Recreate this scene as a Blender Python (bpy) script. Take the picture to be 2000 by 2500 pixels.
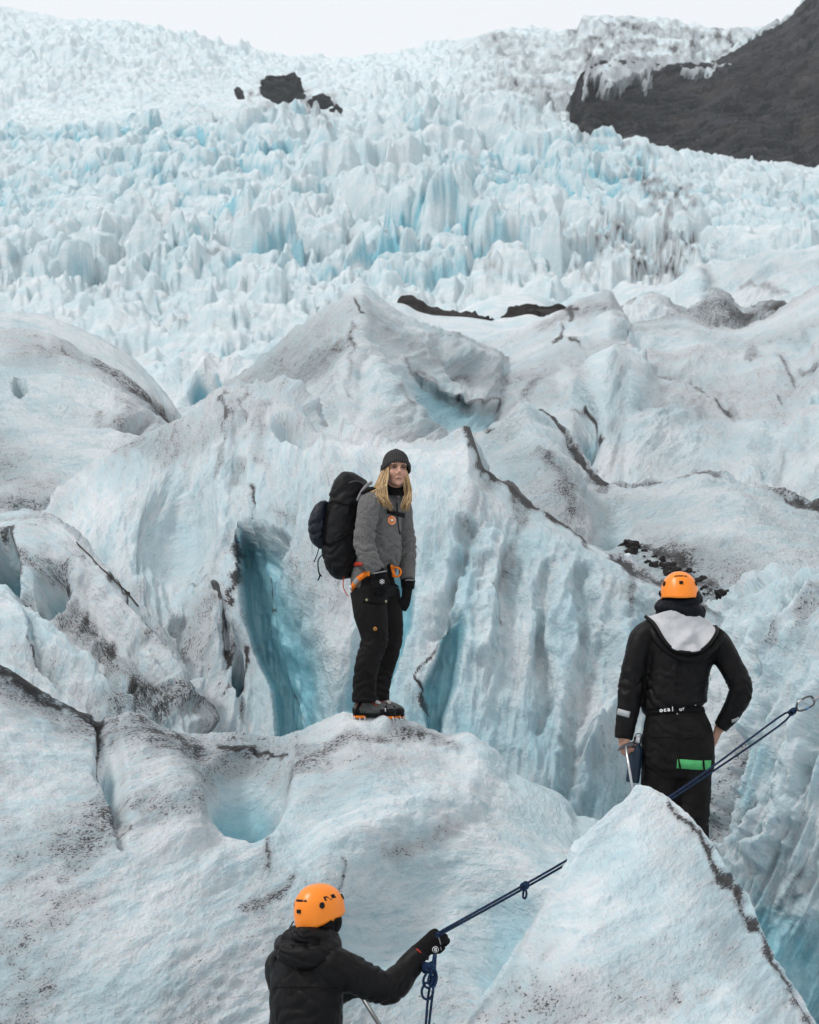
import bpy, bmesh, math, random
import numpy as np
from mathutils import Vector, Matrix, Euler

random.seed(7)
np.random.seed(7)
scene = bpy.context.scene
COL = scene.collection
for _o in list(bpy.data.objects):
    bpy.data.objects.remove(_o, do_unlink=True)

# ---------------------------------------------------------------- camera
# the photograph is 2000 x 2500; distances below are metres, eye level is z = 0
FPX = 5800.0                                   # focal length in photograph pixels
PITCH = math.atan(650.0 / FPX)                 # the camera looks up a little
cam_d = bpy.data.cameras.new('camera')
cam = bpy.data.objects.new('camera', cam_d)
COL.objects.link(cam)
cam_d.sensor_fit = 'VERTICAL'
cam_d.sensor_height = 30.0
cam_d.lens = 30.0 * FPX / 2500.0
cam_d.clip_start = 0.2
cam_d.clip_end = 20000.0
cam_d.dof.use_dof = True
cam_d.dof.focus_distance = 15.2
cam_d.dof.aperture_fstop = 6.3
cam.location = (0, 0, 0)
cam.rotation_euler = (math.radians(90) + PITCH, 0, 0)
scene.camera = cam

# ---------------------------------------------------------------- sky, sun, exposure
SUN_EL, SUN_AZ = math.radians(52), math.radians(-112)      # azimuth clockwise from +Y
world = bpy.data.worlds.new('World')
scene.world = world
world.use_nodes = True
wn, wl = world.node_tree.nodes, world.node_tree.links
wn.clear()
w_out = wn.new('ShaderNodeOutputWorld')
w_bg = wn.new('ShaderNodeBackground')
w_bg.inputs['Strength'].default_value = 0.1
w_sky = wn.new('ShaderNodeTexSky')
w_sky.sky_type = 'NISHITA'
w_sky.sun_disc = False
w_sky.sun_elevation = SUN_EL
w_sky.sun_rotation = SUN_AZ
w_sky.dust_density = 4.0
w_mix = wn.new('ShaderNodeMix')
w_mix.data_type = 'RGBA'
w_mix.inputs['Factor'].default_value = 0.9                 # closed white cloud over the blue
w_mix.inputs['B'].default_value = (9.5, 9.75, 10.0, 1)
wl.new(w_sky.outputs['Color'], w_mix.inputs['A'])
wl.new(w_mix.outputs['Result'], w_bg.inputs['Color'])
wl.new(w_bg.outputs['Background'], w_out.inputs['Surface'])

sun_d = bpy.data.lights.new('sun', 'SUN')
sun_d.energy = 1.5
sun_d.angle = math.radians(12)
sun_d.color = (1.0, 0.985, 0.96)
sun = bpy.data.objects.new('sun', sun_d)
COL.objects.link(sun)
_sd = Vector((math.sin(SUN_AZ) * math.cos(SUN_EL), math.cos(SUN_AZ) * math.cos(SUN_EL), math.sin(SUN_EL)))
sun.rotation_euler = _sd.to_track_quat('Z', 'Y').to_euler()
sun.location = (-8, -6, 20)

scene.view_settings.view_transform = 'Standard'
scene.view_settings.look = 'None'
scene.view_settings.exposure = 0.04
scene.view_settings.gamma = 1.0
scene.view_settings.use_curve_mapping = False
scene.cycles.use_denoising = True
scene.cycles.max_bounces = 8
scene.cycles.diffuse_bounces = 4
scene.cycles.volume_bounces = 2
scene.cycles.use_adaptive_sampling = True
scene.cycles.adaptive_threshold = 0.02

# ---------------------------------------------------------------- helpers
CP, SP = math.cos(PITCH), math.sin(PITCH)


def P(px, py, Y):
    """photograph pixel and distance -> point in the place (arrays allowed)"""
    a = (np.asarray(px, float) - 1000.0) / FPX
    b = (1250.0 - np.asarray(py, float)) / FPX
    dy = CP - b * SP
    dz = SP + b * CP
    t = np.asarray(Y, float) / dy
    return np.stack([a * t, np.broadcast_to(np.asarray(Y, float), np.shape(t)), dz * t], -1)


def V(px, py, Y):
    return Vector(P(px, py, Y).tolist())


def proj(p):
    d = p[..., 1] * CP + p[..., 2] * SP
    u = -p[..., 1] * SP + p[..., 2] * CP
    return 1000.0 + FPX * p[..., 0] / d, 1250.0 - FPX * u / d


def smooth(a, b, x):
    t = np.clip((x - a) / (b - a), 0, 1)
    return t * t * (3 - 2 * t)


def _hash(ix, iy, iz, seed):
    h = (ix.astype(np.int64) * 374761393 + iy.astype(np.int64) * 668265263 + iz.astype(np.int64) * 2147483647 + seed * 1274126177) & 0xffffffff
    h = ((h ^ (h >> 13)) * 1274126177) & 0xffffffff
    h = ((h ^ (h >> 16)) * 2246822519) & 0xffffffff
    h = h ^ (h >> 15)
    return (h & 0xffffff) / float(0xffffff)


def vnoise(x, y, z=None, seed=0):
    x = np.asarray(x, float); y = np.asarray(y, float)
    if z is None:
        x0 = np.floor(x); y0 = np.floor(y)
        fx = x - x0; fy = y - y0
        fx = fx * fx * fx * (fx * (fx * 6 - 15) + 10); fy = fy * fy * fy * (fy * (fy * 6 - 15) + 10)
        zz = np.zeros_like(x0)
        a = _hash(x0, y0, zz, seed); b = _hash(x0 + 1, y0, zz, seed)
        c = _hash(x0, y0 + 1, zz, seed); d = _hash(x0 + 1, y0 + 1, zz, seed)
        return ((a + (b - a) * fx) * (1 - fy) + (c + (d - c) * fx) * fy) * 2 - 1
    z = np.asarray(z, float)
    z0 = np.floor(z); fz = z - z0; fz = fz * fz * (3 - 2 * fz)
    x0 = np.floor(x); y0 = np.floor(y); fx = x - x0; fy = y - y0
    fx = fx * fx * (3 - 2 * fx); fy = fy * fy * (3 - 2 * fy)
    r = 0
    for dz, wz in ((0, 1 - fz), (1, fz)):
        a = _hash(x0, y0, z0 + dz, seed); b = _hash(x0 + 1, y0, z0 + dz, seed)
        c = _hash(x0, y0 + 1, z0 + dz, seed); d = _hash(x0 + 1, y0 + 1, z0 + dz, seed)
        r = r + wz * ((a + (b - a) * fx) * (1 - fy) + (c + (d - c) * fx) * fy)
    return r * 2 - 1


def fbm(x, y, z=None, octv=4, seed=0, gain=0.5, lac=2.03):
    s, a, f = 0.0, 1.0, 1.0
    for i in range(octv):
        s = s + a * vnoise(x * f + 11.3 * i, y * f - 7.1 * i, None if z is None else z * f + 3.7 * i, seed + i)
        a *= gain; f *= lac
    return s


def ridged(x, y, octv=4, seed=0, gain=0.5):
    s, a, f = 0.0, 1.0, 1.0
    for i in range(octv):
        s = s + a * (1 - 2 * np.abs(vnoise(x * f + 5.3 * i, y * f + 9.7 * i, None, seed + i)))
        a *= gain; f *= 2.07
    return s


def pchip(t, y, q):
    """monotone cubic through (t, y[k, ...]) at q; never overshoots the rows it is given"""
    t = np.asarray(t, float); y = np.asarray(y, float)
    h = np.diff(t); d = np.diff(y, axis=0) / h.reshape(-1, *([1] * (y.ndim - 1)))
    m = np.zeros_like(y)
    if len(t) > 2:
        w1 = (2 * h[1:] + h[:-1]).reshape(-1, *([1] * (y.ndim - 1)))
        w2 = (h[1:] + 2 * h[:-1]).reshape(-1, *([1] * (y.ndim - 1)))
        ok = d[:-1] * d[1:] > 0
        with np.errstate(divide='ignore', invalid='ignore'):
            mm = (w1 + w2) / (w1 / d[:-1] + w2 / d[1:])
        m[1:-1] = np.where(ok, mm, 0)
    m[0] = d[0]; m[-1] = d[-1]
    k = np.clip(np.searchsorted(t, q, side='right') - 1, 0, len(t) - 2)
    hh = h[k]; s = (q - t[k]) / hh
    sh = (-1,) + (1,) * (y.ndim - 1)
    s = s.reshape(sh); hh = hh.reshape(sh)
    return ((2 * s**3 - 3 * s**2 + 1) * y[k] + (s**3 - 2 * s**2 + s) * hh * m[k]
            + (-2 * s**3 + 3 * s**2) * y[k + 1] + (s**3 - s**2) * hh * m[k + 1])


def poly_dist(px, py, pts):
    """distance to a polyline, and how far along it (0..1)"""
    best = np.full(px.shape, 1e9); along = np.zeros(px.shape)
    n = len(pts) - 1
    if n == 0:
        return np.hypot(px - pts[0][0], py - pts[0][1]), along
    for i in range(n):
        ax, ay = pts[i][:2]; bx, by = pts[i + 1][:2]
        dx, dy = bx - ax, by - ay
        t = np.clip(((px - ax) * dx + (py - ay) * dy) / (dx * dx + dy * dy + 1e-9), 0, 1)
        d = np.hypot(px - ax - t * dx, py - ay - t * dy)
        m = d < best
        best = np.where(m, d, best); along = np.where(m, (i + t) / n, along)
    return best, along


def link_obj(name, data, parent=None):
    o = bpy.data.objects.new(name, data)
    COL.objects.link(o)
    if parent is not None:
        o.parent = parent
    return o


def tag(o, label=None, cat=None, group=None, kind=None):
    if label: o['label'] = label
    if cat: o['category'] = cat
    if group: o['group'] = group
    if kind: o['kind'] = kind
    return o


def grid_mesh(name, pts, attrs=None, uv=None, mat=None, shade=True):
    """pts (nv, nu, 3) -> quad sheet with float attributes"""
    nv, nu = pts.shape[:2]
    me = bpy.data.meshes.new(name)
    me.vertices.add(nv * nu)
    me.vertices.foreach_set('co', pts.reshape(-1).astype(np.float32))
    idx = np.arange(nv * nu).reshape(nv, nu)
    q = np.stack([idx[:-1, :-1], idx[1:, :-1], idx[1:, 1:], idx[:-1, 1:]], -1).reshape(-1, 4)
    nf = len(q)
    me.loops.add(nf * 4)
    me.loops.foreach_set('vertex_index', q.reshape(-1).astype(np.int32))
    me.polygons.add(nf)
    me.polygons.foreach_set('loop_start', (np.arange(nf) * 4).astype(np.int32))
    me.polygons.foreach_set('use_smooth', np.full(nf, shade))
    for k, a in (attrs or {}).items():
        at = me.attributes.new(k, 'FLOAT', 'POINT')
        at.data.foreach_set('value', np.broadcast_to(a, (nv, nu)).reshape(-1).astype(np.float32))
    if uv is not None:
        ul = me.uv_layers.new(name='UVMap')
        ul.data.foreach_set('uv', uv.reshape(-1, 2)[q.reshape(-1)].reshape(-1).astype(np.float32))
    me.update(calc_edges=True)
    if mat: me.materials.append(mat)
    return me


def grid_normals(p):
    n = np.cross(np.gradient(p, axis=0), np.gradient(p, axis=1))
    return n / np.maximum(np.linalg.norm(n, axis=-1, keepdims=True), 1e-9)

# ---------------------------------------------------------------- materials
class NT:
    """a few words for building node trees"""
    def __init__(self, name):
        self.m = bpy.data.materials.new(name)
        self.m.use_nodes = True
        self.t = self.m.node_tree
        self.b = self.t.nodes['Principled BSDF']
        self.out = self.t.nodes['Material Output']

    def n(self, kind, **kw):
        nd = self.t.nodes.new('ShaderNode' + kind)
        for k, v in kw.items():
            setattr(nd, k, v)
        return nd

    def link(self, a, b):
        self.t.links.new(a, b)

    def _in(self, sock, v):
        if isinstance(v, (int, float)):
            sock.default_value = v
        elif isinstance(v, (tuple, list)):
            sock.default_value = tuple(v) + ((1,) if len(v) == 3 and len(sock.default_value) == 4 else ())
        else:
            self.link(v, sock)

    def math(self, op, a, b=0.0, c=None, clamp=False):
        nd = self.n('Math', operation=op, use_clamp=clamp)
        self._in(nd.inputs[0], a); self._in(nd.inputs[1], b)
        if c is not None: self._in(nd.inputs[2], c)
        return nd.outputs[0]

    def step(self, x, a, b):
        nd = self.n('MapRange', interpolation_type='SMOOTHSTEP')
        self._in(nd.inputs['Value'], x)
        self._in(nd.inputs['From Min'], a); self._in(nd.inputs['From Max'], b)
        return nd.outputs['Result']

    def mix(self, f, a, b):
        nd = self.n('Mix', data_type='RGBA')
        self._in(nd.inputs['Factor'], f)
        self._in(nd.inputs['A'], a); self._in(nd.inputs['B'], b)
        return nd.outputs['Result']

    def attr(self, name):
        return self.n('Attribute', attribute_name=name).outputs['Fac']

    def coords(self, src, scale=(1, 1, 1), rot=0.0):
        mp = self.n('Mapping')
        mp.inputs['Scale'].default_value = scale
        mp.inputs['Rotation'].default_value = (0, 0, rot)
        if src == 'uv':
            self.link(self.n('UVMap').outputs[0], mp.inputs[0])
        elif src == 'pos':
            self.link(self.n('NewGeometry').outputs['Position'], mp.inputs[0])
        else:
            self.link(self.n('TexCoord').outputs['Object'], mp.inputs[0])
        return mp.outputs[0]

    def noise(self, vec, scale=1.0, detail=4.0, rough=0.55, dist=0.0):
        nd = self.n('TexNoise')
        self.link(vec, nd.inputs['Vector'])
        nd.inputs['Scale'].default_value = scale
        nd.inputs['Detail'].default_value = detail
        nd.inputs['Roughness'].default_value = rough
        nd.inputs['Distortion'].default_value = dist
        return nd.outputs['Fac']

    def bump(self, h, strength=0.5, dist=0.02, prev=None):
        nd = self.n('Bump')
        nd.inputs['Strength'].default_value = strength
        nd.inputs['Distance'].default_value = dist
        self.link(h, nd.inputs['Height'])
        if prev is not None: self.link(prev, nd.inputs['Normal'])
        return nd.outputs[0]

    def done(self, color=None, rough=None, normal=None, **kw):
        if color is not None: self._in(self.b.inputs['Base Color'], color)
        if rough is not None: self._in(self.b.inputs['Roughness'], rough)
        if normal is not None: self.link(normal, self.b.inputs['Normal'])
        for k, v in kw.items():
            self._in(self.b.inputs[k.replace('_', ' ')], v)
        return self.m


def make_ice(name, crust=(0.695, 0.725, 0.745), pale=(0.465, 0.59, 0.635), blue=(0.225, 0.465, 0.54), speck=1.0, bump=0.7, sss=0.0, bumpd=0.07):
    """glacier ice: white weathered crust, clear blue ice where it is washed clean ('blue'), ash and grit ('dirt')"""
    t = NT(name)
    uv1 = t.coords('uv', (2.4, 7.0, 1))
    uv2 = t.coords('uv', (9.0, 21.0, 1))
    uv3 = t.coords('uv', (52.0, 105.0, 1))
    uvb = t.coords('uv', (1.0, 1.0, 1))
    st = t.noise(uv1, 1.0, 6, 0.6, 0.6)
    st2 = t.noise(uv2, 1.0, 5, 0.62, 0.4)
    fine = t.noise(uv3, 1.0, 4, 0.7)
    big = t.noise(uvb, 0.9, 5, 0.55, 0.3)
    grain = t.noise(uvb, 38.0, 4, 0.65)
    cup = t.noise(t.coords('uv', (7.0, 12.0, 1)), 1.0, 3, 0.55, 0.8)
    dirt, bl = t.attr('dirt'), t.attr('blue')
    # crust against pale ice
    cr = t.math('ADD', t.math('MULTIPLY', st, 0.55), t.math('MULTIPLY', st2, 0.45))
    cr = t.math('ADD', cr, t.math('MULTIPLY', t.math('SUBTRACT', big, 0.5), 0.7))
    crm = t.step(cr, 0.34, 0.66)
    crm = t.math('MULTIPLY', crm, t.math('SUBTRACT', 1.0, t.math('MULTIPLY', bl, 0.75)), clamp=True)
    col = t.mix(crm, pale, crust)
    blm = t.step(t.math('ADD', bl, t.math('MULTIPLY', t.math('SUBTRACT', st, 0.5), 0.35)), 0.15, 0.95)
    col = t.mix(blm, col, blue)
    # thin grey film of ash, then grit
    dm = t.math('ADD', dirt, t.math('MULTIPLY', t.math('SUBTRACT', t.math('ADD', t.math('MULTIPLY', st, 0.6), t.math('MULTIPLY', st2, 0.4)), 0.5), 1.1))
    film = t.math('MULTIPLY', t.step(dm, 0.05, 1.0), 0.58)
    col = t.mix(film, col, (0.205, 0.203, 0.215))
    sp = t.math('ADD', t.math('MULTIPLY', fine, 0.74), t.math('MULTIPLY', st2, 0.26))
    thr = t.math('SUBTRACT', 0.664, t.math('MULTIPLY', t.math('MAXIMUM', dm, 0.0), 0.165 * speck))
    spk = t.math('MULTIPLY', t.step(t.math('SUBTRACT', sp, thr), 0.0, 0.05), 0.92)
    col = t.mix(spk, col, (0.030, 0.028, 0.029))
    heavy = t.step(t.math('ADD', dirt, t.math('MULTIPLY', t.math('SUBTRACT', t.noise(uvb, 22.0, 7, 0.75), 0.5), 2.6)), 1.15, 1.75)
    col = t.mix(heavy, col, (0.030, 0.028, 0.029))
    r = t.math('SUBTRACT', t.math('ADD', 0.36, t.math('MULTIPLY', big, 0.32)), t.math('MULTIPLY', blm, 0.28))
    h = t.math('ADD', t.math('ADD', t.math('MULTIPLY', st2, 0.6), t.math('MULTIPLY', grain, 0.60)), t.math('MULTIPLY', cup, 0.7))
    h = t.math('MULTIPLY', h, t.math('SUBTRACT', 1.0, t.math('MULTIPLY', blm, 0.8)))
    nrm = t.bump(h, bump, bumpd)
    m = t.done(col, r, nrm, Specular_IOR_Level=0.4)
    if sss > 0:
        t.b.inputs['Subsurface Weight'].default_value = sss
        t.b.inputs['Subsurface Radius'].default_value = (0.25, 0.7, 1.0)
        t.b.inputs['Subsurface Scale'].default_value = 0.12
    return m


ICE = make_ice('glacier_ice', sss=0.25)
ICE_MID = make_ice('glacier_ice_mid', bumpd=0.17)
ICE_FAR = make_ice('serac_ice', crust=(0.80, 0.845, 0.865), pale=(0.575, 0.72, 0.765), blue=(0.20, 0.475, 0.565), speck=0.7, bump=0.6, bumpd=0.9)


def make_rock(name, c1=(0.020, 0.018, 0.018), c2=(0.055, 0.048, 0.047), scale=1.0, bumpd=0.1, pale=0.0):
    t = NT(name)
    p = t.coords('pos', (scale, scale, scale * 1.8))
    a = t.noise(p, 1.0, 8, 0.65, 0.5)
    b = t.noise(p, 6.0, 6, 0.7)
    col = t.mix(t.step(a, 0.35, 0.68), c1, c2)
    if pale > 0:
        col = t.mix(t.math('MULTIPLY', t.step(b, 0.55, 0.8), pale), col, (0.22, 0.21, 0.215))
    return t.done(col, 0.85, t.bump(t.math('ADD', a, b), 0.8, bumpd), Specular_IOR_Level=0.2)


ROCK_NEAR = make_rock('dark_debris', scale=9.0, bumpd=0.03)
def make_cliff(name):
    """layered dark lava rock: ledges along the beds, brown and grey bands, pale wet streaks"""
    t = NT(name)
    bed = t.noise(t.coords('uv', (0.05, 0.30, 1)), 1.0, 8, 0.70, 0.8)
    fine = t.noise(t.coords('uv', (0.25, 0.8, 1)), 1.0, 7, 0.72, 0.4)
    patch_ = t.noise(t.coords('uv', (0.04, 0.06, 1)), 1.0, 4, 0.6)
    run = t.noise(t.coords('pos', (0.5, 0.5, 0.10)), 1.0, 5, 0.6)
    col = t.mix(t.step(bed, 0.38, 0.66), (0.006, 0.0062, 0.0085), (0.070, 0.070, 0.082))
    col = t.mix(t.math('MULTIPLY', t.step(patch_, 0.5, 0.75), 0.55), col, (0.125, 0.098, 0.088))
    col = t.mix(t.math('MULTIPLY', t.step(t.math('MULTIPLY', run, fine), 0.31, 0.46), 0.5), col, (0.26, 0.26, 0.27))
    return t.done(col, 0.8, t.bump(t.math('ADD', bed, t.math('MULTIPLY', fine, 0.5)), 1.0, 3.0), Specular_IOR_Level=0.2)


ROCK_FAR = make_cliff('dark_cliff_rock')
ROCK_ICY = make_rock('ice_streaked_rock', c1=(0.026, 0.025, 0.028), c2=(0.075, 0.070, 0.075), scale=0.35, bumpd=1.0, pale=1.0)

# ---------------------------------------------------------------- glacier ice, built ridge by ridge
def near_line(px, py, pts, w, front):
    x = [p[0] for p in pts]; y = [p[1] for p in pts]
    return (px > min(x) - w) & (px < max(x) + w) & (py > min(y) - w) & (py < max(y) + w) & (front > 0)


def sheet(name, rows, crest, step=3.6, streak=0.0, uvs=1.0, feats=(), strokes=(), mat=None, noise=(), back_n=10,
          jag=0.0, seed=1, dirt0=0.0, blue0=0.0, blue_fn=None, crest_dirt=0.0, crest_dirt_w=30.0, steep_blue=0.0, sharp=None, coarse_y=2480, crest_line=(), uv_world=False):
    """One ridge of ice. rows run back foot -> crest -> front foot; every row is a list of (px, py, distance) from left to right.
    The front is as deep as its distances say; the back falls away behind the crest."""
    rw, tl = [], []
    for r in rows:
        a = np.array(r, float)
        w = P(a[:, 0], a[:, 1], a[:, 2])
        rw.append(w); tl.append(a)
    L = max(np.abs(np.diff(tl[crest][:, 0])).sum() + np.abs(np.diff(tl[crest][:, 1])).sum() * 0.6, 100)
    nu = int(L / step)
    q = np.linspace(0, 1, nu)
    R = []
    for w, a in zip(rw, tl):
        if a.shape[1] > 3:
            t = a[:, 3]
        else:
            c = np.hypot(np.diff(a[:, 0]), np.diff(a[:, 1])) + np.abs(np.diff(a[:, 2])) * 4
            t = np.concatenate([[0], np.cumsum(c)]); t /= t[-1]
        R.append(pchip(t, w, q))
    R = np.array(R)                                         # (rows, nu, 3)
    tk = list(range(len(rows)))
    if sharp:                                               # knife edge: hold the slopes straight up to the crest
        k = crest
        R = np.concatenate([R[:k], [R[k] * (1 - sharp) + R[k - 1] * sharp], R[k:k + 1], [R[k] * (1 - sharp) + R[k + 1] * sharp], R[k + 1:]])
        tk = tk[:k] + [k - sharp, k, k + sharp] + tk[k + 1:]
    # rows -> fine grid
    vs = []
    for k in range(len(tk) - 1):
        if tk[k] < crest - (sharp or 0) - 0.01:
            n = back_n
        else:
            x0, y0 = proj(R[k]); x1, y1 = proj(R[k + 1])
            far_off = np.percentile(np.minimum(y0, y1), 30) > coarse_y
            n = max(3, int(np.percentile(np.hypot(x1 - x0, y1 - y0), 80) / step / (6 if far_off else 1)))
        vs.append(tk[k] + (tk[k + 1] - tk[k]) * np.arange(n) / n)
    vs = np.concatenate(vs + [[tk[-1]]])
    B = pchip(np.array(tk, float), R, vs)
    nv = len(vs)
    N = grid_normals(B)
    px, py = proj(B)
    front = smooth(crest - 0.08, crest + 0.02, vs)[:, None] * np.ones((1, nu))
    below = np.clip(vs - crest, 0, None)[:, None] * np.ones((1, nu))
    # metric coordinates on the surface
    du = np.linalg.norm(np.diff(B, axis=1), axis=-1).mean(0)
    dv = np.linalg.norm(np.diff(B, axis=0), axis=-1).mean(1)
    U = np.concatenate([[0], np.cumsum(du)])[None, :] * np.ones((nv, 1))
    W = np.concatenate([[0], np.cumsum(dv)])[:, None] * np.ones((1, nu))
    if uv_world:
        U = B[..., 0].copy(); W = -1.15 * B[..., 2]
    ca, sa = math.cos(streak), math.sin(streak)
    S = U * ca - W * sa; T = U * sa + W * ca                # S runs along the streaks
    disp = np.zeros((nv, nu))
    dirt = np.full((nv, nu), dirt0); blue = np.full((nv, nu), blue0)
    dirt = dirt * (1 + 0.9 * fbm(U * uvs / 1.7, W * uvs / 1.2, None, 3, seed + 90)) 
    # big shapes first: hollows, bulges, grooves
    wx = px + 10 * fbm(px / 45, py / 45, None, 3, seed + 50); wy = py + 10 * fbm(px / 45 + 40, py / 45, None, 3, seed + 60)
    off = np.zeros((nv, nu, 3))
    for f in feats:
        kind = f[0]
        if kind == 'dent':                                   # hollow: cx, cy, rx, ry, rotation, depth m, steepness, (blue, direction)
            _, cx, cy, rx, ry, rot, dep, pw = f[:8]
            c, s = math.cos(rot), math.sin(rot)
            ax = ((px - cx) * c + (py - cy) * s) / rx; ay = (-(px - cx) * s + (py - cy) * c) / ry
            r2 = np.clip(ax * ax + ay * ay, 0, 1)
            a = (1 - r2 ** pw) ** 2 * front
            if len(f) > 9:
                off += a[..., None] * dep * np.array(f[9])
            else:
                disp -= dep * a
            if len(f) > 8 and f[8]:
                blue += f[8] * smooth(0.25, 0.85, a); dirt -= smooth(0.2, 0.7, a)
        elif kind == 'line':                                 # groove (<0) or ridge (>0): points, width px, height m, profile power
            _, pts, w, hgt = f[:4]
            m = near_line(wx, wy, pts, w, front)
            d, al = poly_dist(wx[m], wy[m], pts)
            a = np.clip(1 - d / w, 0, 1)
            disp[m] += hgt * a * a * (3 - 2 * a) * front[m]
        elif kind == 'shift':                                # push a region bodily: polygon-ish mask function
            off += f[1](px, py)[..., None] * front[..., None] * np.array(f[2])
    # ice relief: (scale along, scale across, height, octaves, ridged?)
    for i, nz in enumerate(noise):
        sl, sc_, h, oc, rg = nz[:5]
        fn = (ridged(S / sl, T / sc_, oc, seed + 7 * i) * 0.6 if rg else fbm(S / sl, T / sc_, None, oc, seed + 7 * i))
        k = 1.0 if len(nz) < 6 else (smooth(0.0, nz[5], below) + (vs[:, None] < crest))
        disp += h * fn * k
    if jag:
        j = fbm(U / (jag * 6), U * 0 + 0.5, None, 4, seed + 3)
        near = np.exp(-((vs[:, None] - crest) / 0.12) ** 2)
        off[..., 2] += jag * j * near
    B2 = B + N * disp[..., None] + off
    # colour put on the ice: grit, clear blue ice, a hole's painted dark
    sw = 1 + 0.5 * fbm(px / 30, py / 30, None, 3, seed + 80)
    for st in strokes:
        kind, pts, w, amt = st[:4]
        m = near_line(wx, wy, pts, 2.2 * (w if not isinstance(w, (tuple, list)) else max(w)), front)
        d, al = poly_dist(wx[m], wy[m], pts)
        d = d * sw[m]
        ww = w if not isinstance(w, (tuple, list)) else np.interp(al, np.linspace(0, 1, len(w)), w)
        a = np.exp(-(1.55 * d / ww) ** 2) * front[m]
        if kind == 'dirt': dirt[m] += amt * a * (0.82 if np.max(w) > 22 else 1.0)
        elif kind == 'blue': blue[m] += amt * a
        elif kind == 'clean': dirt[m] *= 1 - amt * a
    if crest_line:                                          # thin grit line along the very edge
        ic = np.argmin(np.abs(vs - crest))
        yy = (py - py[ic][None, :]) * (1 + 0.5 * fbm(px / 14, py / 14, None, 2, seed + 31)); xc = px[ic][None, :] * np.ones_like(px)
        fr = (vs >= crest - 0.3)[:, None]
        for (x0, x1, w, amt) in crest_line:
            k = smooth(x0 - 15, x0 + 10, xc) * (1 - smooth(x1 - 10, x1 + 15, xc)) * fr
            ww = w * np.clip(1 + 0.8 * fbm(xc / 22, xc * 0, None, 3, seed + 32), 0.35, 2.2)
            dirt += amt * k * np.exp(-(np.clip(yy, -3, None) / ww) ** 2)
    if crest_dirt:
        yy = np.abs(py - py[np.argmin(np.abs(vs - crest))][None, :])
        dirt += crest_dirt * np.exp(-yy / crest_dirt_w) * (0.55 + 0.9 * fbm(U / 1.2, W / 1.2, None, 3, seed + 33))
    if steep_blue:
        Nz = grid_normals(B2)[..., 2]
        blue += steep_blue * smooth(0.45, -0.05, Nz)
    if blue_fn is not None:
        b_, d_ = blue_fn(px, py); blue = blue + b_ * front; dirt = dirt + d_ * front
    uv = np.stack([S * uvs, T * uvs], -1)
    me = grid_mesh(name, B2, {'dirt': np.clip(dirt, 0, 2), 'blue': np.clip(blue, 0, 1.2)}, uv, mat or ICE)
    o = link_obj(name, me)
    tag(o, kind='structure')
    SHEETS[name] = o
    return o


D = math.radians
SHEETS = {}

# --- foreground slope: the ridge the woman stands on, with its blue melt hollow
crestA = [(-260, 1570, 13.6), (-60, 1600, 13.8), (0, 1622, 13.9), (70, 1668, 14.0), (150, 1715, 14.15), (240, 1752, 14.35), (330, 1757, 14.6), (400, 1782, 14.8),
          (480, 1802, 15.0), (580, 1812, 15.1), (650, 1824, 15.2), (690, 1822, 15.2), (740, 1800, 15.2), (780, 1775, 15.15), (840, 1752, 15.05),
          (900, 1746, 15.0), (950, 1753, 15.0), (1010, 1764, 15.1), (1060, 1786, 15.1), (1110, 1806, 15.1), (1160, 1818, 15.1), (1215, 1850, 15.05), (1260, 1892, 15.0),
          (1330, 1930, 14.9), (1380, 1968, 14.8), (1400, 2005, 14.7), (1440, 2010, 14.6), (1520, 2060, 14.4), (1640, 2140, 14.2), (1740, 2200, 14.1), (1900, 2480, 14.0)]
def shiftrow(row, dx, dy, dY, xs=1.0, flat=None):
    out = []
    for r in row:
        y = r[1] + dy
        if flat is not None: y = r[1] * (1 - flat[1]) + flat[0] * flat[1] + dy
        out.append((r[0] * xs + dx, y, r[2] + dY))
    return out
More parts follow.
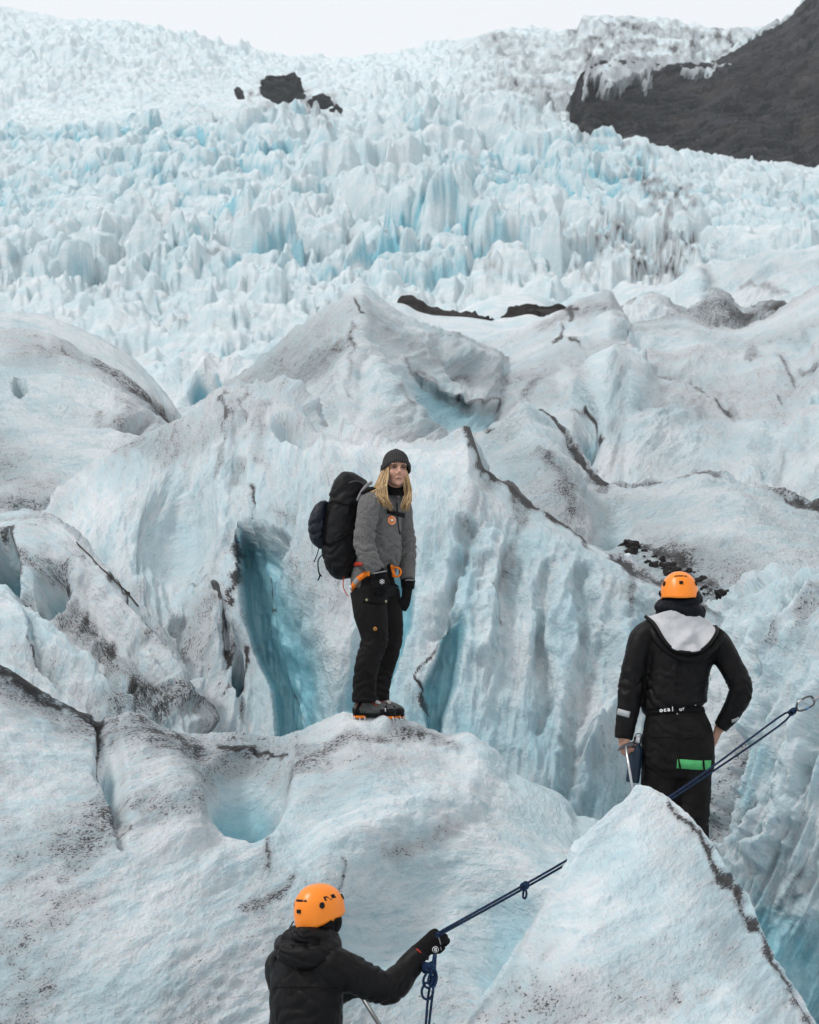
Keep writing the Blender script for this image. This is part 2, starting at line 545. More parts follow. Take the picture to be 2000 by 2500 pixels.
rowsA = [shiftrow(crestA, 0, 420, 2.2),
         shiftrow(crestA, 0, 60, 0.7),
         crestA,
         [(-260, 1640, 13.5), (0, 1690, 13.75), (150, 1775, 14.0), (240, 1808, 14.15), (330, 1815, 14.35), (480, 1858, 14.75), (600, 1866, 14.95), (690, 1868, 14.95),
          (780, 1835, 14.85), (900, 1806, 14.7), (1010, 1826, 14.75), (1110, 1862, 14.75), (1215, 1908, 14.7), (1330, 1986, 14.55), (1400, 2040, 14.4), (1640, 2190, 14.0), (1900, 2540, 13.8)],
         [(-260, 1800, 13.2), (0, 1840, 13.4), (150, 1900, 13.5), (260, 1925, 13.55), (400, 1930, 13.9), (520, 1960, 14.25), (650, 1970, 14.4),
          (780, 1950, 14.3), (900, 1930, 14.2), (1010, 1960, 14.25), (1110, 2000, 14.3), (1215, 2040, 14.3), (1330, 2090, 14.15), (1450, 2130, 13.9), (1640, 2260, 13.5), (1900, 2600, 13.4)],
         [(-260, 2050, 12.9), (0, 2070, 13.0), (200, 2110, 13.0), (400, 2120, 13.2), (560, 2120, 13.5), (700, 2110, 13.7),
          (850, 2120, 13.75), (1000, 2150, 13.9), (1150, 2180, 14.0), (1300, 2190, 13.8), (1450, 2230, 13.5), (1640, 2340, 13.1), (1900, 2680, 13.0)],
         [(-260, 2350, 12.5), (0, 2350, 12.5), (300, 2360, 12.5), (560, 2350, 12.8), (800, 2350, 13.2), (950, 2360, 13.45), (1100, 2370, 13.5), (1250, 2380, 13.2), (1450, 2420, 12.8), (1900, 2780, 12.6)],
         [(-260, 2700, 12.0), (0, 2700, 12.0), (300, 2700, 12.0), (560, 2700, 12.2), (800, 2700, 12.5), (950, 2700, 12.7), (1100, 2700, 12.7), (1250, 2700, 12.5), (1450, 2760, 12.3), (1900, 3000, 12.1)],
         [(-260, 3300, 10.6), (0, 3300, 10.6), (300, 3300, 10.6), (560, 3300, 10.7), (800, 3300, 10.8), (950, 3300, 10.9), (1100, 3300, 10.9), (1250, 3300, 10.8), (1450, 3350, 10.6), (1900, 3500, 10.5)]]
sheet('foreground_ice_slope', rowsA, 2, crest_line=[(-80, 255, 10, 0.6)], step=4.1, streak=D(24), seed=3, dirt0=0.47, jag=0.012,
      noise=[(1.2, 0.5, 0.035, 4, 0, 0.6), (0.32, 0.16, 0.016, 4, 1, 0.3), (0.09, 0.05, 0.007, 3, 0), (2.5, 2.0, 0.07, 2, 0, 1.0)],
      feats=[('dent', 936, 1764, 34, 22, 0, -0.045, 1.0), ('dent', 870, 1775, 50, 20, 0, -0.02, 1.0), ('dent', 600, 1955, 140, 130, D(-28), 0.36, 0.9, 0.75), ('dent', 620, 2000, 85, 80, D(-35), 0.34, 0.9, 0.5),
             ('dent', 280, 1905, 36, 120, D(-6), 0.22, 1.0, 0.5), ('dent', 285, 1950, 22, 45, D(-6), 0.18, 1.0, 0.6),
             ('line', [(247, 1760), (250, 1860), (248, 1900), (280, 1945), (285, 2000), (290, 2080)], 26, -0.08),
             ('line', [(760, 1850), (735, 1960), (640, 2090), (520, 2130)], 60, 0.05),
             ('line', [(1140, 1830), (1180, 1880), (1120, 1960), (940, 2010), (800, 2090)], 70, 0.07),
             ('dent', 960, 2230, 260, 160, D(-15), 0.30, 1.0), ('dent', 1240, 2230, 150, 130, D(-40), 0.25, 1.0, 0.2),
             ('line', [(330, 1790), (410, 1860), (430, 1960), (440, 2060)], 90, 0.06),
             ('dent', 1200, 2350, 120, 160, D(-25), 0.2, 1.0, 0.3)],
      strokes=[('dirt', [(-60, 1615), (20, 1645), (110, 1712), (240, 1764), (260, 1755)], (16, 18, 18, 16, 8), 0.85), ('dirt', [(0, 1690), (150, 1780), (240, 1790)], 60, 0.35),
               ('dirt', [(250, 1770), (245, 1870), (262, 1905)], 7, 1.2), ('dirt', [(232, 1880), (238, 1960), (262, 2010), (220, 2080), (180, 2130)], (14, 36, 46, 60, 40), 0.42),
               ('dirt', [(330, 1790), (430, 1830), (480, 1880), (460, 1960)], 90, 0.45), ('dirt', [(360, 1800), (420, 1815), (470, 1850)], 30, 0.5), ('dirt', [(330, 1990), (470, 2040), (520, 2080)], 70, 0.35),
               ('dirt', [(540, 1832), (600, 1842), (650, 1848), (705, 1862)], 10, 0.9), ('dirt', [(710, 1940), (760, 1860), (800, 1840), (850, 1800), (1000, 1790)], (20, 36, 30, 24, 40), 0.75),
               ('dirt', [(985, 1770), (1050, 1800), (1110, 1830), (1095, 1840)], (26, 30, 16, 10), 0.95), ('dirt', [(760, 1990), (900, 1900), (1040, 1860)], 70, 0.3),
               ('dirt', [(960, 2080), (1050, 2050), (1110, 2030)], (40, 55, 35), 0.75), ('dirt', [(880, 2060), (990, 2110), (1080, 2120)], 80, 0.35),
               ('dirt', [(600, 2230), (680, 2190), (720, 2150)], (30, 24, 16), 0.9), ('dirt', [(650, 2060), (660, 2130)], 14, 0.8), ('dirt', [(845, 2120), (830, 2170)], 12, 0.8),
               ('dirt', [(60, 2120), (200, 2060), (250, 2000)], 70, 0.35), ('dirt', [(0, 2310), (100, 2270), (200, 2200)], 60, 0.35), ('dirt', [(60, 2450), (120, 2390)], 80, 0.45),
               ('dirt', [(470, 2480), (520, 2400), (640, 2300)], 90, 0.3),
               ('clean', [(0, 1780), (140, 1850), (60, 1950)], 90, 0.85), ('clean', [(740, 2080), (860, 1990), (1000, 1930)], 60, 0.9), ('clean', [(330, 2260), (420, 2180), (560, 2110)], 110, 0.7),
               ('clean', [(1200, 1900), (1300, 2000), (1400, 2060), (1300, 2120)], 90, 0.8), ('clean', [(900, 2260), (1100, 2230), (1250, 2300)], 120, 0.6),
               ('blue', [(60, 2000), (30, 2450)], 90, 0.25), ('blue', [(240, 2340), (260, 2480)], 120, 0.25), ('blue', [(880, 2250), (960, 2330)], 110, 0.35), ('blue', [(1230, 2200), (1180, 2420)], 130, 0.32)])

# --- right foreground wedge
crestB = [(1020, 2760, 11.35), (1100, 2560, 11.55), (1150, 2490, 11.65), (1210, 2400, 11.8), (1290, 2275, 12.0), (1350, 2180, 12.15), (1405, 2080, 12.3), (1440, 2030, 12.4), (1480, 1990, 12.5), (1530, 1945, 12.6), (1562, 1920, 12.65), (1590, 1925, 12.65),
          (1640, 1958, 12.6), (1690, 2000, 12.5), (1728, 2041, 12.4), (1773, 2113, 12.3), (1827, 2188, 12.2), (1853, 2252, 12.1), (1880, 2315, 12.0), (1901, 2359, 11.95), (1940, 2430, 11.9), (1976, 2492, 11.8), (2090, 2700, 11.6)]
def inward(row, cx, cy, k, dY, dy=0):
    return [(r[0] + (cx - r[0]) * k, r[1] + (cy - r[1]) * k + dy, r[2] + dY) for r in row]
def flatface(row, cx, cy, k):
    """rows of a nearly flat front face, leaning back towards the tip"""
    out = []
    for r in row:
        x = r[0] + (cx - r[0]) * k; y = r[1] + (cy - r[1]) * k
        w = min(1.0, k / 0.3); w = w * w * (3 - 2 * w)
        plane = 12.55 - (y - 1920) / 580.0 * 1.22
        out.append((x, y, (r[2] - 0.6 * k) * (1 - w) + plane * w - 0.10 * math.sin(math.pi * k)))
    return out
rowsB = [inward(crestB, 1560, 2700, -0.02, 1.5, 900), inward(crestB, 1560, 2700, 0.0, 0.5, 70), crestB] + [flatface(crestB, 1555, c, k) for c, k in ((2650, 0.08), (2650, 0.28), (2720, 0.52), (2850, 0.76), (3050, 0.95))]
sheet('ice_wedge', rowsB, 2, uv_world=True, sharp=0.15, step=3.8, coarse_y=2440, streak=D(30), seed=11, dirt0=0.24, jag=0.008,
      noise=[(0.9, 0.4, 0.03, 4, 0, 0.5), (0.4, 0.14, 0.012, 4, 1, 0.3), (0.1, 0.05, 0.005, 3, 0)],
      strokes=[('dirt', [(1600, 1928), (1661, 1990), (1704, 2036), (1750, 2105), (1795, 2165), (1835, 2235), (1870, 2305), (1920, 2412), (1975, 2510)], (8, 12, 15, 16, 17, 17, 18, 18, 18), 1.3),
               ('dirt', [(1640, 2000), (1700, 2120), (1760, 2260), (1840, 2420), (1900, 2520)], 110, 0.36), ('dirt', [(1300, 2440), (1500, 2400), (1700, 2330)], 130, 0.35),
               ('dirt', [(1330, 2340), (1350, 2310), (1400, 2250)], (20, 30, 16), 0.45), ('dirt', [(1200, 2490), (1400, 2470), (1640, 2440)], 80, 0.4),
               ('clean', [(1420, 2080), (1560, 1960), (1500, 2150), (1380, 2260)], 90, 0.95), ('blue', [(1480, 2080), (1600, 2200), (1500, 2350)], 130, 0.3), ('blue', [(1330, 2270), (1250, 2450)], 60, 0.3)])

# --- ice wall along the right edge, behind the rope anchor
rowsK = [[(1690, 1620, 19.0), (1790, 1600, 19.0), (1900, 1560, 18.6), (2000, 1560, 18.2), (2300, 1560, 17.5)],
         [(1700, 1500, 18.2), (1790, 1480, 18.0), (1850, 1430, 17.6), (2000, 1420, 17.4), (2300, 1380, 16.8)],
         [(1690, 1530, 17.8), (1780, 1490, 17.3), (1810, 1462, 17.1), (1850, 1450, 16.9), (1900, 1412, 16.8), (1950, 1405, 16.7), (2000, 1400, 16.6), (2100, 1370, 16.4), (2300, 1300, 16.2)],
         [(1690, 1640, 17.2), (1760, 1600, 16.7), (1830, 1560, 16.3), (1900, 1540, 16.1), (2000, 1520, 15.9), (2300, 1420, 15.4)],
         [(1690, 1800, 16.6), (1770, 1790, 16.0), (1840, 1770, 15.7), (1920, 1740, 15.5), (2000, 1720, 15.3), (2300, 1640, 14.8)],
         [(1690, 2000, 16.2), (1760, 2000, 15.6), (1840, 1990, 15.4), (1920, 1980, 15.2), (2000, 1960, 15.1), (2300, 1900, 14.6)],
         [(1680, 2180, 15.4), (1740, 2200, 15.2), (1820, 2210, 15.2), (1900, 2220, 15.2), (2000, 2220, 15.2), (2300, 2200, 14.8)],
         [(1660, 2420, 14.6), (1740, 2440, 14.7), (1820, 2460, 14.9), (1900, 2480, 15.2), (2000, 2500, 15.3), (2300, 2500, 15.2)],
         [(1650, 2800, 13.8), (1740, 2800, 14.0), (1820, 2800, 14.4), (1900, 2800, 14.9), (2000, 2800, 15.1), (2300, 2800, 15.2)]]
sheet('right_ice_wall', rowsK, 2, step=3.6, streak=D(62), sharp=0.2, seed=21, dirt0=0.2, blue0=0.22, jag=0.02,
      noise=[(1.3, 0.22, 0.10, 3, 1, 0.4), (0.5, 0.12, 0.05, 4, 1, 0.3), (0.14, 0.05, 0.012, 3, 0)],
      feats=[('line', [(1960, 1420), (1900, 1500), (1860, 1640), (1820, 1760), (1790, 1900), (1760, 2040)], 40, -0.22), ('line', [(1790, 1900), (1745, 1980), (1760, 2060)], 30, 0.12),
             ('line', [(1990, 1480), (1930, 1590), (1880, 1660), (1850, 1780)], 40, 0.14), ('line', [(2010, 1640), (1960, 1850), (1900, 2050), (1850, 2100)], 40, 0.15),
             ('line', [(1850, 1990), (1820, 2060), (1780, 2110)], 30, 0.10)],
      strokes=[('dirt', [(1985, 1410), (1940, 1490), (1905, 1540), (1895, 1590)], (16, 18, 14, 8), 0.75), ('dirt', [(2010, 1470), (1960, 1570), (1890, 1640), (1860, 1690)], (60, 40, 30, 16), 0.7),
               ('dirt', [(1800, 1800), (1790, 1880), (1750, 1960), (1740, 2040), (1760, 2080)], (40, 30, 40, 36, 14), 0.62), ('dirt', [(1850, 1960), (1820, 2010)], 18, 0.55),
               ('dirt', [(1960, 2110), (1930, 2170), (1910, 2200)], (16, 26, 20), 0.7), ('dirt', [(1990, 2150), (1960, 2260)], 50, 0.3), ('dirt', [(1760, 1450), (1840, 1500)], 40, 0.4),
               ('blue', [(1860, 2260), (1960, 2330), (2000, 2500)], (90, 160, 200), 0.5), ('blue', [(1760, 2180), (1830, 2300)], 80, 0.4), ('blue', [(1830, 1950), (1870, 1850)], 40, 0.35),
               ('clean', [(1870, 1490), (1830, 1650)], 40, 0.7), ('clean', [(1985, 1450), (1950, 1590)], 14, 0.8)])

# --- left lower ridges
rowsE = [[(-260, 1500, 21), (0, 1480, 20.5), (120, 1500, 20), (200, 1550, 19.5), (330, 1700, 19), (480, 1900, 18.5), (560, 2000, 18.3)],
         [(-260, 1290, 19.4), (0, 1290, 19.2), (120, 1300, 19.0), (200, 1340, 18.6), (330, 1500, 18.0), (480, 1760, 17.4), (560, 1900, 17.2)],
         [(-260, 1230, 18.9), (-60, 1245, 18.7), (0, 1252, 18.6), (60, 1252, 18.4), (110, 1258, 18.2), (150, 1285, 18.0), (185, 1320, 17.8), (240, 1385, 17.5), (300, 1455, 17.2), (340, 1492, 17.0), (400, 1580, 16.7), (450, 1670, 16.5), (485, 1770, 16.3), (500, 1840, 16.2), (540, 1960, 16.1)],
         [(-260, 1330, 18.2), (0, 1345, 17.9), (60, 1345, 17.7), (130, 1360, 17.3), (210, 1430, 16.9), (290, 1520, 16.6), (360, 1620, 16.3), (420, 1720, 16.1), (460, 1830, 15.9), (500, 1960, 15.9)],
         [(-260, 1430, 17.3), (0, 1445, 17.0), (60, 1450, 16.9), (130, 1475, 16.7), (210, 1540, 16.4), (290, 1630, 16.1), (350, 1720, 15.9), (400, 1800, 15.7), (440, 1900, 15.6), (480, 2020, 15.6)],
         [(-260, 1540, 16.3), (0, 1570, 16.0), (80, 1600, 15.9), (150, 1640, 15.8), (220, 1700, 15.7), (290, 1760, 15.55), (350, 1830, 15.4), (400, 1900, 15.3), (440, 1980, 15.2), (480, 2100, 15.2)],
         [(-260, 1700, 15.3), (0, 1750, 15.0), (80, 1800, 15.0), (150, 1850, 15.0), (220, 1900, 15.0), (290, 1940, 15.0), (350, 1990, 15.0), (400, 2050, 15.0), (440, 2100, 15.0), (480, 2200, 15.0)]]
sheet('left_lower_ice_ridge', rowsE, 2, step=3.2, streak=D(4), sharp=0.2, seed=31, dirt0=0.42, jag=0.015,
      noise=[(1.6, 0.35, 0.07, 4, 1, 0.3), (0.5, 0.12, 0.03, 4, 1, 0.2), (0.12, 0.05, 0.008, 3, 0)],
      feats=[('dent', 10, 1370, 45, 80, D(-5), 0.7, 1.3, 0.9), ('dent', 130, 1430, 62, 42, D(10), 0.45, 1.4, 0.55), ('dent', 150, 1440, 36, 26, D(10), 0.3, 1.2, 0.7),
             ('line', [(50, 1440), (140, 1500), (230, 1600), (300, 1700), (380, 1790)], 46, -0.20), ('line', [(180, 1400), (260, 1500), (350, 1600), (420, 1720), (470, 1790)], 34, 0.14),
             ('line', [(0, 1520), (120, 1600), (240, 1700), (330, 1750)], 60, 0.12), ('line', [(60, 1530), (90, 1620), (140, 1690)], 18, -0.10)],
      strokes=[('dirt', [(0, 1300), (30, 1300), (28, 1330), (42, 1380), (44, 1400)], 9, 1.2), ('dirt', [(45, 1360), (90, 1380), (150, 1385), (200, 1390)], (14, 30, 34, 26), 0.8), ('dirt', [(150, 1400), (175, 1415), (185, 1440), (175, 1450)], 7, 1.3),
               ('dirt', [(40, 1440), (120, 1450), (170, 1500), (230, 1560), (275, 1600), (330, 1660), (370, 1700)], (20, 26, 26, 20, 24, 30, 20), 0.7),
               ('dirt', [(200, 1510), (240, 1550), (270, 1590)], 15, 0.75), ('dirt', [(110, 1510), (180, 1570), (230, 1640), (280, 1720), (340, 1770)], (16, 24, 40, 60, 60), 0.85), ('dirt', [(230, 1460), (300, 1530), (345, 1575), (390, 1620), (420, 1660)], 8, 1.1),
               ('dirt', [(345, 1700), (400, 1720), (450, 1740), (480, 1780)], (40, 44, 40, 20), 0.95), ('dirt', [(340, 1580), (400, 1640), (440, 1690)], (10, 18, 14), 0.7), ('dirt', [(55, 1570), (80, 1630), (120, 1670), (140, 1700)], 6, 1.1), ('dirt', [(70, 1540), (98, 1555)], 5, 1.0),
               ('dirt', [(0, 1262), (110, 1262)], 12, 0.4), ('blue', [(190, 1640), (240, 1720), (330, 1790)], 40, 0.35), ('clean', [(150, 1300), (220, 1390), (330, 1500)], 24, 0.7), ('clean', [(20, 1530), (150, 1610), (250, 1710)], 50, 0.6)])

def byx(row):
    """columns follow the horizontal position, so rows of one ridge line up"""
    x0, x1 = row[0][0], row[-1][0]
    return [(r[0], r[1], r[2], (r[0] - x0) / (x1 - x0)) for r in row]


def behind(row, dy, dY):
    return byx([(r[0], r[1] + dy, r[2] + dY) for r in row])


# --- the big wall behind the woman: left buttress, crevasse, fluted right wall
crestC = [(-100, 1330, 20.5), (60, 1265, 20.3), (110, 1248, 20.2), (145, 1190, 20.2), (180, 1160, 20.2), (240, 1118, 20.3), (330, 1075, 20.5), (450, 1012, 20.8), (540, 962, 21), (590, 945, 21),
          (640, 942, 21), (690, 952, 20.8), (730, 985, 20.6), (770, 1045, 20.2), (800, 1064, 19.8), (860, 1072, 19.3), (920, 1088, 19.0), (1000, 1084, 18.7), (1060, 1078, 18.4), (1100, 1060, 18.1),
          (1130, 1040, 17.9), (1145, 1042, 17.9), (1160, 1080, 17.8), (1180, 1140, 17.7), (1210, 1165, 17.6), (1250, 1185, 17.5), (1320, 1245, 17.4), (1400, 1300, 17.2), (1500, 1360, 17.0), (1580, 1405, 16.9),
          (1640, 1440, 16.9), (1700, 1475, 16.9), (1800, 1520, 17)]
rowsC = [behind(crestC, 380, 7), behind(crestC, 45, 1.3), byx(crestC),
         byx([(-100, 1380, 19.8), (110, 1290, 19.6), (180, 1220, 19.4), (330, 1150, 19.4), (450, 1100, 19.6), (600, 1050, 19.8), (700, 1060, 19.6), (800, 1110, 19.0), (920, 1130, 18.3), (1060, 1120, 17.7), (1140, 1110, 17.3),
              (1180, 1190, 17.25), (1250, 1240, 17.1), (1400, 1345, 16.9), (1580, 1450, 16.7), (1800, 1570, 16.8)]),
         byx([(-100, 1500, 18.8), (110, 1400, 18.5), (180, 1330, 18.2), (330, 1290, 18.3), (450, 1270, 18.8), (560, 1240, 18.8), (640, 1230, 18.5), (800, 1250, 17.8), (920, 1270, 17.3), (1060, 1280, 16.9), (1180, 1320, 16.75),
              (1250, 1370, 16.7), (1400, 1450, 16.6), (1580, 1540, 16.5), (1800, 1660, 16.6)]),
         byx([(-100, 1650, 18), (110, 1560, 17.7), (250, 1480, 17.3), (350, 1470, 17.3), (450, 1470, 17.7), (540, 1460, 17.9), (600, 1450, 17.7), (700, 1460, 17.4), (800, 1460, 17), (920, 1470, 16.8), (1060, 1490, 16.5), (1180, 1530, 16.4),
              (1300, 1580, 16.4), (1400, 1620, 16.3), (1580, 1690, 16.3), (1800, 1790, 16.4)]),
         byx([(-100, 1820, 17.3), (250, 1680, 16.6), (400, 1660, 16.5), (500, 1660, 16.8), (600, 1660, 17.0), (700, 1670, 16.9), (800, 1680, 16.6), (920, 1690, 16.4), (1060, 1700, 16.2), (1300, 1780, 16.1), (1580, 1850, 16.0), (1800, 1900, 16.1)]),
         byx([(-100, 2000, 16.8), (400, 1850, 16.0), (600, 1850, 16.4), (800, 1860, 16.3), (920, 1870, 16.1), (1060, 1890, 16.0), (1300, 1960, 15.8), (1580, 2050, 15.6), (1800, 2060, 15.7)]),
         byx([(-100, 2300, 16.2), (400, 2200, 15.6), (600, 2200, 15.9), (800, 2200, 15.8), (1060, 2200, 15.6), (1300, 2250, 15.4), (1580, 2300, 15.2), (1800, 2300, 15.3)])]


def slot(edge, widths, y0, y1):
    """a crevasse whose left lip follows edge and whose right side comes forward again over widths"""
    ey = [e[1] for e in edge]; ex = [e[0] for e in edge]
    def f(px, py):
        xl = np.interp(py, ey, ex); w = np.interp(py, ey, widths)
        d = px - xl
        return smooth(-6, 8, d) * (1 - smooth(0.02, 1.0, d / w)) * smooth(y0, y1, py)
    return f


slot1 = slot([(606, 1290), (611, 1360), (611, 1480), (613, 1540), (627, 1606), (645, 1646), (671, 1707), (678, 1821), (690, 1950)], [80, 130, 200, 230, 240, 240, 230, 220, 200], 1280, 1400)
slot2 = slot([(985, 1400), (1000, 1440), (1010, 1500), (990, 1600), (960, 1700), (930, 1800)], [30, 60, 60, 70, 90, 90], 1400, 1470)


def slot2_mirror(px, py):
    # the recess right of the woman: its right lip is sharp, its left side fades under her
    xr = np.interp(py, [1380, 1450, 1560, 1660, 1760], [1035, 1034, 1028, 990, 950])
    d = xr - px
    return smooth(-6, 10, d) * (1 - smooth(30, 150, d)) * smooth(1385, 1480, py)


def slot3(px, py):
    xl = np.interp(py, [1560, 1640, 1700, 1770, 1850], [1092, 1062, 1040, 1046, 1060])
    xr = np.interp(py, [1500, 1560, 1640, 1700, 1770, 1850], [1150, 1145, 1130, 1125, 1095, 1080])
    m = np.clip((px - xl) / np.maximum(xr - xl, 1), -1, 2)
    return smooth(-0.02, 0.25, m) * (1 - smooth(0.7, 1.02, m)) * smooth(1500, 1600, py)


def blueC(px, py):
    b = 0.95 * slot1(px, py) + 0.7 * slot2_mirror(px, py) + 0.55 * slot3(px, py)
    wall = smooth(1150, 1400, py) * smooth(880, 980, px)
    b = b + 0.40 * wall * (0.6 + 0.5 * fbm(px / 60, py / 220, None, 4, 88)) + 0.25 * smooth(1600, 1950, py) * wall
    b = b + 0.30 * np.exp(-((px - 470) / 130) ** 2 - ((py - 1250) / 160) ** 2) + 0.45 * np.exp(-((px - 720) / 120) ** 2 - ((py - 1580) / 260) ** 2) + 0.25 * np.exp(-((px - 950) / 90) ** 2 - ((py - 1560) / 200) ** 2)
    d = -0.3 * (slot1(px, py) + slot2_mirror(px, py) + slot3(px, py)) - 0.10 * wall * smooth(1300, 1500, py)
    return b, d


sheet('back_ice_wall', rowsC, 2, crest_line=[(1132, 1205, 10, 1.25), (1205, 1310, 8, 1.1), (1310, 1560, 6, 0.75), (1560, 1760, 12, 0.8)], coarse_y=1960, step=4.1, streak=D(84), sharp=0.22, seed=41, dirt0=0.33, jag=0.02, blue_fn=blueC,
      noise=[(1.6, 0.32, 0.08, 3, 1, 2.6), (0.55, 0.15, 0.035, 4, 1, 2.0), (0.16, 0.07, 0.012, 3, 0, 0.6), (3.0, 2.0, 0.15, 2, 0, 1.0)],
      feats=[('shift', slot1, (0, 0.75, 0)), ('shift', slot2_mirror, (0, 0.42, 0)), ('shift', slot3, (0, 0.28, 0)),
             ('dent', 722, 1078, 66, 42, D(25), 0.6, 1.0, 0.6), ('dent', 450, 1300, 190, 280, D(12), 0.32, 0.7), ('dent', 1230, 1420, 130, 260, D(4), 0.22, 0.7),  # the small scoop's blue shadow is put into its ice colour
             ('dent', 578, 1660, 22, 60, D(6), 0.35, 1.2, 0.6), ('line', [(640, 1270), (635, 1330), (660, 1400)], 18, -0.08), ('line', [(700, 1330), (700, 1420)], 26, -0.15),
             ('line', [(1420, 1420), (1440, 1600), (1400, 1800), (1385, 1960)], 40, -0.16), ('line', [(1340, 1400), (1320, 1560), (1330, 1720), (1310, 1780)], 36, -0.12), ('line', [(1530, 1540), (1500, 1720), (1440, 1860)], 34, 0.14),
             ('line', [(1460, 1780), (1430, 1900), (1400, 1990)], 30, 0.16), ('line', [(1210, 1330), (1190, 1470), (1170, 1600)], 36, 0.14), ('line', [(1150, 1300), (1120, 1420), (1100, 1500), (1080, 1560)], 30, -0.12),
             ('line', [(560, 1000), (545, 1150), (545, 1280), (550, 1420)], 40, 0.10), ('line', [(500, 1600), (540, 1500), (560, 1480)], 60, 0.12), ('line', [(440, 1540), (520, 1720), (560, 1830)], 40, -0.14),
             ('line', [(470, 1680), (480, 1750), (530, 1820)], 26, 0.10), ('line', [(900, 1140), (860, 1240), (830, 1400)], 50, 0.10)],
      strokes=[('dirt', [(1137, 1038), (1163, 1088), (1182, 1148), (1200, 1166)], (7, 9, 9, 8), 1.7), ('dirt', [(1195, 1163), (1220, 1174), (1260, 1188), (1300, 1225)], (8, 11, 12, 9), 1.5), ('dirt', [(1260, 1195), (1280, 1240), (1260, 1300), (1230, 1390), (1200, 1470)], (26, 36, 30, 26, 14), 0.62),
               ('dirt', [(1180, 1190), (1150, 1300), (1130, 1380)], (50, 40, 20), 0.4), ('dirt', [(1300, 1228), (1400, 1300), (1500, 1365), (1540, 1395)], (8, 7, 8, 12), 1.0), ('dirt', [(1520, 1370), (1560, 1410), (1610, 1430), (1700, 1480)], (26, 34, 22, 30), 0.75),
               ('dirt', [(1540, 1400), (1530, 1480), (1525, 1560)], (20, 14, 8), 0.6), ('dirt', [(1195, 1440), (1205, 1480), (1215, 1520)], 8, 0.9), ('dirt', [(1090, 1555), (1065, 1620), (1040, 1670), (1045, 1740), (1055, 1770)], 4.5, 1.8), ('dirt', [(1020, 1700), (1040, 1760)], 22, 0.45),
               ('dirt', [(250, 1090), (380, 1080), (500, 1060), (560, 1040)], (10, 50, 50, 40), 0.4), ('dirt', [(560, 970), (548, 1080), (535, 1140), (535, 1160)], (5, 12, 18, 20), 0.75), ('dirt', [(575, 1130), (590, 1150), (580, 1175)], 24, 0.75), ('dirt', [(600, 950), (592, 1050)], 5, 0.5),
               ('dirt', [(640, 1000), (630, 1040), (640, 1090), (650, 1140)], 30, 0.42), ('dirt', [(636, 1210), (640, 1260), (650, 1285), (655, 1310)], (9, 10, 7, 3), 1.3), ('dirt', [(720, 1285), (740, 1290)], 26, 0.5),
               ('dirt', [(607, 1290), (603, 1380), (601, 1460), (597, 1500), (590, 1515)], 4, 1.3), ('dirt', [(680, 1430), (682, 1480), (690, 1520), (700, 1510)], 4, 1.4), ('dirt', [(730, 1720), (750, 1760), (757, 1790)], 4, 1.3), ('dirt', [(745, 1690), (750, 1760)], 24, 0.35),
               ('dirt', [(540, 1510), (555, 1525), (558, 1540)], 14, 1.6), ('dirt', [(548, 1545), (538, 1575), (540, 1600), (548, 1615)], (8, 6, 8, 14), 1.5), ('dirt', [(575, 1570), (590, 1590), (565, 1610)], 24, 0.55), ('dirt', [(605, 1600), (603, 1650), (595, 1690)], 5, 1.5), ('dirt', [(560, 1625), (545, 1650)], 4, 1.2),
               ('dirt', [(545, 1700), (550, 1690), (590, 1720), (598, 1770)], (8, 5, 12, 8), 0.7), ('dirt', [(470, 1395), (480, 1412), (500, 1400)], 5, 0.9), ('dirt', [(350, 1430), (480, 1500), (530, 1500)], 60, 0.32), ('dirt', [(200, 1170), (290, 1250), (330, 1330)], 60, 0.3),
               ('dirt', [(420, 1560), (460, 1580)], 60, 0.3), 
               ('clean', [(240, 1180), (320, 1300), (420, 1440)], 60, 0.7), ('clean', [(180, 1210), (220, 1330)], 40, 0.8), ('clean', [(700, 1130), (850, 1110), (1000, 1120)], 40, 0.6)])

# --- middle right ridge
crestR = [(1100, 1100, 23.5), (1150, 1072, 23.3), (1190, 1052, 23.2), (1240, 1018, 23), (1280, 1000, 23), (1320, 1003, 23), (1350, 1025, 23), (1390, 1070, 22.8), (1420, 1110, 22.6), (1450, 1160, 22.4), (1480, 1192, 22.2),
          (1540, 1198, 22), (1600, 1180, 22), (1660, 1165, 22), (1720, 1152, 22), (1745, 1165, 22), (1800, 1185, 22), (1880, 1200, 21.8), (1940, 1225, 21.6), (2000, 1250, 21.5), (2300, 1340, 21)]
rowsR = [behind(crestR, 300, 6), behind(crestR, 40, 1.2), byx(crestR),
         byx([(1100, 1150, 22.5), (1280, 1080, 21.9), (1350, 1100, 21.7), (1450, 1220, 21.4), (1600, 1250, 21.2), (1720, 1230, 21), (1880, 1270, 20.8), (2000, 1310, 20.6), (2300, 1400, 20)]),
         byx([(1100, 1220, 21.3), (1280, 1180, 20.7), (1400, 1230, 20.4), (1500, 1310, 20.1), (1650, 1330, 20), (1800, 1330, 19.6), (2000, 1380, 19.2), (2300, 1460, 18.8)]),
         byx([(1100, 1350, 19.8), (1280, 1350, 19.3), (1450, 1430, 18.9), (1600, 1480, 18.6), (1800, 1480, 18.3), (2000, 1480, 18), (2300, 1540, 17.8)]),
         byx([(1100, 1650, 18.5), (1280, 1650, 18.4), (1450, 1650, 18.2), (1600, 1650, 18), (1800, 1650, 17.8), (2000, 1650, 17.6), (2300, 1650, 17.4)])]
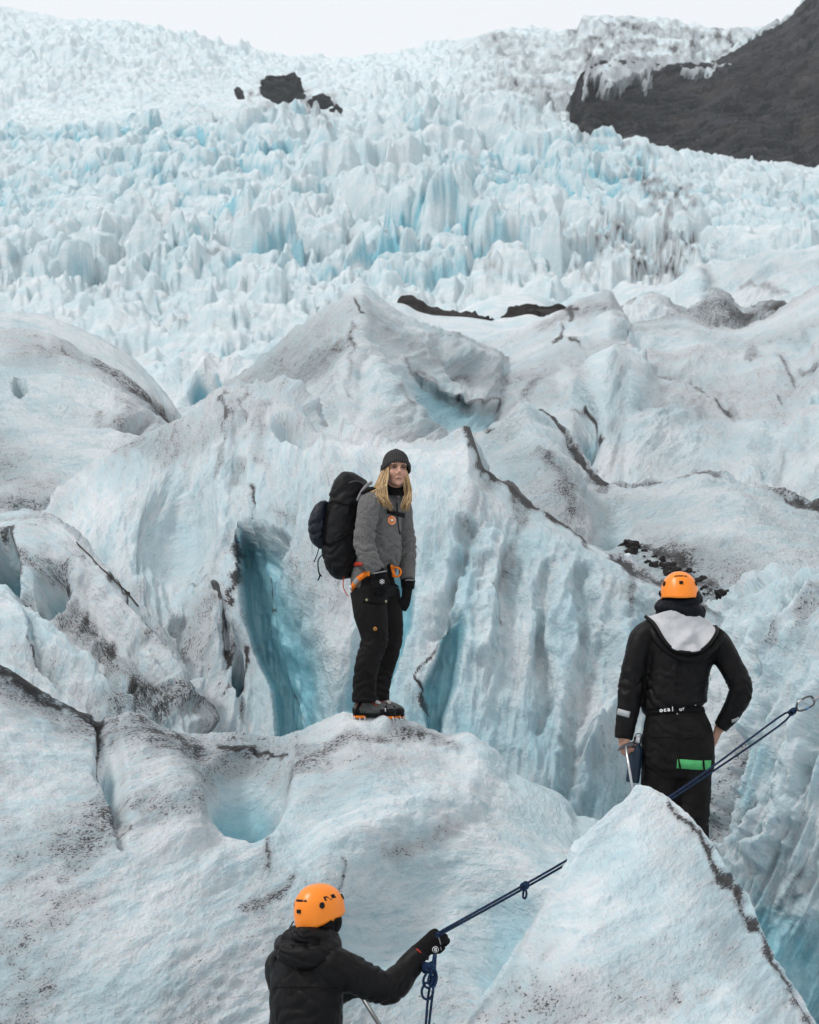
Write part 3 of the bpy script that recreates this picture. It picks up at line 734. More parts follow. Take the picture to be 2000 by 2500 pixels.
sheet('middle_right_ice_ridge', mat=ICE_MID, rows=rowsR, crest=2, crest_line=[(1310, 1480, 6, 0.85), (1480, 1760, 4, 0.45), (1850, 2020, 7, 0.5)], step=4.0, sharp=0.12, streak=D(46), uvs=0.75, seed=51, dirt0=0.40, jag=0.03,
      noise=[(2.2, 0.6, 0.09, 4, 1, 0.4), (0.7, 0.22, 0.04, 4, 1, 0.3), (0.2, 0.09, 0.014, 3, 0)],
      feats=[('line', [(1390, 1100), (1430, 1180), (1480, 1240), (1500, 1300)], 40, -0.08), ('dent', 1500, 1290, 60, 90, D(30), 0.2, 1.0, 0.35), ('line', [(1280, 1040), (1330, 1120), (1400, 1230)], 50, 0.08)],
      strokes=[('dirt', [(1320, 1003), (1350, 1028), (1392, 1073), (1425, 1122), (1455, 1168), (1478, 1195)], 6, 1.4), ('dirt', [(1195, 1055), (1205, 1050)], 8, 1.2), ('dirt', [(1200, 1080), (1330, 1150), (1400, 1240)], 90, 0.25), ('dirt', [(1320, 1130), (1370, 1180), (1385, 1240), (1400, 1260)], (14, 26, 26, 20), 0.6),
               ('dirt', [(1410, 1150), (1440, 1170), (1470, 1190)], 14, 0.8), ('dirt', [(1480, 1193), (1540, 1200), (1620, 1180), (1720, 1156), (1760, 1172)], 8, 0.7), ('dirt', [(1870, 1205), (1940, 1228), (2010, 1256)], 12, 0.9),
               ('dirt', [(1600, 1330), (1700, 1380), (1800, 1400)], 60, 0.3), ('dirt', [(1850, 1270), (2000, 1330)], 60, 0.3), ('dirt', [(1530, 1340), (1640, 1375), (1700, 1430), (1780, 1475)], (16, 34, 36, 26), 1.1)])

# --- left dome
crestF = [(-300, 760, 33), (-60, 765, 33), (0, 768, 33), (90, 776, 32.5), (160, 795, 32), (220, 822, 31.5), (290, 858, 31), (340, 895, 30.5), (385, 945, 30), (420, 995, 29.5), (445, 1030, 29.2), (480, 1100, 29)]
rowsF = [behind(crestF, 300, 8), behind(crestF, 40, 2), byx(crestF), behind(crestF, 50, -2.2),
         byx([(-300, 950, 27.5), (0, 960, 27.5), (150, 980, 27), (290, 1010, 26.8), (380, 1060, 27), (480, 1150, 27.5)]),
         byx([(-300, 1120, 25), (0, 1130, 25), (150, 1140, 24.8), (300, 1160, 24.5), (480, 1250, 25)]),
         byx([(-300, 1300, 23), (0, 1310, 22.8), (300, 1330, 22.8), (480, 1400, 23)]), byx([(-300, 1550, 21.6), (0, 1550, 21.5), (300, 1550, 21.5), (480, 1600, 21.8)])]
sheet('left_ice_dome', mat=ICE_MID, rows=rowsF, crest=2, step=4.2, streak=D(-9), uvs=0.55, seed=61, dirt0=0.42, jag=0.02,
      noise=[(3.5, 0.9, 0.14, 4, 0, 0.5), (1.2, 0.3, 0.05, 4, 1, 0.3), (0.3, 0.12, 0.016, 3, 0)],
      feats=[('dent', 52, 968, 22, 14, 0, 0.5, 1.4, 0.5), ('line', [(200, 880), (300, 950), (380, 1020), (420, 1050)], 50, -0.1), ('dent', 320, 1055, 50, 22, D(-8), 0.25, 1.0)],
      strokes=[('dirt', [(230, 895), (300, 945), (360, 990), (430, 1015)], (20, 26, 24, 14), 0.6), ('dirt', [(270, 1040), (330, 1050), (360, 1060)], (30, 26, 20), 0.7), ('dirt', [(300, 990), (360, 1020), (440, 1040)], 40, 0.5), ('dirt', [(0, 930), (150, 910), (260, 920)], 70, 0.25),
               ('dirt', [(0, 1140), (100, 1180), (60, 1240)], 80, 0.3), ('dirt', [(0, 1230), (140, 1240)], 24, 0.5), ('clean', [(-100, 780), (100, 790), (250, 850), (330, 910)], 70, 0.8), ('clean', [(100, 1060), (250, 1110)], 40, 0.6), ('blue', [(30, 1240), (60, 1236)], 24, 0.5)])

# --- pointed peak behind the woman
crestG = [(380, 1010, 40), (440, 1000, 40), (520, 960, 39), (600, 905, 38), (640, 872, 37.5), (700, 820, 37), (760, 775, 36.5), (820, 735, 36.2), (860, 703, 36), (880, 690, 36), (905, 705, 36), (940, 735, 36.2), (970, 755, 36.5), (1040, 790, 37),
          (1110, 810, 38), (1180, 840, 40.5), (1260, 880, 46.5)]
rowsG = [behind(crestG, 250, 8), behind(crestG, 40, 2.2), byx(crestG),
         byx([(380, 1040, 39), (520, 990, 37.5), (640, 920, 36), (760, 830, 34.8), (860, 765, 33.8), (880, 752, 33.8), (905, 770, 34), (970, 820, 35), (1040, 850, 35.5), (1110, 870, 36), (1190, 900, 38.5), (1260, 930, 44)]),
         byx([(380, 1080, 37), (520, 1050, 35.5), (640, 980, 34), (760, 910, 33), (860, 860, 31.8), (905, 870, 32), (970, 900, 33), (1040, 920, 34.5), (1110, 950, 35), (1190, 975, 36), (1260, 1000, 39.5)]),
         byx([(380, 1150, 34), (520, 1130, 33), (640, 1060, 32), (760, 990, 31), (860, 960, 30), (930, 970, 29.8), (1000, 1010, 30.5), (1080, 1050, 32.5), (1180, 1060, 33.5), (1260, 1080, 35.8)]),
         byx([(380, 1250, 31), (640, 1180, 29), (860, 1110, 27.5), (960, 1110, 27.3), (1060, 1120, 28), (1180, 1150, 29.5), (1260, 1180, 31.5)]),
         byx([(380, 1400, 28), (640, 1350, 26.5), (860, 1300, 25.5), (1060, 1300, 25.5), (1260, 1350, 28)])]


def blueG(px, py):
    yl = np.interp(px, [990, 1030, 1090, 1160, 1215, 1250], [880, 925, 960, 985, 985, 1000])
    m = smooth(0, 25, py - yl) * smooth(985, 1030, px) * (1 - smooth(1190, 1250, px)) * smooth(1130, 1000, py)
    return 0.7 * m + 0.4 * np.exp(-((px - 640) / 60) ** 2 - ((py - 860) / 90) ** 2), -0.3 * m


def scoopG(px, py):
    yl = np.interp(px, [990, 1030, 1090, 1160, 1215, 1250], [880, 925, 960, 985, 985, 1000])
    d = py - yl
    return smooth(-3, 14, d) * (1 - smooth(60, 130, d)) * smooth(985, 1030, px) * (1 - smooth(1200, 1250, px))


sheet('pointed_ice_peak', mat=ICE_MID, rows=rowsG, crest=2, step=4.0, sharp=0.2, streak=D(60), uvs=0.5, seed=71, dirt0=0.36, jag=0.03, blue_fn=blueG,
      noise=[(4.0, 0.8, 0.06, 4, 1, 1.0), (1.2, 0.3, 0.03, 4, 1, 0.5), (0.35, 0.14, 0.012, 3, 0)],
      feats=[('shift', scoopG, (0, 0.55, 0)), ('line', [(870, 800), (860, 880), (852, 980), (850, 1080)], 60, 0.12), ('line', [(900, 880), (950, 960), (1010, 1030), (1060, 1080)], 50, 0.16), ('line', [(890, 900), (872, 970), (865, 1060)], 40, -0.12),
             ('line', [(1070, 850), (1110, 890), (1160, 940)], 40, -0.15), ('line', [(1130, 860), (1190, 880), (1180, 910)], 34, 0.12)],
      strokes=[('dirt', [(872, 730), (873, 750), (875, 770)], 5, 1.3), ('dirt', [(868, 800), (852, 830), (856, 900), (855, 980)], (4, 9, 7, 8), 0.7), ('dirt', [(800, 880), (840, 850), (850, 840)], (40, 30, 10), 0.4), ('dirt', [(720, 960), (770, 880), (800, 850)], 60, 0.25),
               ('dirt', [(985, 880), (1030, 925), (1090, 962), (1120, 972)], (8, 12, 10, 6), 0.8), ('dirt', [(1120, 975), (1210, 980), (1222, 1000), (1215, 1030)], 6, 1.1), ('dirt', [(950, 970), (990, 1010), (1050, 1060)], (8, 10, 20), 0.6), ('dirt', [(1095, 800), (1130, 830)], 16, 0.5), ('dirt', [(1100, 910), (1150, 915)], 10, 0.7),
               ('clean', [(880, 690), (950, 760), (1040, 800)], 34, 0.95), ('clean', [(880, 900), (900, 1000)], 40, 0.8)])

# --- long slopes on the right
crestH = [(1000, 850, 50), (1080, 838, 50), (1200, 815, 50), (1328, 783, 50), (1402, 743, 50), (1450, 722, 50), (1485, 713, 50), (1500, 735, 49.5), (1528, 791, 48), (1600, 782, 48.5), (1667, 776, 49), (1737, 798, 48), (1811, 800, 48), (1850, 785, 48),
          (1902, 761, 48), (2000, 704, 48), (2150, 650, 48), (2400, 600, 48)]
rowsH = [behind(crestH, 200, 6), behind(crestH, 30, 2), byx(crestH),
         byx([(1000, 900, 46), (1200, 880, 45.5), (1328, 850, 45), (1402, 810, 44.5), (1485, 790, 44), (1528, 830, 44.5), (1667, 840, 45), (1811, 850, 44), (1902, 830, 43.5), (2000, 790, 43), (2400, 720, 42.5)]),
         byx([(1000, 1000, 41), (1200, 960, 40), (1328, 920, 39.5), (1402, 890, 39), (1485, 880, 38.3), (1560, 900, 38.8), (1667, 940, 39.5), (1811, 940, 38.5), (1902, 920, 38), (2000, 890, 37.5), (2400, 840, 37)]),
         byx([(1000, 1090, 36), (1200, 1050, 35.5), (1328, 1010, 35), (1402, 985, 34.5), (1470, 985, 33.4), (1530, 990, 33.4), (1620, 1030, 34.3), (1700, 1050, 34.5), (1811, 1060, 33.5), (1902, 1040, 33), (2000, 1020, 32.5), (2400, 980, 32)]),
         byx([(1000, 1200, 32), (1200, 1150, 31.5), (1328, 1120, 31), (1402, 1120, 31), (1470, 1140, 31), (1560, 1150, 31), (1700, 1160, 31), (1811, 1170, 30), (2000, 1150, 29.5), (2400, 1120, 29)]),
         byx([(1000, 1350, 28.5), (1200, 1350, 28), (1402, 1350, 28), (1700, 1350, 27), (2000, 1400, 26), (2400, 1400, 25.5)])]
sheet('right_long_ice_slope', mat=ICE_MID, rows=rowsH, crest=2, step=4.2, sharp=0.25, streak=D(74), uvs=0.42, seed=81, dirt0=0.40, jag=0.03,
      noise=[(5.0, 1.2, 0.10, 4, 1, 0.8), (1.6, 0.4, 0.05, 4, 1, 0.5), (0.4, 0.16, 0.02, 3, 0)],
      feats=[('dent', 1435, 1080, 44, 100, D(8), 0.5, 1.0, 0.3), ('line', [(1505, 790), (1540, 840), (1560, 900)], 40, 0.12), ('dent', 1495, 940, 120, 90, D(-15), -0.45, 0.8), ('line', [(1540, 850), (1640, 940), (1740, 970), (1790, 1010)], 20, -0.1),
             ('dent', 1556, 850, 30, 18, 0, 0.3, 1.0, 0.4), ('line', [(1960, 840), (1930, 960), (1880, 1100), (1860, 1190)], 60, -0.2), ('dent', 1985, 960, 40, 50, D(20), 0.3, 1.0, 0.5), ('line', [(1700, 900), (1650, 1000), (1560, 1120)], 90, 0.14), ('line', [(1360, 830), (1300, 930), (1240, 1000)], 90, 0.14)],
      strokes=[('dirt', [(1440, 1010), (1452, 1030), (1442, 1070), (1432, 1110)], (7, 9, 8, 3), 1.8), ('dirt', [(1452, 1030), (1465, 1060), (1466, 1080)], 5, 1.6), ('dirt', [(1412, 1018), (1425, 1020), (1440, 1010)], 5, 1.4), ('dirt', [(1404, 1000), (1402, 1020)], 3, 1.2),  # darkness of the hole below the dome, painted as near-black strokes
               ('dirt', [(1445, 1080), (1450, 1150)], 16, 0.6), ('dirt', [(1548, 960), (1555, 1000)], (8, 10), 0.7), ('dirt', [(1610, 925), (1650, 950)], 14, 0.6), ('dirt', [(1690, 955), (1730, 970), (1745, 995), (1775, 1010)], (5, 5, 5, 14), 1.0),
               ('dirt', [(1388, 760), (1405, 762), (1402, 790), (1400, 800)], (10, 12, 6, 3), 1.0), ('dirt', [(1405, 762), (1416, 763)], 5, 2.0), ('dirt', [(1358, 855), (1362, 842), (1380, 825), (1383, 815)], 4, 1.3), ('dirt', [(1385, 838), (1402, 838), (1410, 845)], 4, 1.2), ('dirt', [(1330, 800), (1400, 770), (1490, 740)], 40, 0.4),
               ('dirt', [(1535, 800), (1538, 840), (1540, 870)], 9, 0.5), ('dirt', [(1290, 990), (1330, 950)], 14, 0.55), ('dirt', [(1910, 870), (1930, 900), (1926, 920)], (14, 10, 4), 0.8), ('dirt', [(1950, 880), (1985, 870)], 16, 0.7), ('dirt', [(1890, 950), (1896, 970)], 5, 0.9), ('dirt', [(1920, 1090), (1900, 1150), (1885, 1190)], 18, 0.5),
               ('dirt', [(1820, 880), (1850, 870), (1835, 885)], 10, 0.6), ('dirt', [(1990, 1000), (1950, 1080)], 30, 0.35), ('dirt', [(1750, 1060), (1900, 1000)], 60, 0.2),
               ('clean', [(1420, 960), (1500, 900), (1560, 960)], 60, 0.95), ('blue', [(1480, 1060), (1600, 1120), (1750, 1140)], 80, 0.35), ('blue', [(1920, 1130), (2000, 1180)], 70, 0.35)])
crestH3 = [(1480, 775, 55), (1530, 745, 54.5), (1560, 738, 54), (1620, 742, 54), (1676, 757, 53.5), (1700, 748, 53.5), (1741, 722, 53), (1780, 740, 53), (1815, 765, 52.5), (1860, 758, 53), (1950, 752, 53), (2150, 720, 53)]
sheet('dirty_ice_lip', mat=ICE_MID, rows=[behind(crestH3, 60, 5), behind(crestH3, -6, 1.6), byx(crestH3), behind(crestH3, 34, -0.8), behind(crestH3, 80, -1.6), behind(crestH3, 180, -3.4)], crest=2, step=3.4, streak=D(80), uvs=0.4, seed=91, dirt0=0.55,
      noise=[(2.0, 0.6, 0.14, 4, 1, 0.3)], jag=0.06, crest_dirt=0.85, crest_dirt_w=16, strokes=[('dirt', [(1720, 740), (1760, 745), (1800, 775)], 40, 0.5), ('clean', [(1500, 765), (1545, 765), (1600, 790)], 26, 0.8)])
crestH2 = [(1440, 740, 64), (1506, 708, 64), (1546, 698, 64), (1611, 700, 64), (1660, 680, 64), (1706, 654, 63.5), (1740, 656, 64), (1772, 652, 64), (1902, 617, 65), (2000, 609, 65), (2400, 590, 66)]
sheet('upper_right_ice_slope', mat=ICE_MID, rows=[behind(crestH2, 120, 10), behind(crestH2, 20, 3), byx(crestH2), behind(crestH2, 50, -3.5), behind(crestH2, 120, -7), behind(crestH2, 240, -11)], crest=2, step=3.6, streak=D(66), uvs=0.35, seed=95, dirt0=0.2,
      noise=[(5.0, 1.4, 0.15, 4, 1, 0.8), (1.5, 0.5, 0.06, 3, 1, 0.4)], feats=[('line', [(1700, 690), (1680, 715), (1660, 740)], 40, 0.15)],
      strokes=[('dirt', [(1800, 700), (1870, 705), (1920, 710)], (14, 16, 8), 0.7), ('dirt', [(1700, 660), (1730, 690)], 20, 0.4), ('clean', [(1500, 710), (1620, 720), (1680, 700)], 40, 0.95), ('dirt', [(1800, 650), (2000, 640)], 40, 0.15)])

# --- snow bank and debris mounds under the icefall
crestM = [(820, 840, 78), (900, 812, 77), (1000, 792, 76), (1100, 775, 75), (1140, 757, 75), (1180, 735, 75), (1230, 720, 75), (1280, 720, 75), (1330, 735, 75), (1360, 760, 75), (1378, 755, 75), (1400, 730, 75), (1440, 720, 75), (1500, 722, 75), (1620, 730, 75)]
sheet('snow_bank', mat=ICE_MID, rows=[behind(crestM, 100, 10), behind(crestM, 20, 3), byx(crestM), behind(crestM, 36, -4), behind(crestM, 62, -8.5), behind(crestM, 130, -16), behind(crestM, 230, -22)], crest=2, step=3.8, streak=D(-20), uvs=0.3, seed=101, dirt0=0.0,
      noise=[(4.0, 1.5, 0.2, 3, 0, 0.3)], strokes=[('dirt', [(1000, 810), (1100, 800), (1300, 800)], 30, 0.3)])


def mound(name, crest, rows, seed):
    sheet(name, rows, 1, step=2.6, seed=seed, mat=ROCK_NEAR_FAR, noise=[(1.2, 0.8, 0.25, 5, 1, 0.2)], jag=0.08)


ROCK_NEAR_FAR = make_rock('moraine_debris', scale=1.6, bumpd=0.15, pale=0.3)
c1 = [(958, 782, 68), (978, 752, 69), (1000, 742, 69), (1018, 746, 69), (1040, 758, 69), (1070, 770, 69), (1100, 775, 69), (1130, 774, 69), (1160, 779, 69), (1195, 790, 68)]
mound('debris_mound', c1, [behind(c1, 30, 2), byx(c1), byx([(958, 780, 67.8), (1000, 752, 67.5), (1040, 768, 67.5), (1100, 778, 67.5), (1195, 788, 67.8)]), byx([(958, 810, 67), (1040, 810, 66), (1195, 815, 67)])], 111)
c2 = [(1215, 790, 68.5), (1240, 774, 68.5), (1268, 758, 68.5), (1310, 752, 68.5), (1345, 755, 68.5), (1375, 761, 68.5), (1400, 780, 68.5)]
mound('debris_mound', c2, [behind(c2, 30, 2), byx(c2), byx([(1215, 794, 68), (1300, 776, 67.5), (1400, 786, 68)]), byx([(1215, 820, 67), (1300, 815, 66), (1400, 820, 67)])], 113)

crestL = [(900, 760, 62), (950, 745, 62), (980, 748, 62), (1025, 769, 62), (1060, 776, 62), (1094, 779, 62), (1130, 780, 62), (1180, 783, 62), (1225, 788, 62), (1260, 780, 62), (1300, 777, 62), (1360, 774, 62), (1420, 790, 62), (1500, 800, 62)]
sheet('snow_lip', mat=ICE_MID, rows=[behind(crestL, 60, 4), behind(crestL, 8, 2), byx(crestL), behind(crestL, 40, -4), behind(crestL, 140, -12)], crest=2, step=3.8, streak=D(20), uvs=0.3, seed=103, dirt0=0.12, noise=[(4.0, 1.5, 0.12, 3, 0, 0.5)], jag=0.04)

# --- blue blocks between dome and peak
crestS = [(340, 1000, 56), (380, 960, 55), (420, 915, 55), (440, 888, 55), (500, 880, 55), (560, 895, 54), (620, 886, 54), (680, 850, 54), (740, 840, 55)]
sheet('ice_block_row', mat=ICE_MID, rows=[behind(crestS, 100, 8), behind(crestS, 15, 2), byx(crestS), behind(crestS, 45, -1.5), behind(crestS, 100, -3), behind(crestS, 220, -7)], crest=2, step=3.6, streak=D(75), uvs=0.35, seed=121, dirt0=0.05, blue0=0.05,
      noise=[(2.5, 0.9, 0.25, 4, 1, 0.3), (1.0, 0.4, 0.1, 3, 0)], feats=[('dent', 500, 960, 46, 50, 0, 0.8, 1.2, 0.8)], strokes=[('blue', [(540, 930), (545, 980)], 18, 0.7), ('blue', [(470, 950), (540, 990)], 40, 0.4)])

# ---------------------------------------------------------------- icefall, far glacier, cliff
def teeth(X, Y, cw, cd, seed, kx=1.0, kf=2.2, kb=0.7, hmin=0.25):
    """height 0..1 of overlapping ice blades; each has a crest across the slope, a steep front and a gentler back"""
    gx = np.floor(X / cw); gy = np.floor(Y / cd)
    h = np.full(X.shape, -1.0); tip = np.zeros(X.shape)
    z0 = np.zeros_like(gx)
    for dj in (-1, 0, 1):
        for di in (-1, 0, 1):
            ix, iy = gx + di, gy + dj
            cx = (ix + 0.5 + 0.9 * (_hash(ix, iy, z0, seed) - 0.5)) * cw
            cy = (iy + 0.5 + 0.9 * (_hash(ix, iy, z0 + 1, seed) - 0.5)) * cd
            r = _hash(ix, iy, z0 + 2, seed)
            H = hmin + (1 - hmin) * r ** 1.4
            an = (_hash(ix, iy, z0 + 3, seed) - 0.5) * 1.7
            k = 0.6 + 0.9 * _hash(ix, iy, z0 + 4, seed)
            dx, dy = (X - cx), (Y - cy)
            ux = dx * np.cos(an) + dy * np.sin(an); uy = -dx * np.sin(an) + dy * np.cos(an)
            lean = (_hash(ix, iy, z0 + 5, seed) - 0.5) * 1.0
            wf = 0.04 + 0.40 * _hash(ix, iy, z0 + 6, seed) ** 1.5
            tilt = (_hash(ix, iy, z0 + 7, seed) - 0.5) * 0.9
            ax = np.where(ux < 0, -ux * (1 - lean), ux * (1 + lean)) / cw
            ax = np.sqrt(np.clip(ax - wf, 0, None) ** 2 + 0.0015) + 0.18 * ax
            ay = np.where(uy < 0, np.clip(-uy / cd - 0.08, 0, None) * kf, np.clip(uy / cd - 0.1, 0, None) * kb)
            z = H + tilt * ux / cw * 0.6 - k * kx * ax * 1.5 - ay * k * 1.2
            m = z > h
            h = np.where(m, z, h); tip = np.where(m, r, tip)
    return h, tip


def blocks(X, Y, cw, cd, seed):
    """broken ice: every cell a tilted slab with fracture walls round it; also the distance to the nearest wall"""
    gx = np.floor(X / cw); gy = np.floor(Y / cd)
    f1 = np.full(X.shape, 9.0); f2 = np.full(X.shape, 9.0); h = np.zeros(X.shape)
    z0 = np.zeros_like(gx)
    for dj in (-1, 0, 1):
        for di in (-1, 0, 1):
            ix, iy = gx + di, gy + dj
            dx = X / cw - (ix + 0.5 + 0.95 * (_hash(ix, iy, z0, seed) - 0.5))
            dy = Y / cd - (iy + 0.5 + 0.95 * (_hash(ix, iy, z0 + 1, seed) - 0.5))
            an = (_hash(ix, iy, z0 + 4, seed) - 0.5) * 2.4
            ux = dx * np.cos(an) + dy * np.sin(an); uy = -dx * np.sin(an) + dy * np.cos(an)
            d = np.sqrt((ux * 1.35) ** 2 + (uy * 0.8) ** 2)
            r = _hash(ix, iy, z0 + 2, seed)
            z = r ** 1.3 + 1.1 * (_hash(ix, iy, z0 + 5, seed) - 0.5) * dx + (0.2 - 1.0 * _hash(ix, iy, z0 + 6, seed)) * dy - 0.45 * np.abs(ux)
            m = d < f1
            f2 = np.where(m, f1, np.minimum(f2, d)); h = np.where(m, z, h); f1 = np.where(m, d, f1)
    return h, f2 - f1


SKY_X = [-600, -300, 0, 150, 330, 450, 600, 700, 800, 860, 960, 1080, 1150, 1220, 1280, 1370, 1408, 1424, 1500, 1600, 1700, 1780, 1850, 1920, 2000, 2300, 2700]
SKY_Y = [-120, -60, -5, 30, 42, 75, 110, 124, 132, 136, 122, 96, 76, 56, 60, 66, 64, 26, 26, 36, 46, 61, 56, 46, 60, 120, 160]


def build_icefall():
    nu, = (650,)
    pxs = np.linspace(-260, 2260, nu)
    Ys = np.concatenate([np.geomspace(78, 240, 120)[:-1], np.linspace(240, 520, 380)[:-1], np.linspace(520, 640, 60)[:-1], np.geomspace(640, 1230, 210), np.geomspace(1245, 1500, 8)])
    nv = len(Ys)
    PX, YY = np.meshgrid(pxs, Ys)
    sky = np.interp(PX, SKY_X, SKY_Y)
    edge = np.interp(PX, [0, 400, 800, 1100, 1400, 1450, 1600, 1860, 2000], [330, 300, 310, 330, 345, 372, 385, 410, 425])   # brow of the lower icefall
    ty = [78, 110, 170, 250, 330]
    tv = [960, 860, 770, 660, 560]
    base = np.interp(YY, ty, tv)
    t = np.clip((YY - 330) / (480 - 330), 0, 1)
    base = np.where(YY > 330, 560 + (edge + 10 - 560) * t, base)
    t2 = np.clip((YY - 480) / (640 - 480), 0, 1)
    bench = edge + 10 - 45 * t2
    base = np.where(YY > 480, bench, base)
    t3 = np.clip((YY - 640) / (1200 - 640), 0, 1)
    base = np.where(YY > 640, (edge - 35) + (sky + 14 - (edge - 35)) * t3 ** 0.85, base)
    t4 = np.clip((YY - 1200) / 300, 0, 1)
    base = base + 160 * t4
    G = P(PX, base, YY)
    X, Y, Z = G[..., 0], YY, G[..., 2]
    # smooth the breaks
    wx = X + 2.6 * fbm(X / 11, Y / 16, None, 3, 5) + 1.1 * fbm(X / 3, Y / 6, None, 3, 15); wy = Y + 5.0 * fbm(X / 11 + 9, Y / 16, None, 3, 6) + 2.0 * fbm(X / 3 + 4, Y / 6, None, 3, 16)
    h1, r1 = teeth(wx, wy, 8.0, 17.0, 11, 0.9, 2.2, 0.7)
    b1, e1 = blocks(wx + 3, wy, 7.5, 15.0, 17)
    b2, e2 = blocks(wx * 1.03 + 7, wy + 3, 3.6, 8.0, 18)
    h3, r3 = teeth(wx + 2, wy + 5, 2.6, 6.0, 19, 0.9, 2.0, 0.8)
    amp = 1 + 0.55 * fbm(X / 45, Y / 70, None, 2, 21)
    lower = 1 - smooth(480, 545, Y)
    upper = smooth(660, 720, Y)
    centre = np.exp(-((PX - 1050) / 560) ** 2)
    right = smooth(1200, 1400, PX)
    A1 = 6.0 * smooth(230, 300, Y) * lower * (0.15 + 0.85 * centre) + 4.0 * upper * (1 - 0.3 * right)
    Ab = 4.6 * smooth(130, 280, Y) * lower * (0.5 + 0.5 * centre) + 4.2 * upper * (1 - 0.1 * right)
    Ac = 2.6 * lower * (0.35 + 0.65 * smooth(90, 240, Y)) + 2.6 * upper * (1 - 0.3 * right) + 0.5
    Ad = np.where(Y < 560, 1.0, 1.3)
    flat = np.exp(-((PX - 560) / 260) ** 2 - ((base - 235) / 45) ** 2)
    fl = 1 - 0.85 * flat
    H = amp * fl * (A1 * np.clip(h1 + 0.25, -0.1, 1.2) + 0.75 * Ab * (b1 - 0.5 * (1 - smooth(0.0, 0.3, e1))) + 0.7 * Ac * (b2 - 0.4 * (1 - smooth(0.0, 0.3, e2)))) + fl * 1.5 * Ad * np.clip(h3 + 0.2, 0, 1.2)
    for _ in range(1):                                      # melt the edges a little
        H[1:-1] = 0.25 * H[:-2] + 0.5 * H[1:-1] + 0.25 * H[2:]
        H[:, 1:-1] = 0.25 * H[:, :-2] + 0.5 * H[:, 1:-1] + 0.25 * H[:, 2:]
    H = H + 0.35 * fbm(X / 5, Y / 8, None, 4, 31) + 0.22 * fbm(X / 1.0, Y / 1.6, None, 3, 41)
    H = H * (1 - 0.35 * smooth(1100, 1200, Y)) * (0.55 + 0.45 * smooth(78, 160, Y))
    B = np.stack([X, Y, Z + H - 1.5], -1)
    B[..., 1] -= 0.6 * fbm(X / 3, Z / 3, None, 3, 51)
    N = grid_normals(B)
    px, py = proj(B)
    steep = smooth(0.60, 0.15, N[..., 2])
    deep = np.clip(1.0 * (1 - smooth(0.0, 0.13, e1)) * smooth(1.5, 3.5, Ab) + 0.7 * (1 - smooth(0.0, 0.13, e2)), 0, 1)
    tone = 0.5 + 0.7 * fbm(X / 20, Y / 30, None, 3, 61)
    blue = 0.02 + 0.22 * steep * np.clip(tone, 0.1, 1.2) + 0.52 * deep * np.clip(tone + 0.2, 0.2, 1.2) * lower  # bare blue ice, with the shade of cracks and steep faces painted in
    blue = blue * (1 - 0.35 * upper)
    wxp = px + 22 * fbm(px / 50, py / 50, None, 4, 71); wyp = py + 22 * fbm(px / 50 + 30, py / 50, None, 4, 72)
    dirt = np.zeros_like(X) + 0.02 + 0.16 * smooth(0.1, 0.9, fbm(X / 22, Y / 40, None, 4, 81))
    for pts, w, a in [([(1535, 415), (1600, 480), (1660, 490), (1640, 520)], 60, 0.95), ([(1480, 560), (1540, 600), (1560, 680), (1640, 660), (1660, 600)], 80, 1.05), ([(1380, 560), (1420, 680)], 50, 0.5),
                      ([(1190, 600), (1190, 690), (1160, 720)], 36, 0.75), ([(540, 600), (560, 660)], 40, 0.55), ([(180, 690), (330, 700), (420, 720)], 50, 0.35), ([(420, 760), (480, 800), (560, 800)], 36, 0.6), ([(560, 520), (600, 530)], 26, 0.45),
                      ([(1230, 120), (1300, 200), (1420, 180)], 90, 0.42), ([(1230, 180), (1250, 210)], 50, 0.5), ([(1300, 270), (1400, 260), (1420, 330)], 70, 0.55), ([(1430, 110), (1600, 130), (1800, 110)], 70, 0.75), ([(1450, 60), (1650, 80), (1850, 75)], 50, 0.4), ([(1440, 170), (1520, 190), (1600, 170)], 34, 0.8),
                      ([(1100, 260), (1250, 290)], 60, 0.3), ([(1500, 340), (1580, 360)], 30, 0.6), ([(1880, 480), (1990, 500)], 40, 0.4), ([(620, 215), (700, 225), (770, 250), (830, 262)], 34, 0.9), ([(640, 250), (720, 270), (790, 300)], 40, 0.6), ([(120, 500), (110, 540)], 30, 0.4), ([(240, 420), (220, 430)], 24, 0.4),
                      ([(200, 180), (400, 170), (420, 120)], 60, 0.2)]:
        d, _ = poly_dist(wxp, wyp, pts)
        q = np.clip(1 - d / w, 0, 1)
        dirt += a * q * q * (3 - 2 * q)
    dirt = dirt * np.clip(0.62 + 1.1 * fbm(px / 13, py / 10, None, 4, 85), 0.1, 1.9)
    dirt += 0.50 * smooth(960, 1300, px) * upper * np.clip(0.6 + 0.8 * fbm(X / 30, Y / 40, None, 3, 83), 0, 1.3)
    uv = np.stack([(Z + H + 0.35 * Y) * 0.42, X * 0.16], -1)
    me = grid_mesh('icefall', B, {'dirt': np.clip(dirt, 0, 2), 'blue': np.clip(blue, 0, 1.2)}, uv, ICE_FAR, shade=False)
    o = tag(link_obj('icefall', me), kind='structure')


build_icefall()


def rock_sheet(name, rows, crest, step, noise, seed, mat, jag=0.0):
    return sheet(name, rows, crest, step=step, seed=seed, mat=mat, noise=noise, jag=jag, streak=math.radians(28))


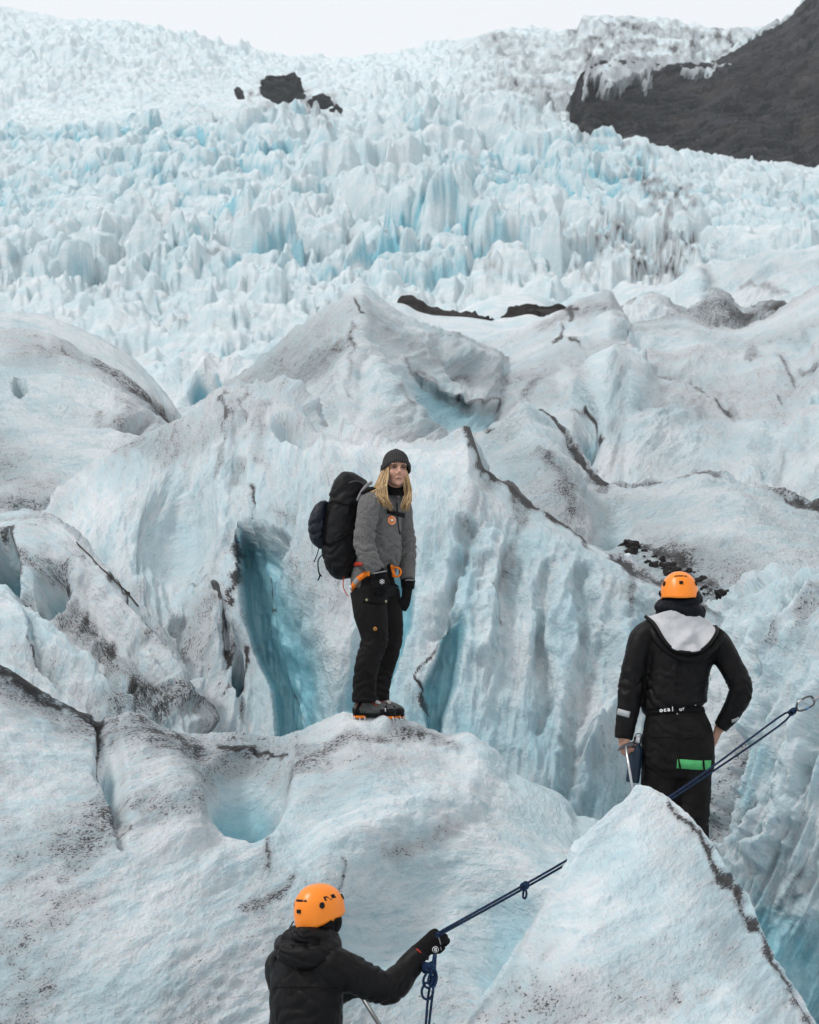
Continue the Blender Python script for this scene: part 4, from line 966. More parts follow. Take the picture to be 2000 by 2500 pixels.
cliff_crest = [(1404, 320, 668), (1410, 240, 690), (1424, 196, 700), (1450, 180, 720), (1480, 172, 740), (1530, 172, 748), (1580, 180, 756), (1640, 172, 764), (1700, 172, 772), (1753, 165, 780), (1811, 133, 790), (1870, 98, 800), (1927, 64, 810), (1956, 29, 815), (1991, 0, 820), (2100, -80, 840), (2500, -250, 880)]
cliff_mid = [(1404, 330, 660), (1430, 262, 655), (1480, 245, 660), (1580, 240, 668), (1700, 238, 675), (1811, 215, 670), (1900, 190, 680), (1991, 150, 690), (2100, 110, 700), (2500, 60, 740)]
cliff_low = [(1404, 340, 655), (1430, 300, 645), (1480, 310, 640), (1580, 305, 635), (1700, 310, 630), (1811, 300, 620), (1900, 300, 615), (1991, 300, 610), (2100, 300, 610), (2500, 300, 620)]
cliff_foot = [(1404, 420, 640), (1450, 440, 620), (1580, 440, 610), (1700, 440, 600), (1811, 440, 590), (1991, 440, 570), (2500, 440, 560)]
rock_sheet('rock_cliff', [behind(cliff_crest, 140, 60), byx(cliff_crest), byx(cliff_mid), byx(cliff_low), byx(cliff_foot)], 1, 4.2,
           [(18, 4, 1.7, 5, 1, 0.6), (5, 1.6, 0.6, 4, 1, 0.3), (40, 16, 3.0, 3, 0, 1.0)], 131, ROCK_FAR, jag=0.35)

# ice draped over the top of the cliff, ragged below where the rock comes through
def hanging_ice():
    rows = [behind(cliff_crest, 30, 60), behind(cliff_crest, -14, 12), byx(cliff_crest), byx(cliff_mid), byx(cliff_low)]
    R = []
    q = np.linspace(0, 1, 280)
    for r in rows:
        a = np.array(r, float); R.append(pchip(a[:, 3], P(a[:, 0], a[:, 1], a[:, 2]), q))
    vs = np.linspace(0, 4, 90)
    B = pchip(np.arange(5), np.array(R), vs)
    px, py = proj(B)
    lo = np.interp(px, [1380, 1420, 1480, 1520, 1560, 1600, 1700, 1760, 1850, 1930, 2000, 2400], [262, 246, 236, 246, 232, 218, 212, 190, 132, 82, 8, -300])
    k = lo + 20 * fbm(px / 44, py / 60, None, 4, 201) + 7 * fbm(px / 9, py / 14, None, 3, 203) - py
    d = np.clip(k / 16, -1, 1) * 13.0
    B[..., 1] -= d + 1.2 * fbm(px / 9, py / 12, None, 4, 205)
    B[..., 2] += 0.8 * fbm(px / 14, py / 9, None, 3, 207)
    dirt = 0.75 + 0.6 * fbm(px / 22, py / 30, None, 4, 209) + 0.5 * smooth(150, 230, py)
    me = grid_mesh('hanging_ice', B, {'dirt': np.clip(dirt, 0, 1.3), 'blue': 0.25 + 0 * px}, np.stack([B[..., 2] * 0.12, B[..., 0] * 0.12], -1), ICE_FAR)
    tag(link_obj('hanging_ice', me), kind='structure')


hanging_ice()


def boulder(name, px, py, Y, w, h, dep, label, seed, mat, cat='rock', n=26):
    """a rock sunk in the ice: lumpy, flat-faced, its foot below the surface"""
    c = P(px, py, Y)
    th = np.linspace(0, 2 * math.pi, n * 2, endpoint=False); ph = np.linspace(0.02, math.pi * 0.98, n)
    T, PH = np.meshgrid(th, ph)
    d = np.stack([np.sin(PH) * np.cos(T), np.sin(PH) * np.sin(T), np.cos(PH)], -1)
    r = 1 + 0.42 * fbm(d[..., 0] * 1.6 + seed, d[..., 1] * 1.6, d[..., 2] * 1.6, 4, seed) + 0.10 * fbm(d[..., 0] * 7, d[..., 1] * 7 + seed, d[..., 2] * 7, 3, seed + 3)
    p = d * r[..., None] * np.array([w, dep, h])
    verts = [Vector(q.tolist()) for q in p.reshape(-1, 3)]
    faces = []
    m = n * 2
    for i in range(n - 1):
        for j in range(m):
            a, b = i * m + j, i * m + (j + 1) % m
            faces.append((a, a + m, b + m, b))
    faces.append(tuple(range(m))); faces.append(tuple(range((n - 1) * m, n * m))[::-1])
    o = Geo_simple(name, verts, faces, mat)
    o.location = Vector(c.tolist())
    tag(o, label, cat)
    return o


def Geo_simple(name, v, f, mat):
    me = bpy.data.meshes.new(name); me.from_pydata(v, [], f); me.update(); me.materials.append(mat)
    return link_obj(name, me)


# dark rocks standing out of the far glacier (metres across at about 600-700 m)
boulder('rock_outcrop', 684, 216, 655, 6.0, 2.6, 9, 'broad dark rock outcrop poking out of the far white glacier', 3, ROCK_ICY)
boulder('rock_outcrop', 584, 228, 645, 1.3, 1.4, 2, 'small lone dark rock left of the broad outcrop on the far glacier', 5, ROCK_ICY)
boulder('rock_outcrop', 786, 250, 640, 2.8, 1.6, 4, 'dark rock outcrop with a tail, lower right of the broad one on the far glacier', 9, ROCK_ICY)
boulder('rock_outcrop', 822, 270, 630, 1.8, 1.3, 3, 'lowest dark rock of the outcrops on the far glacier', 12, ROCK_ICY)

# base sheet under all the ice, out to the horizon
def base_sheet():
    xs = np.concatenate([-np.geomspace(2200, 30, 14), np.linspace(-28, 28, 24), np.geomspace(30, 2200, 14)])
    ys = np.concatenate([-np.geomspace(400, 10, 10), np.linspace(-8, 60, 36), np.geomspace(70, 2300, 22)])
    X, Y = np.meshgrid(xs, ys[::-1])
    Z = np.interp(Y, [-3000, 0, 9, 13, 17, 25, 35, 50, 80, 120, 260, 500, 650, 1200, 1500, 9000], [-60, -3.4, -3.4, -3.2, -2.4, -0.8, 1.0, 2.2, 6, 10, 40, 110, 150, 280, 250, 200])
    Z = Z + 0.25 * fbm(X / 4, Y / 4, None, 3, 5)
    pts = np.stack([X, Y, Z], -1)
    me = grid_mesh('glacier_ground', pts, {'dirt': 0.25 + 0 * X, 'blue': 0.1 + 0 * X}, np.stack([X, Y], -1) * 0.5, ICE)
    tag(link_obj('glacier_ground', me), kind='structure')


base_sheet()


# ---------------------------------------------------------------- air between here and the far glacier
def build_haze():
    g = bpy.data.meshes.new('haze')
    x, y0, y1, z0, z1 = 2350, -450, 2400, -40, 470
    v = [(a, b, c) for a in (-x, x) for b in (y0, y1) for c in (z0, z1)]
    g.from_pydata(v, [], [(0, 1, 3, 2), (4, 6, 7, 5), (0, 4, 5, 1), (2, 3, 7, 6), (0, 2, 6, 4), (1, 5, 7, 3)]); g.update()
    m = bpy.data.materials.new('pale_air'); m.use_nodes = True
    nt = m.node_tree; nt.nodes.clear()
    o = nt.nodes.new('ShaderNodeOutputMaterial'); p = nt.nodes.new('ShaderNodeVolumePrincipled')
    p.inputs['Color'].default_value = (0.97, 0.98, 0.99, 1); p.inputs['Density'].default_value = 0.00008
    p.inputs['Anisotropy'].default_value = 0.2
    nt.links.new(p.outputs[0], o.inputs['Volume'])
    g.materials.append(m)
    tag(link_obj('haze', g), 'thin pale air veiling the far glacier and cliff', 'haze', kind='stuff')


build_haze()

# ---------------------------------------------------------------- tools for people and gear
from mathutils.bvhtree import BVHTree


class Geo:
    """collects closed pieces; build() joins them as they are, fuse() melts them into one skin"""
    def __init__(self):
        self.v, self.f = [], []

    def add(self, verts, faces):
        b = len(self.v)
        self.v += [tuple(p) for p in verts]
        self.f += [tuple(i + b for i in q) for q in faces]
        return self

    def tube(self, pts, rad, n=14, side=None, res=5, cap=True):
        """swept tube; rad items are r or (r along side, r across)"""
        pts = np.array([tuple(p) for p in pts], float)
        R = np.array([(r, r) if np.isscalar(r) else tuple(r) for r in rad], float)
        if len(R) == 1: R = np.repeat(R, len(pts), 0)
        d = np.linalg.norm(np.diff(pts, axis=0), axis=1)
        t = np.concatenate([[0], np.cumsum(np.maximum(d, 1e-5))])
        q = np.concatenate([np.linspace(t[i], t[i + 1], res + 1)[:-1] for i in range(len(t) - 1)] + [[t[-1]]])
        if len(pts) > 2 and res > 1:
            # Catmull-Rom style path
            m = np.gradient(pts, t, axis=0)
            k = np.clip(np.searchsorted(t, q, side='right') - 1, 0, len(t) - 2)
            h = (t[k + 1] - t[k])[:, None]; s = ((q - t[k]) / h[:, 0])[:, None]
            C = (2 * s**3 - 3 * s**2 + 1) * pts[k] + (s**3 - 2 * s**2 + s) * h * m[k] + (-2 * s**3 + 3 * s**2) * pts[k + 1] + (s**3 - s**2) * h * m[k + 1]
        else:
            C = np.stack([np.interp(q, t, pts[:, i]) for i in range(3)], -1)
        RR = pchip(t, R, q) if len(t) > 1 else R
        T = np.gradient(C, axis=0); T /= np.maximum(np.linalg.norm(T, axis=1, keepdims=True), 1e-9)
        if side is None:
            a = np.array([0, 0, 1.0]) if abs(T[0][2]) < 0.9 else np.array([1.0, 0, 0])
            s0 = np.cross(T[0], a)
        else:
            s0 = np.array(tuple(side), float)
        verts, prev = [], s0
        th = np.linspace(0, 2 * math.pi, n, endpoint=False)
        for i in range(len(C)):
            s = prev - T[i] * np.dot(prev, T[i]); s /= max(np.linalg.norm(s), 1e-9)
            if side is None: prev = s
            b = np.cross(T[i], s)
            verts += list(C[i] + np.outer(np.cos(th) * RR[i, 0], s) + np.outer(np.sin(th) * RR[i, 1], b))
        nr = len(C); faces = []
        for i in range(nr - 1):
            for j in range(n):
                a, b2 = i * n + j, i * n + (j + 1) % n
                faces.append((a, b2, b2 + n, a + n))
        if cap:
            faces.append(tuple(range(n - 1, -1, -1))); faces.append(tuple(range((nr - 1) * n, nr * n)))
        return self.add(verts, faces)

    def ell(self, c, r, rot=None, nu=16, nv=10):
        c = np.array(tuple(c), float)
        verts = []
        M = np.eye(3) if rot is None else np.array(rot)
        for i in range(1, nv):
            ph = math.pi * i / nv
            for j in range(nu):
                th = 2 * math.pi * j / nu
                p = np.array([math.sin(ph) * math.cos(th) * r[0], math.sin(ph) * math.sin(th) * r[1], math.cos(ph) * r[2]])
                verts.append(c + M @ p)
        top = len(verts); verts.append(c + M @ np.array([0, 0, r[2]])); verts.append(c - M @ np.array([0, 0, r[2]]))
        faces = []
        for i in range(nv - 2):
            for j in range(nu):
                a, b = i * nu + j, i * nu + (j + 1) % nu
                faces.append((a, a + nu, b + nu, b))
        for j in range(nu):
            faces.append((top, j, (j + 1) % nu))
            faces.append((top + 1, (nv - 2) * nu + (j + 1) % nu, (nv - 2) * nu + j))
        return self.add(verts, faces)

    def box(self, c, e, M=None):
        c = np.array(tuple(c), float); M = np.eye(3) if M is None else np.array(M)
        vs = [c + M @ np.array([x * e[0], y * e[1], z * e[2]]) for x in (-1, 1) for y in (-1, 1) for z in (-1, 1)]
        return self.add(vs, [(0, 1, 3, 2), (4, 6, 7, 5), (0, 4, 5, 1), (2, 3, 7, 6), (0, 2, 6, 4), (1, 5, 7, 3)])

    def mesh(self, name):
        me = bpy.data.meshes.new(name)
        me.from_pydata(self.v, [], self.f)
        me.update()
        return me

    def build(self, name, mat, parent=None, smooth_=True):
        me = self.mesh(name)
        if smooth_: me.polygons.foreach_set('use_smooth', np.full(len(me.polygons), True))
        me.materials.append(mat)
        return link_obj(name, me, parent)

    def fuse(self, name, mat, parent=None, voxel=0.008, it=6, fac=0.5, shape=None, attrs=None):
        me = self.mesh(name)
        o = link_obj(name + '_tmp', me)
        m = o.modifiers.new('r', 'REMESH'); m.mode = 'VOXEL'; m.voxel_size = voxel
        s = o.modifiers.new('s', 'SMOOTH'); s.factor = fac; s.iterations = it
        dg = bpy.context.evaluated_depsgraph_get()
        me2 = bpy.data.meshes.new_from_object(o.evaluated_get(dg))
        bpy.data.objects.remove(o, do_unlink=True); bpy.data.meshes.remove(me)
        me2.name = name
        n = len(me2.vertices)
        co = np.empty(n * 3, np.float32); me2.vertices.foreach_get('co', co); co = co.reshape(-1, 3).astype(float)
        if shape is not None:
            no = np.empty(n * 3, np.float32); me2.vertex_normals.foreach_get('vector', no); no = no.reshape(-1, 3)
            co = shape(co, no)
            me2.vertices.foreach_set('co', co.reshape(-1).astype(np.float32))
        for k, fn in (attrs or {}).items():
            at = me2.attributes.new(k, 'FLOAT', 'POINT')
            at.data.foreach_set('value', np.clip(fn(co), 0, 1).astype(np.float32))
        me2.polygons.foreach_set('use_smooth', np.full(len(me2.polygons), True))
        me2.update()
        me2.materials.clear(); me2.materials.append(mat)
        return link_obj(name, me2, parent)


def creases(amp=0.004, freq=9.0, joints=(), seed=1, fine=0.0015):
    """cloth: broad puckers everywhere plus folds gathered round the joints (point, axis, reach, depth, wavelength)"""
    def f(co, no):
        d = amp * 0.9 * fbm(co[:, 0] * freq, co[:, 1] * freq, co[:, 2] * freq * 0.55, 3, seed)
        d = d + fine * fbm(co[:, 0] * 40, co[:, 1] * 40, co[:, 2] * 40, 2, seed + 5)
        for (p, ax, reach, dep, wl) in joints:
            p = np.array(tuple(p)); ax = np.array(tuple(ax), float); ax /= np.linalg.norm(ax)
            v = co - p
            s = v @ ax + 0.35 * wl * fbm(co[:, 0] * 14, co[:, 1] * 14, co[:, 2] * 14, 2, seed + 9) * 2
            w = np.exp(-(v ** 2).sum(1) / reach ** 2)
            d = d + dep * 0.75 * w * (1.5 * np.abs(np.sin(math.pi * s / wl)) ** 0.8 - 1.0)
        return co + no * d[:, None]
    return f


def frame(fwd, up):
    """3x3 whose columns are right-hand side, forward, up"""
    f = Vector(fwd).normalized(); u = Vector(up)
    r = f.cross(u).normalized(); u = r.cross(f).normalized()
    return np.array([[r.x, f.x, u.x], [r.y, f.y, u.y], [r.z, f.z, u.z]])


def bvh_of(*objs):
    vs, fs, b = [], [], 0
    for o in objs:
        me = o.data
        me.calc_loop_triangles()
        co = np.empty(len(me.vertices) * 3, np.float32); me.vertices.foreach_get('co', co)
        tr = np.empty(len(me.loop_triangles) * 3, np.int32); me.loop_triangles.foreach_get('vertices', tr)
        vs += co.reshape(-1, 3).tolist(); fs += (tr.reshape(-1, 3) + b).tolist(); b += len(me.vertices)
    return BVHTree.FromPolygons(vs, fs, all_triangles=True)


def hit(bvh, px, py):
    d = (V(px, py, 1.0)).normalized()
    loc, no, _, _ = bvh.ray_cast(Vector((0, 0, 0)), d)
    if loc is None: return None, None
    if no.dot(d) > 0: no = -no
    return loc, no


def strap(bvh, path, width, thick=0.004, lift=0.003, step=4.0, up=None, geo=None, flat=True):
    """a band laid on a surface along a traced line"""
    g = geo or Geo()
    pts = []
    for (x0, y0), (x1, y1) in zip(path[:-1], path[1:]):
        n = max(1, int(math.hypot(x1 - x0, y1 - y0) / step))
        pts += [(x0 + (x1 - x0) * i / n, y0 + (y1 - y0) * i / n) for i in range(n)]
    pts.append(path[-1])
    P_, N_ = [], []
    for p in pts:
        l, n = hit(bvh, *p)
        if l is not None: P_.append(l + n * lift); N_.append(n)
    if len(P_) < 2: return g
    Q = [p.copy() for p in P_]
    for _ in range(2):
        Q = [Q[0]] + [(Q[i - 1] + Q[i] * 2 + Q[i + 1]) / 4 for i in range(1, len(Q) - 1)] + [Q[-1]]
    vs, fs = [], []
    for i, p in enumerate(Q):
        t = (Q[min(i + 1, len(Q) - 1)] - Q[max(i - 1, 0)]).normalized()
        n = sum((N_[j] for j in range(max(0, i - 2), min(len(N_), i + 3))), Vector()).normalized()
        s = t.cross(n).normalized() * width / 2
        n = s.cross(t).normalized()
        if n.dot(N_[i]) < 0: n = -n
        vs += [p - s, p + s, p + s + n * thick, p - s + n * thick]
    for i in range(len(Q) - 1):
        a = i * 4
        for j in range(4):
            fs.append((a + j, a + (j + 1) % 4, a + 4 + (j + 1) % 4, a + 4 + j))
    fs += [(3, 2, 1, 0), tuple(len(vs) - 4 + j for j in range(4))]
    return g.add(vs, fs)


def patch(bvh, px, py, outline, scale, lift=0.004, thick=0.003, rot=0.0, face=0.5):
    """a small flat emblem standing on a surface; outline is 2D, scale in metres"""
    l, n = hit(bvh, px, py)
    if l is None: return Geo()
    view = -l.normalized()
    n = (n * (1 - face) + view * face).normalized()
    u = Vector((0, 0, 1)); u = (u - n * u.dot(n)).normalized(); r = u.cross(n).normalized()
    c, s = math.cos(rot), math.sin(rot)
    k = len(outline); vs = []
    for lv in (lift, lift + thick):
        for (x, y) in outline:
            x2, y2 = x * c - y * s, x * s + y * c
            vs.append(l + r * (x2 * scale) + u * (y2 * scale) + n * lv)
    fs = [tuple(range(k, 2 * k)), tuple(range(k - 1, -1, -1))] + [(i, (i + 1) % k, k + (i + 1) % k, k + i) for i in range(k)]
    return Geo().add(vs, fs)


def circle2(n=24, r=1.0, ry=None):
    return [(r * math.cos(2 * math.pi * i / n), (ry or r) * math.sin(2 * math.pi * i / n)) for i in range(n)]


def text_geo(body, bvh, px, py, height, rot=0.0, lift=0.006, face=0.6, bold=0.02):
    """flat lettering, taken from the built-in typeface and set on a surface"""
    cu = bpy.data.curves.new('txt', 'FONT'); cu.body = body; cu.size = 1.0; cu.align_x = 'CENTER'; cu.align_y = 'CENTER'; cu.extrude = 0.0; cu.offset = bold
    cu.resolution_u = 3
    o = link_obj('txt_tmp', cu)
    me = bpy.data.meshes.new_from_object(o.evaluated_get(bpy.context.evaluated_depsgraph_get()))
    bpy.data.objects.remove(o, do_unlink=True)
    l, n = hit(bvh, px, py)
    g = Geo()
    if l is None: return g
    n = (n * (1 - face) + (-l.normalized()) * face).normalized()
    u = Vector((0, 0, 1)); u = (u - n * u.dot(n)).normalized(); r = u.cross(n).normalized()
    c, s = math.cos(rot), math.sin(rot)
    vs = [l + r * ((v.co.x * c - v.co.y * s) * height) + u * ((v.co.x * s + v.co.y * c) * height) + n * lift for v in me.vertices]
    g.add(vs, [tuple(p.vertices) for p in me.polygons])
    bpy.data.meshes.remove(me)
    return g


def hand_geo(wrist, direction, palm, side=1, size=1.0, curl=(0.4, 0.5, 0.6, 0.7), thumb=0.5, spread=0.12, fat=1.0, g=None):
    """palm, four unequal fingers and a thumb rooted at the side of the palm. palm = the way the palm looks, side = +1 thumb on the right of the fingers seen from the palm"""
    g = g or Geo()
    d = Vector(direction).normalized(); p = Vector(palm); p = (p - d * p.dot(d)).normalized(); s = d.cross(p).normalized() * side   # towards the thumb
    w = Vector(wrist); k = size
    g.tube([w - d * 0.03 * k, w, w + d * 0.045 * k, w + d * 0.09 * k], [(0.028 * k * fat, 0.021 * k * fat), (0.030 * k * fat, 0.020 * k * fat), (0.042 * k, 0.019 * k * fat), (0.041 * k, 0.015 * k * fat)], side=s, n=12)
    lens = [(0.040, 0.024, 0.020), (0.045, 0.028, 0.021), (0.042, 0.026, 0.020), (0.033, 0.020, 0.018)]
    for i in range(4):
        off = (0.030 - 0.020 * i) * k
        a = w + d * (0.088 - 0.004 * abs(i - 1)) * k + s * off
        dirn = (d + s * spread * (1.2 - 0.8 * i)).normalized()
        pts = [a - dirn * 0.02 * k, a]; ang = 0.0
        for j in range(3):
            ang += curl[i] * (1.0, 1.25, 0.8)[j]
            a = a + (dirn * math.cos(ang) + p * math.sin(ang)) * lens[i][j] * k
            pts.append(a)
        r0 = 0.0098 * k * fat
        g.tube(pts, [r0, r0, r0 * 0.97, r0 * 0.88, r0 * 0.74], n=10, res=2)
    b = w + d * 0.028 * k + s * 0.026 * k
    td = (d * 0.62 + s * (0.72 - 0.5 * thumb) + p * (0.25 + 0.6 * thumb)).normalized()
    td2 = (d * 0.85 + s * (0.3 - 0.6 * thumb) + p * (0.25 + 0.5 * thumb)).normalized()
    g.tube([b - td * 0.012 * k, b + td * 0.02 * k, b + td * 0.045 * k, b + td * 0.045 * k + td2 * 0.03 * k], [0.014 * k * fat, 0.013 * k * fat, 0.0115 * k * fat, 0.0085 * k * fat], n=10, res=2)
    return g


# ---------------------------------------------------------------- cloth, skin and gear materials
def plain(name, col, rough=0.6, spec=0.3, metal=0.0, var=0.15, scale=25.0, bump=0.0, sheen=0.0):
    t = NT(name)
    p = t.coords('obj', (1, 1, 1))
    n = t.noise(p, scale, 4, 0.6)
    c2 = tuple(min(1, c * (1 + var * 2)) for c in col); c1 = tuple(c * (1 - var) for c in col)
    cc = t.mix(t.step(n, 0.3, 0.75), c1, c2)
    kw = dict(Specular_IOR_Level=spec, Metallic=metal)
    if sheen: kw['Sheen_Weight'] = sheen
    return t.done(cc, rough, t.bump(n, 0.4, bump) if bump else None, **kw)


BLACK = plain('black_shell_fabric', (0.0052, 0.0046, 0.0050), 0.50, 0.13, var=0.25, scale=14, bump=0.004)
BLACK2 = plain('black_soft_fabric', (0.0060, 0.0054, 0.0058), 0.80, 0.12, var=0.25, scale=30, bump=0.003)
TROUSER = plain('black_trouser_cloth', (0.0068, 0.0056, 0.0058), 0.72, 0.14, var=0.25, scale=12, bump=0.004)
PACKBLK = plain('black_pack_fabric', (0.0060, 0.0056, 0.0062), 0.55, 0.18, var=0.3, scale=10, bump=0.004)
NAVY = plain('navy_pack_fabric', (0.0065, 0.0085, 0.0165), 0.5, 0.25, var=0.25, scale=14, bump=0.003)
ORANGE = plain('orange_helmet_plastic', (0.90, 0.235, 0.010), 0.33, 0.45, var=0.03, scale=6)
ORANGEW = plain('orange_webbing', (0.80, 0.20, 0.015), 0.7, 0.2, var=0.1, scale=60)
RED = plain('red_webbing', (0.42, 0.035, 0.018), 0.7, 0.2, var=0.15, scale=60)
GREEN = plain('green_webbing', (0.085, 0.40, 0.14), 0.65, 0.2, var=0.08, scale=60)
WHITE = plain('white_print', (0.78, 0.78, 0.78), 0.6, 0.2, var=0.03)
GREYW = plain('grey_webbing', (0.30, 0.30, 0.31), 0.7, 0.2, var=0.1, scale=60)
LINING = plain('silver_grey_lining', (0.46, 0.46, 0.475), 0.55, 0.3, var=0.06, scale=5, bump=0.004)
REFLECT = plain('reflective_tape', (0.36, 0.37, 0.38), 0.5, 0.4, var=0.05)
STEEL = plain('steel', (0.50, 0.50, 0.51), 0.32, 0.5, metal=1.0, var=0.08)
DARKSTEEL = plain('dark_steel', (0.10, 0.10, 0.105), 0.4, 0.5, metal=0.9, var=0.1)
BLUEBOT = plain('navy_bottle_paint', (0.006, 0.018, 0.036), 0.32, 0.3, var=0.05)
BOOTGREY = plain('grey_boot_suede', (0.09, 0.092, 0.088), 0.8, 0.2, var=0.2, scale=40)
BOOTPALE = plain('pale_boot_panel', (0.42, 0.40, 0.39), 0.75, 0.2, var=0.15, scale=40)
RUBBER = plain('black_rubber', (0.006, 0.006, 0.006), 0.7, 0.2, var=0.2)
GOLD = plain('tan_patch', (0.42, 0.19, 0.05), 0.6, 0.3, var=0.3, scale=80)
BRASS = plain('brass_stud', (0.40, 0.36, 0.24), 0.4, 0.5, metal=0.7)
LIPS = plain('lip_skin', (0.36, 0.125, 0.11), 0.5, 0.35, var=0.05)
BROW = plain('brow_hair', (0.13, 0.075, 0.045), 0.8, 0.2)
EYEW = plain('eye_white', (0.20, 0.17, 0.16), 0.3, 0.5, var=0.02)
IRIS = plain('iris', (0.010, 0.010, 0.011), 0.2, 0.5)
BLUECLIP = plain('blue_plastic', (0.05, 0.20, 0.42), 0.4, 0.5, var=0.1)


def make_skin(name, base=(0.56, 0.31, 0.225)):
    t = NT(name)
    p = t.coords('obj')
    n = t.noise(p, 45, 4, 0.6)
    red = t.attr('flush_shade')
    c = t.mix(t.step(n, 0.3, 0.75), tuple(b * 0.9 for b in base), tuple(min(1, b * 1.06) for b in base))
    c = t.mix(t.math('MULTIPLY', red, 0.75), c, (0.40, 0.135, 0.10))
    m = t.done(c, 0.48, t.bump(n, 0.25, 0.003), Specular_IOR_Level=0.4)
    t.b.inputs['Subsurface Weight'].default_value = 0.12
    t.b.inputs['Subsurface Radius'].default_value = (0.012, 0.005, 0.003)
    t.b.inputs['Subsurface Scale'].default_value = 1.0
    return m


SKIN = make_skin('skin')


def make_knit(name, c1, c2, f=80.0, bump=0.006):
    """honeycomb fleece: small dark cells in a grey yarn net"""
    t = NT(name)
    v = t.n('TexVoronoi', feature='F1')
    t.link(t.coords('obj', (1, 1, 0.8)), v.inputs['Vector'])
    v.inputs['Scale'].default_value = f; v.inputs['Randomness'].default_value = 0.55
    nz = t.noise(t.coords('obj'), 300, 2, 0.6)
    big = t.noise(t.coords('obj'), 6, 3, 0.6)
    m = t.step(t.math('ADD', v.outputs['Distance'], t.math('MULTIPLY', t.math('SUBTRACT', nz, 0.5), 0.25)), 0.16, 0.52)
    col = t.mix(m, c2, c1)
    col = t.mix(t.math('MULTIPLY', t.step(big, 0.35, 0.8), 0.35), col, c2)
    return t.done(col, 0.92, t.bump(v.outputs['Distance'], 0.6, bump), Specular_IOR_Level=0.08, Sheen_Weight=0.1)


KNIT = make_knit('grey_honeycomb_fleece', (0.145, 0.138, 0.136), (0.092, 0.087, 0.086))


def make_rib(name, c1, c2):
    t = NT(name)
    at = t.attr('rib')
    n = t.noise(t.coords('obj'), 160, 3, 0.6)
    m = t.math('ADD', t.math('MULTIPLY', at, 0.8), t.math('MULTIPLY', n, 0.4))
    return t.done(t.mix(t.step(m, 0.2, 0.9), c2, c1), 0.92, t.bump(n, 0.5, 0.003), Specular_IOR_Level=0.1)


BEANIE = make_rib('charcoal_rib_knit', (0.070, 0.066, 0.066), (0.014, 0.013, 0.013))


def make_hair(name):
    t = NT(name)
    a = t.attr('strand')
    n = t.noise(t.coords('obj', (1, 1, 0.15)), 90, 4, 0.6)
    k = t.math('ADD', t.math('MULTIPLY', a, 0.7), t.math('MULTIPLY', n, 0.3))
    c = t.mix(t.step(k, 0.15, 0.55), (0.15, 0.080, 0.034), (0.48, 0.31, 0.145))
    c = t.mix(t.step(k, 0.6, 0.95), c, (0.70, 0.53, 0.32))
    return t.done(c, 0.45, None, Specular_IOR_Level=0.35)


HAIR = make_hair('blonde_hair')


def make_rope(name):
    t = NT(name)
    w = t.n('TexWave', wave_type='BANDS', bands_direction='DIAGONAL')
    t.link(t.coords('obj'), w.inputs['Vector'])
    w.inputs['Scale'].default_value = 60; w.inputs['Distortion'].default_value = 6; w.inputs['Detail'].default_value = 2
    n = t.noise(t.coords('obj'), 120, 2)
    c = t.mix(t.step(n, 0.45, 0.62), (0.005, 0.010, 0.024), (0.012, 0.045, 0.125))
    return t.done(c, 0.75, t.bump(w.outputs['Fac'], 0.5, 0.002), Specular_IOR_Level=0.2)


ROPE = make_rope('blue_rope_sheath')


def empty(name, loc):
    o = link_obj(name, None)
    o.location = loc
    o.empty_display_size = 0.1
    return o


def adopt(root, objs):
    """parent without moving: parts were built in place"""
    bpy.context.view_layer.update()
    inv = root.matrix_world.inverted()
    for o in objs:
        o.parent = root
        o.matrix_parent_inverse = inv


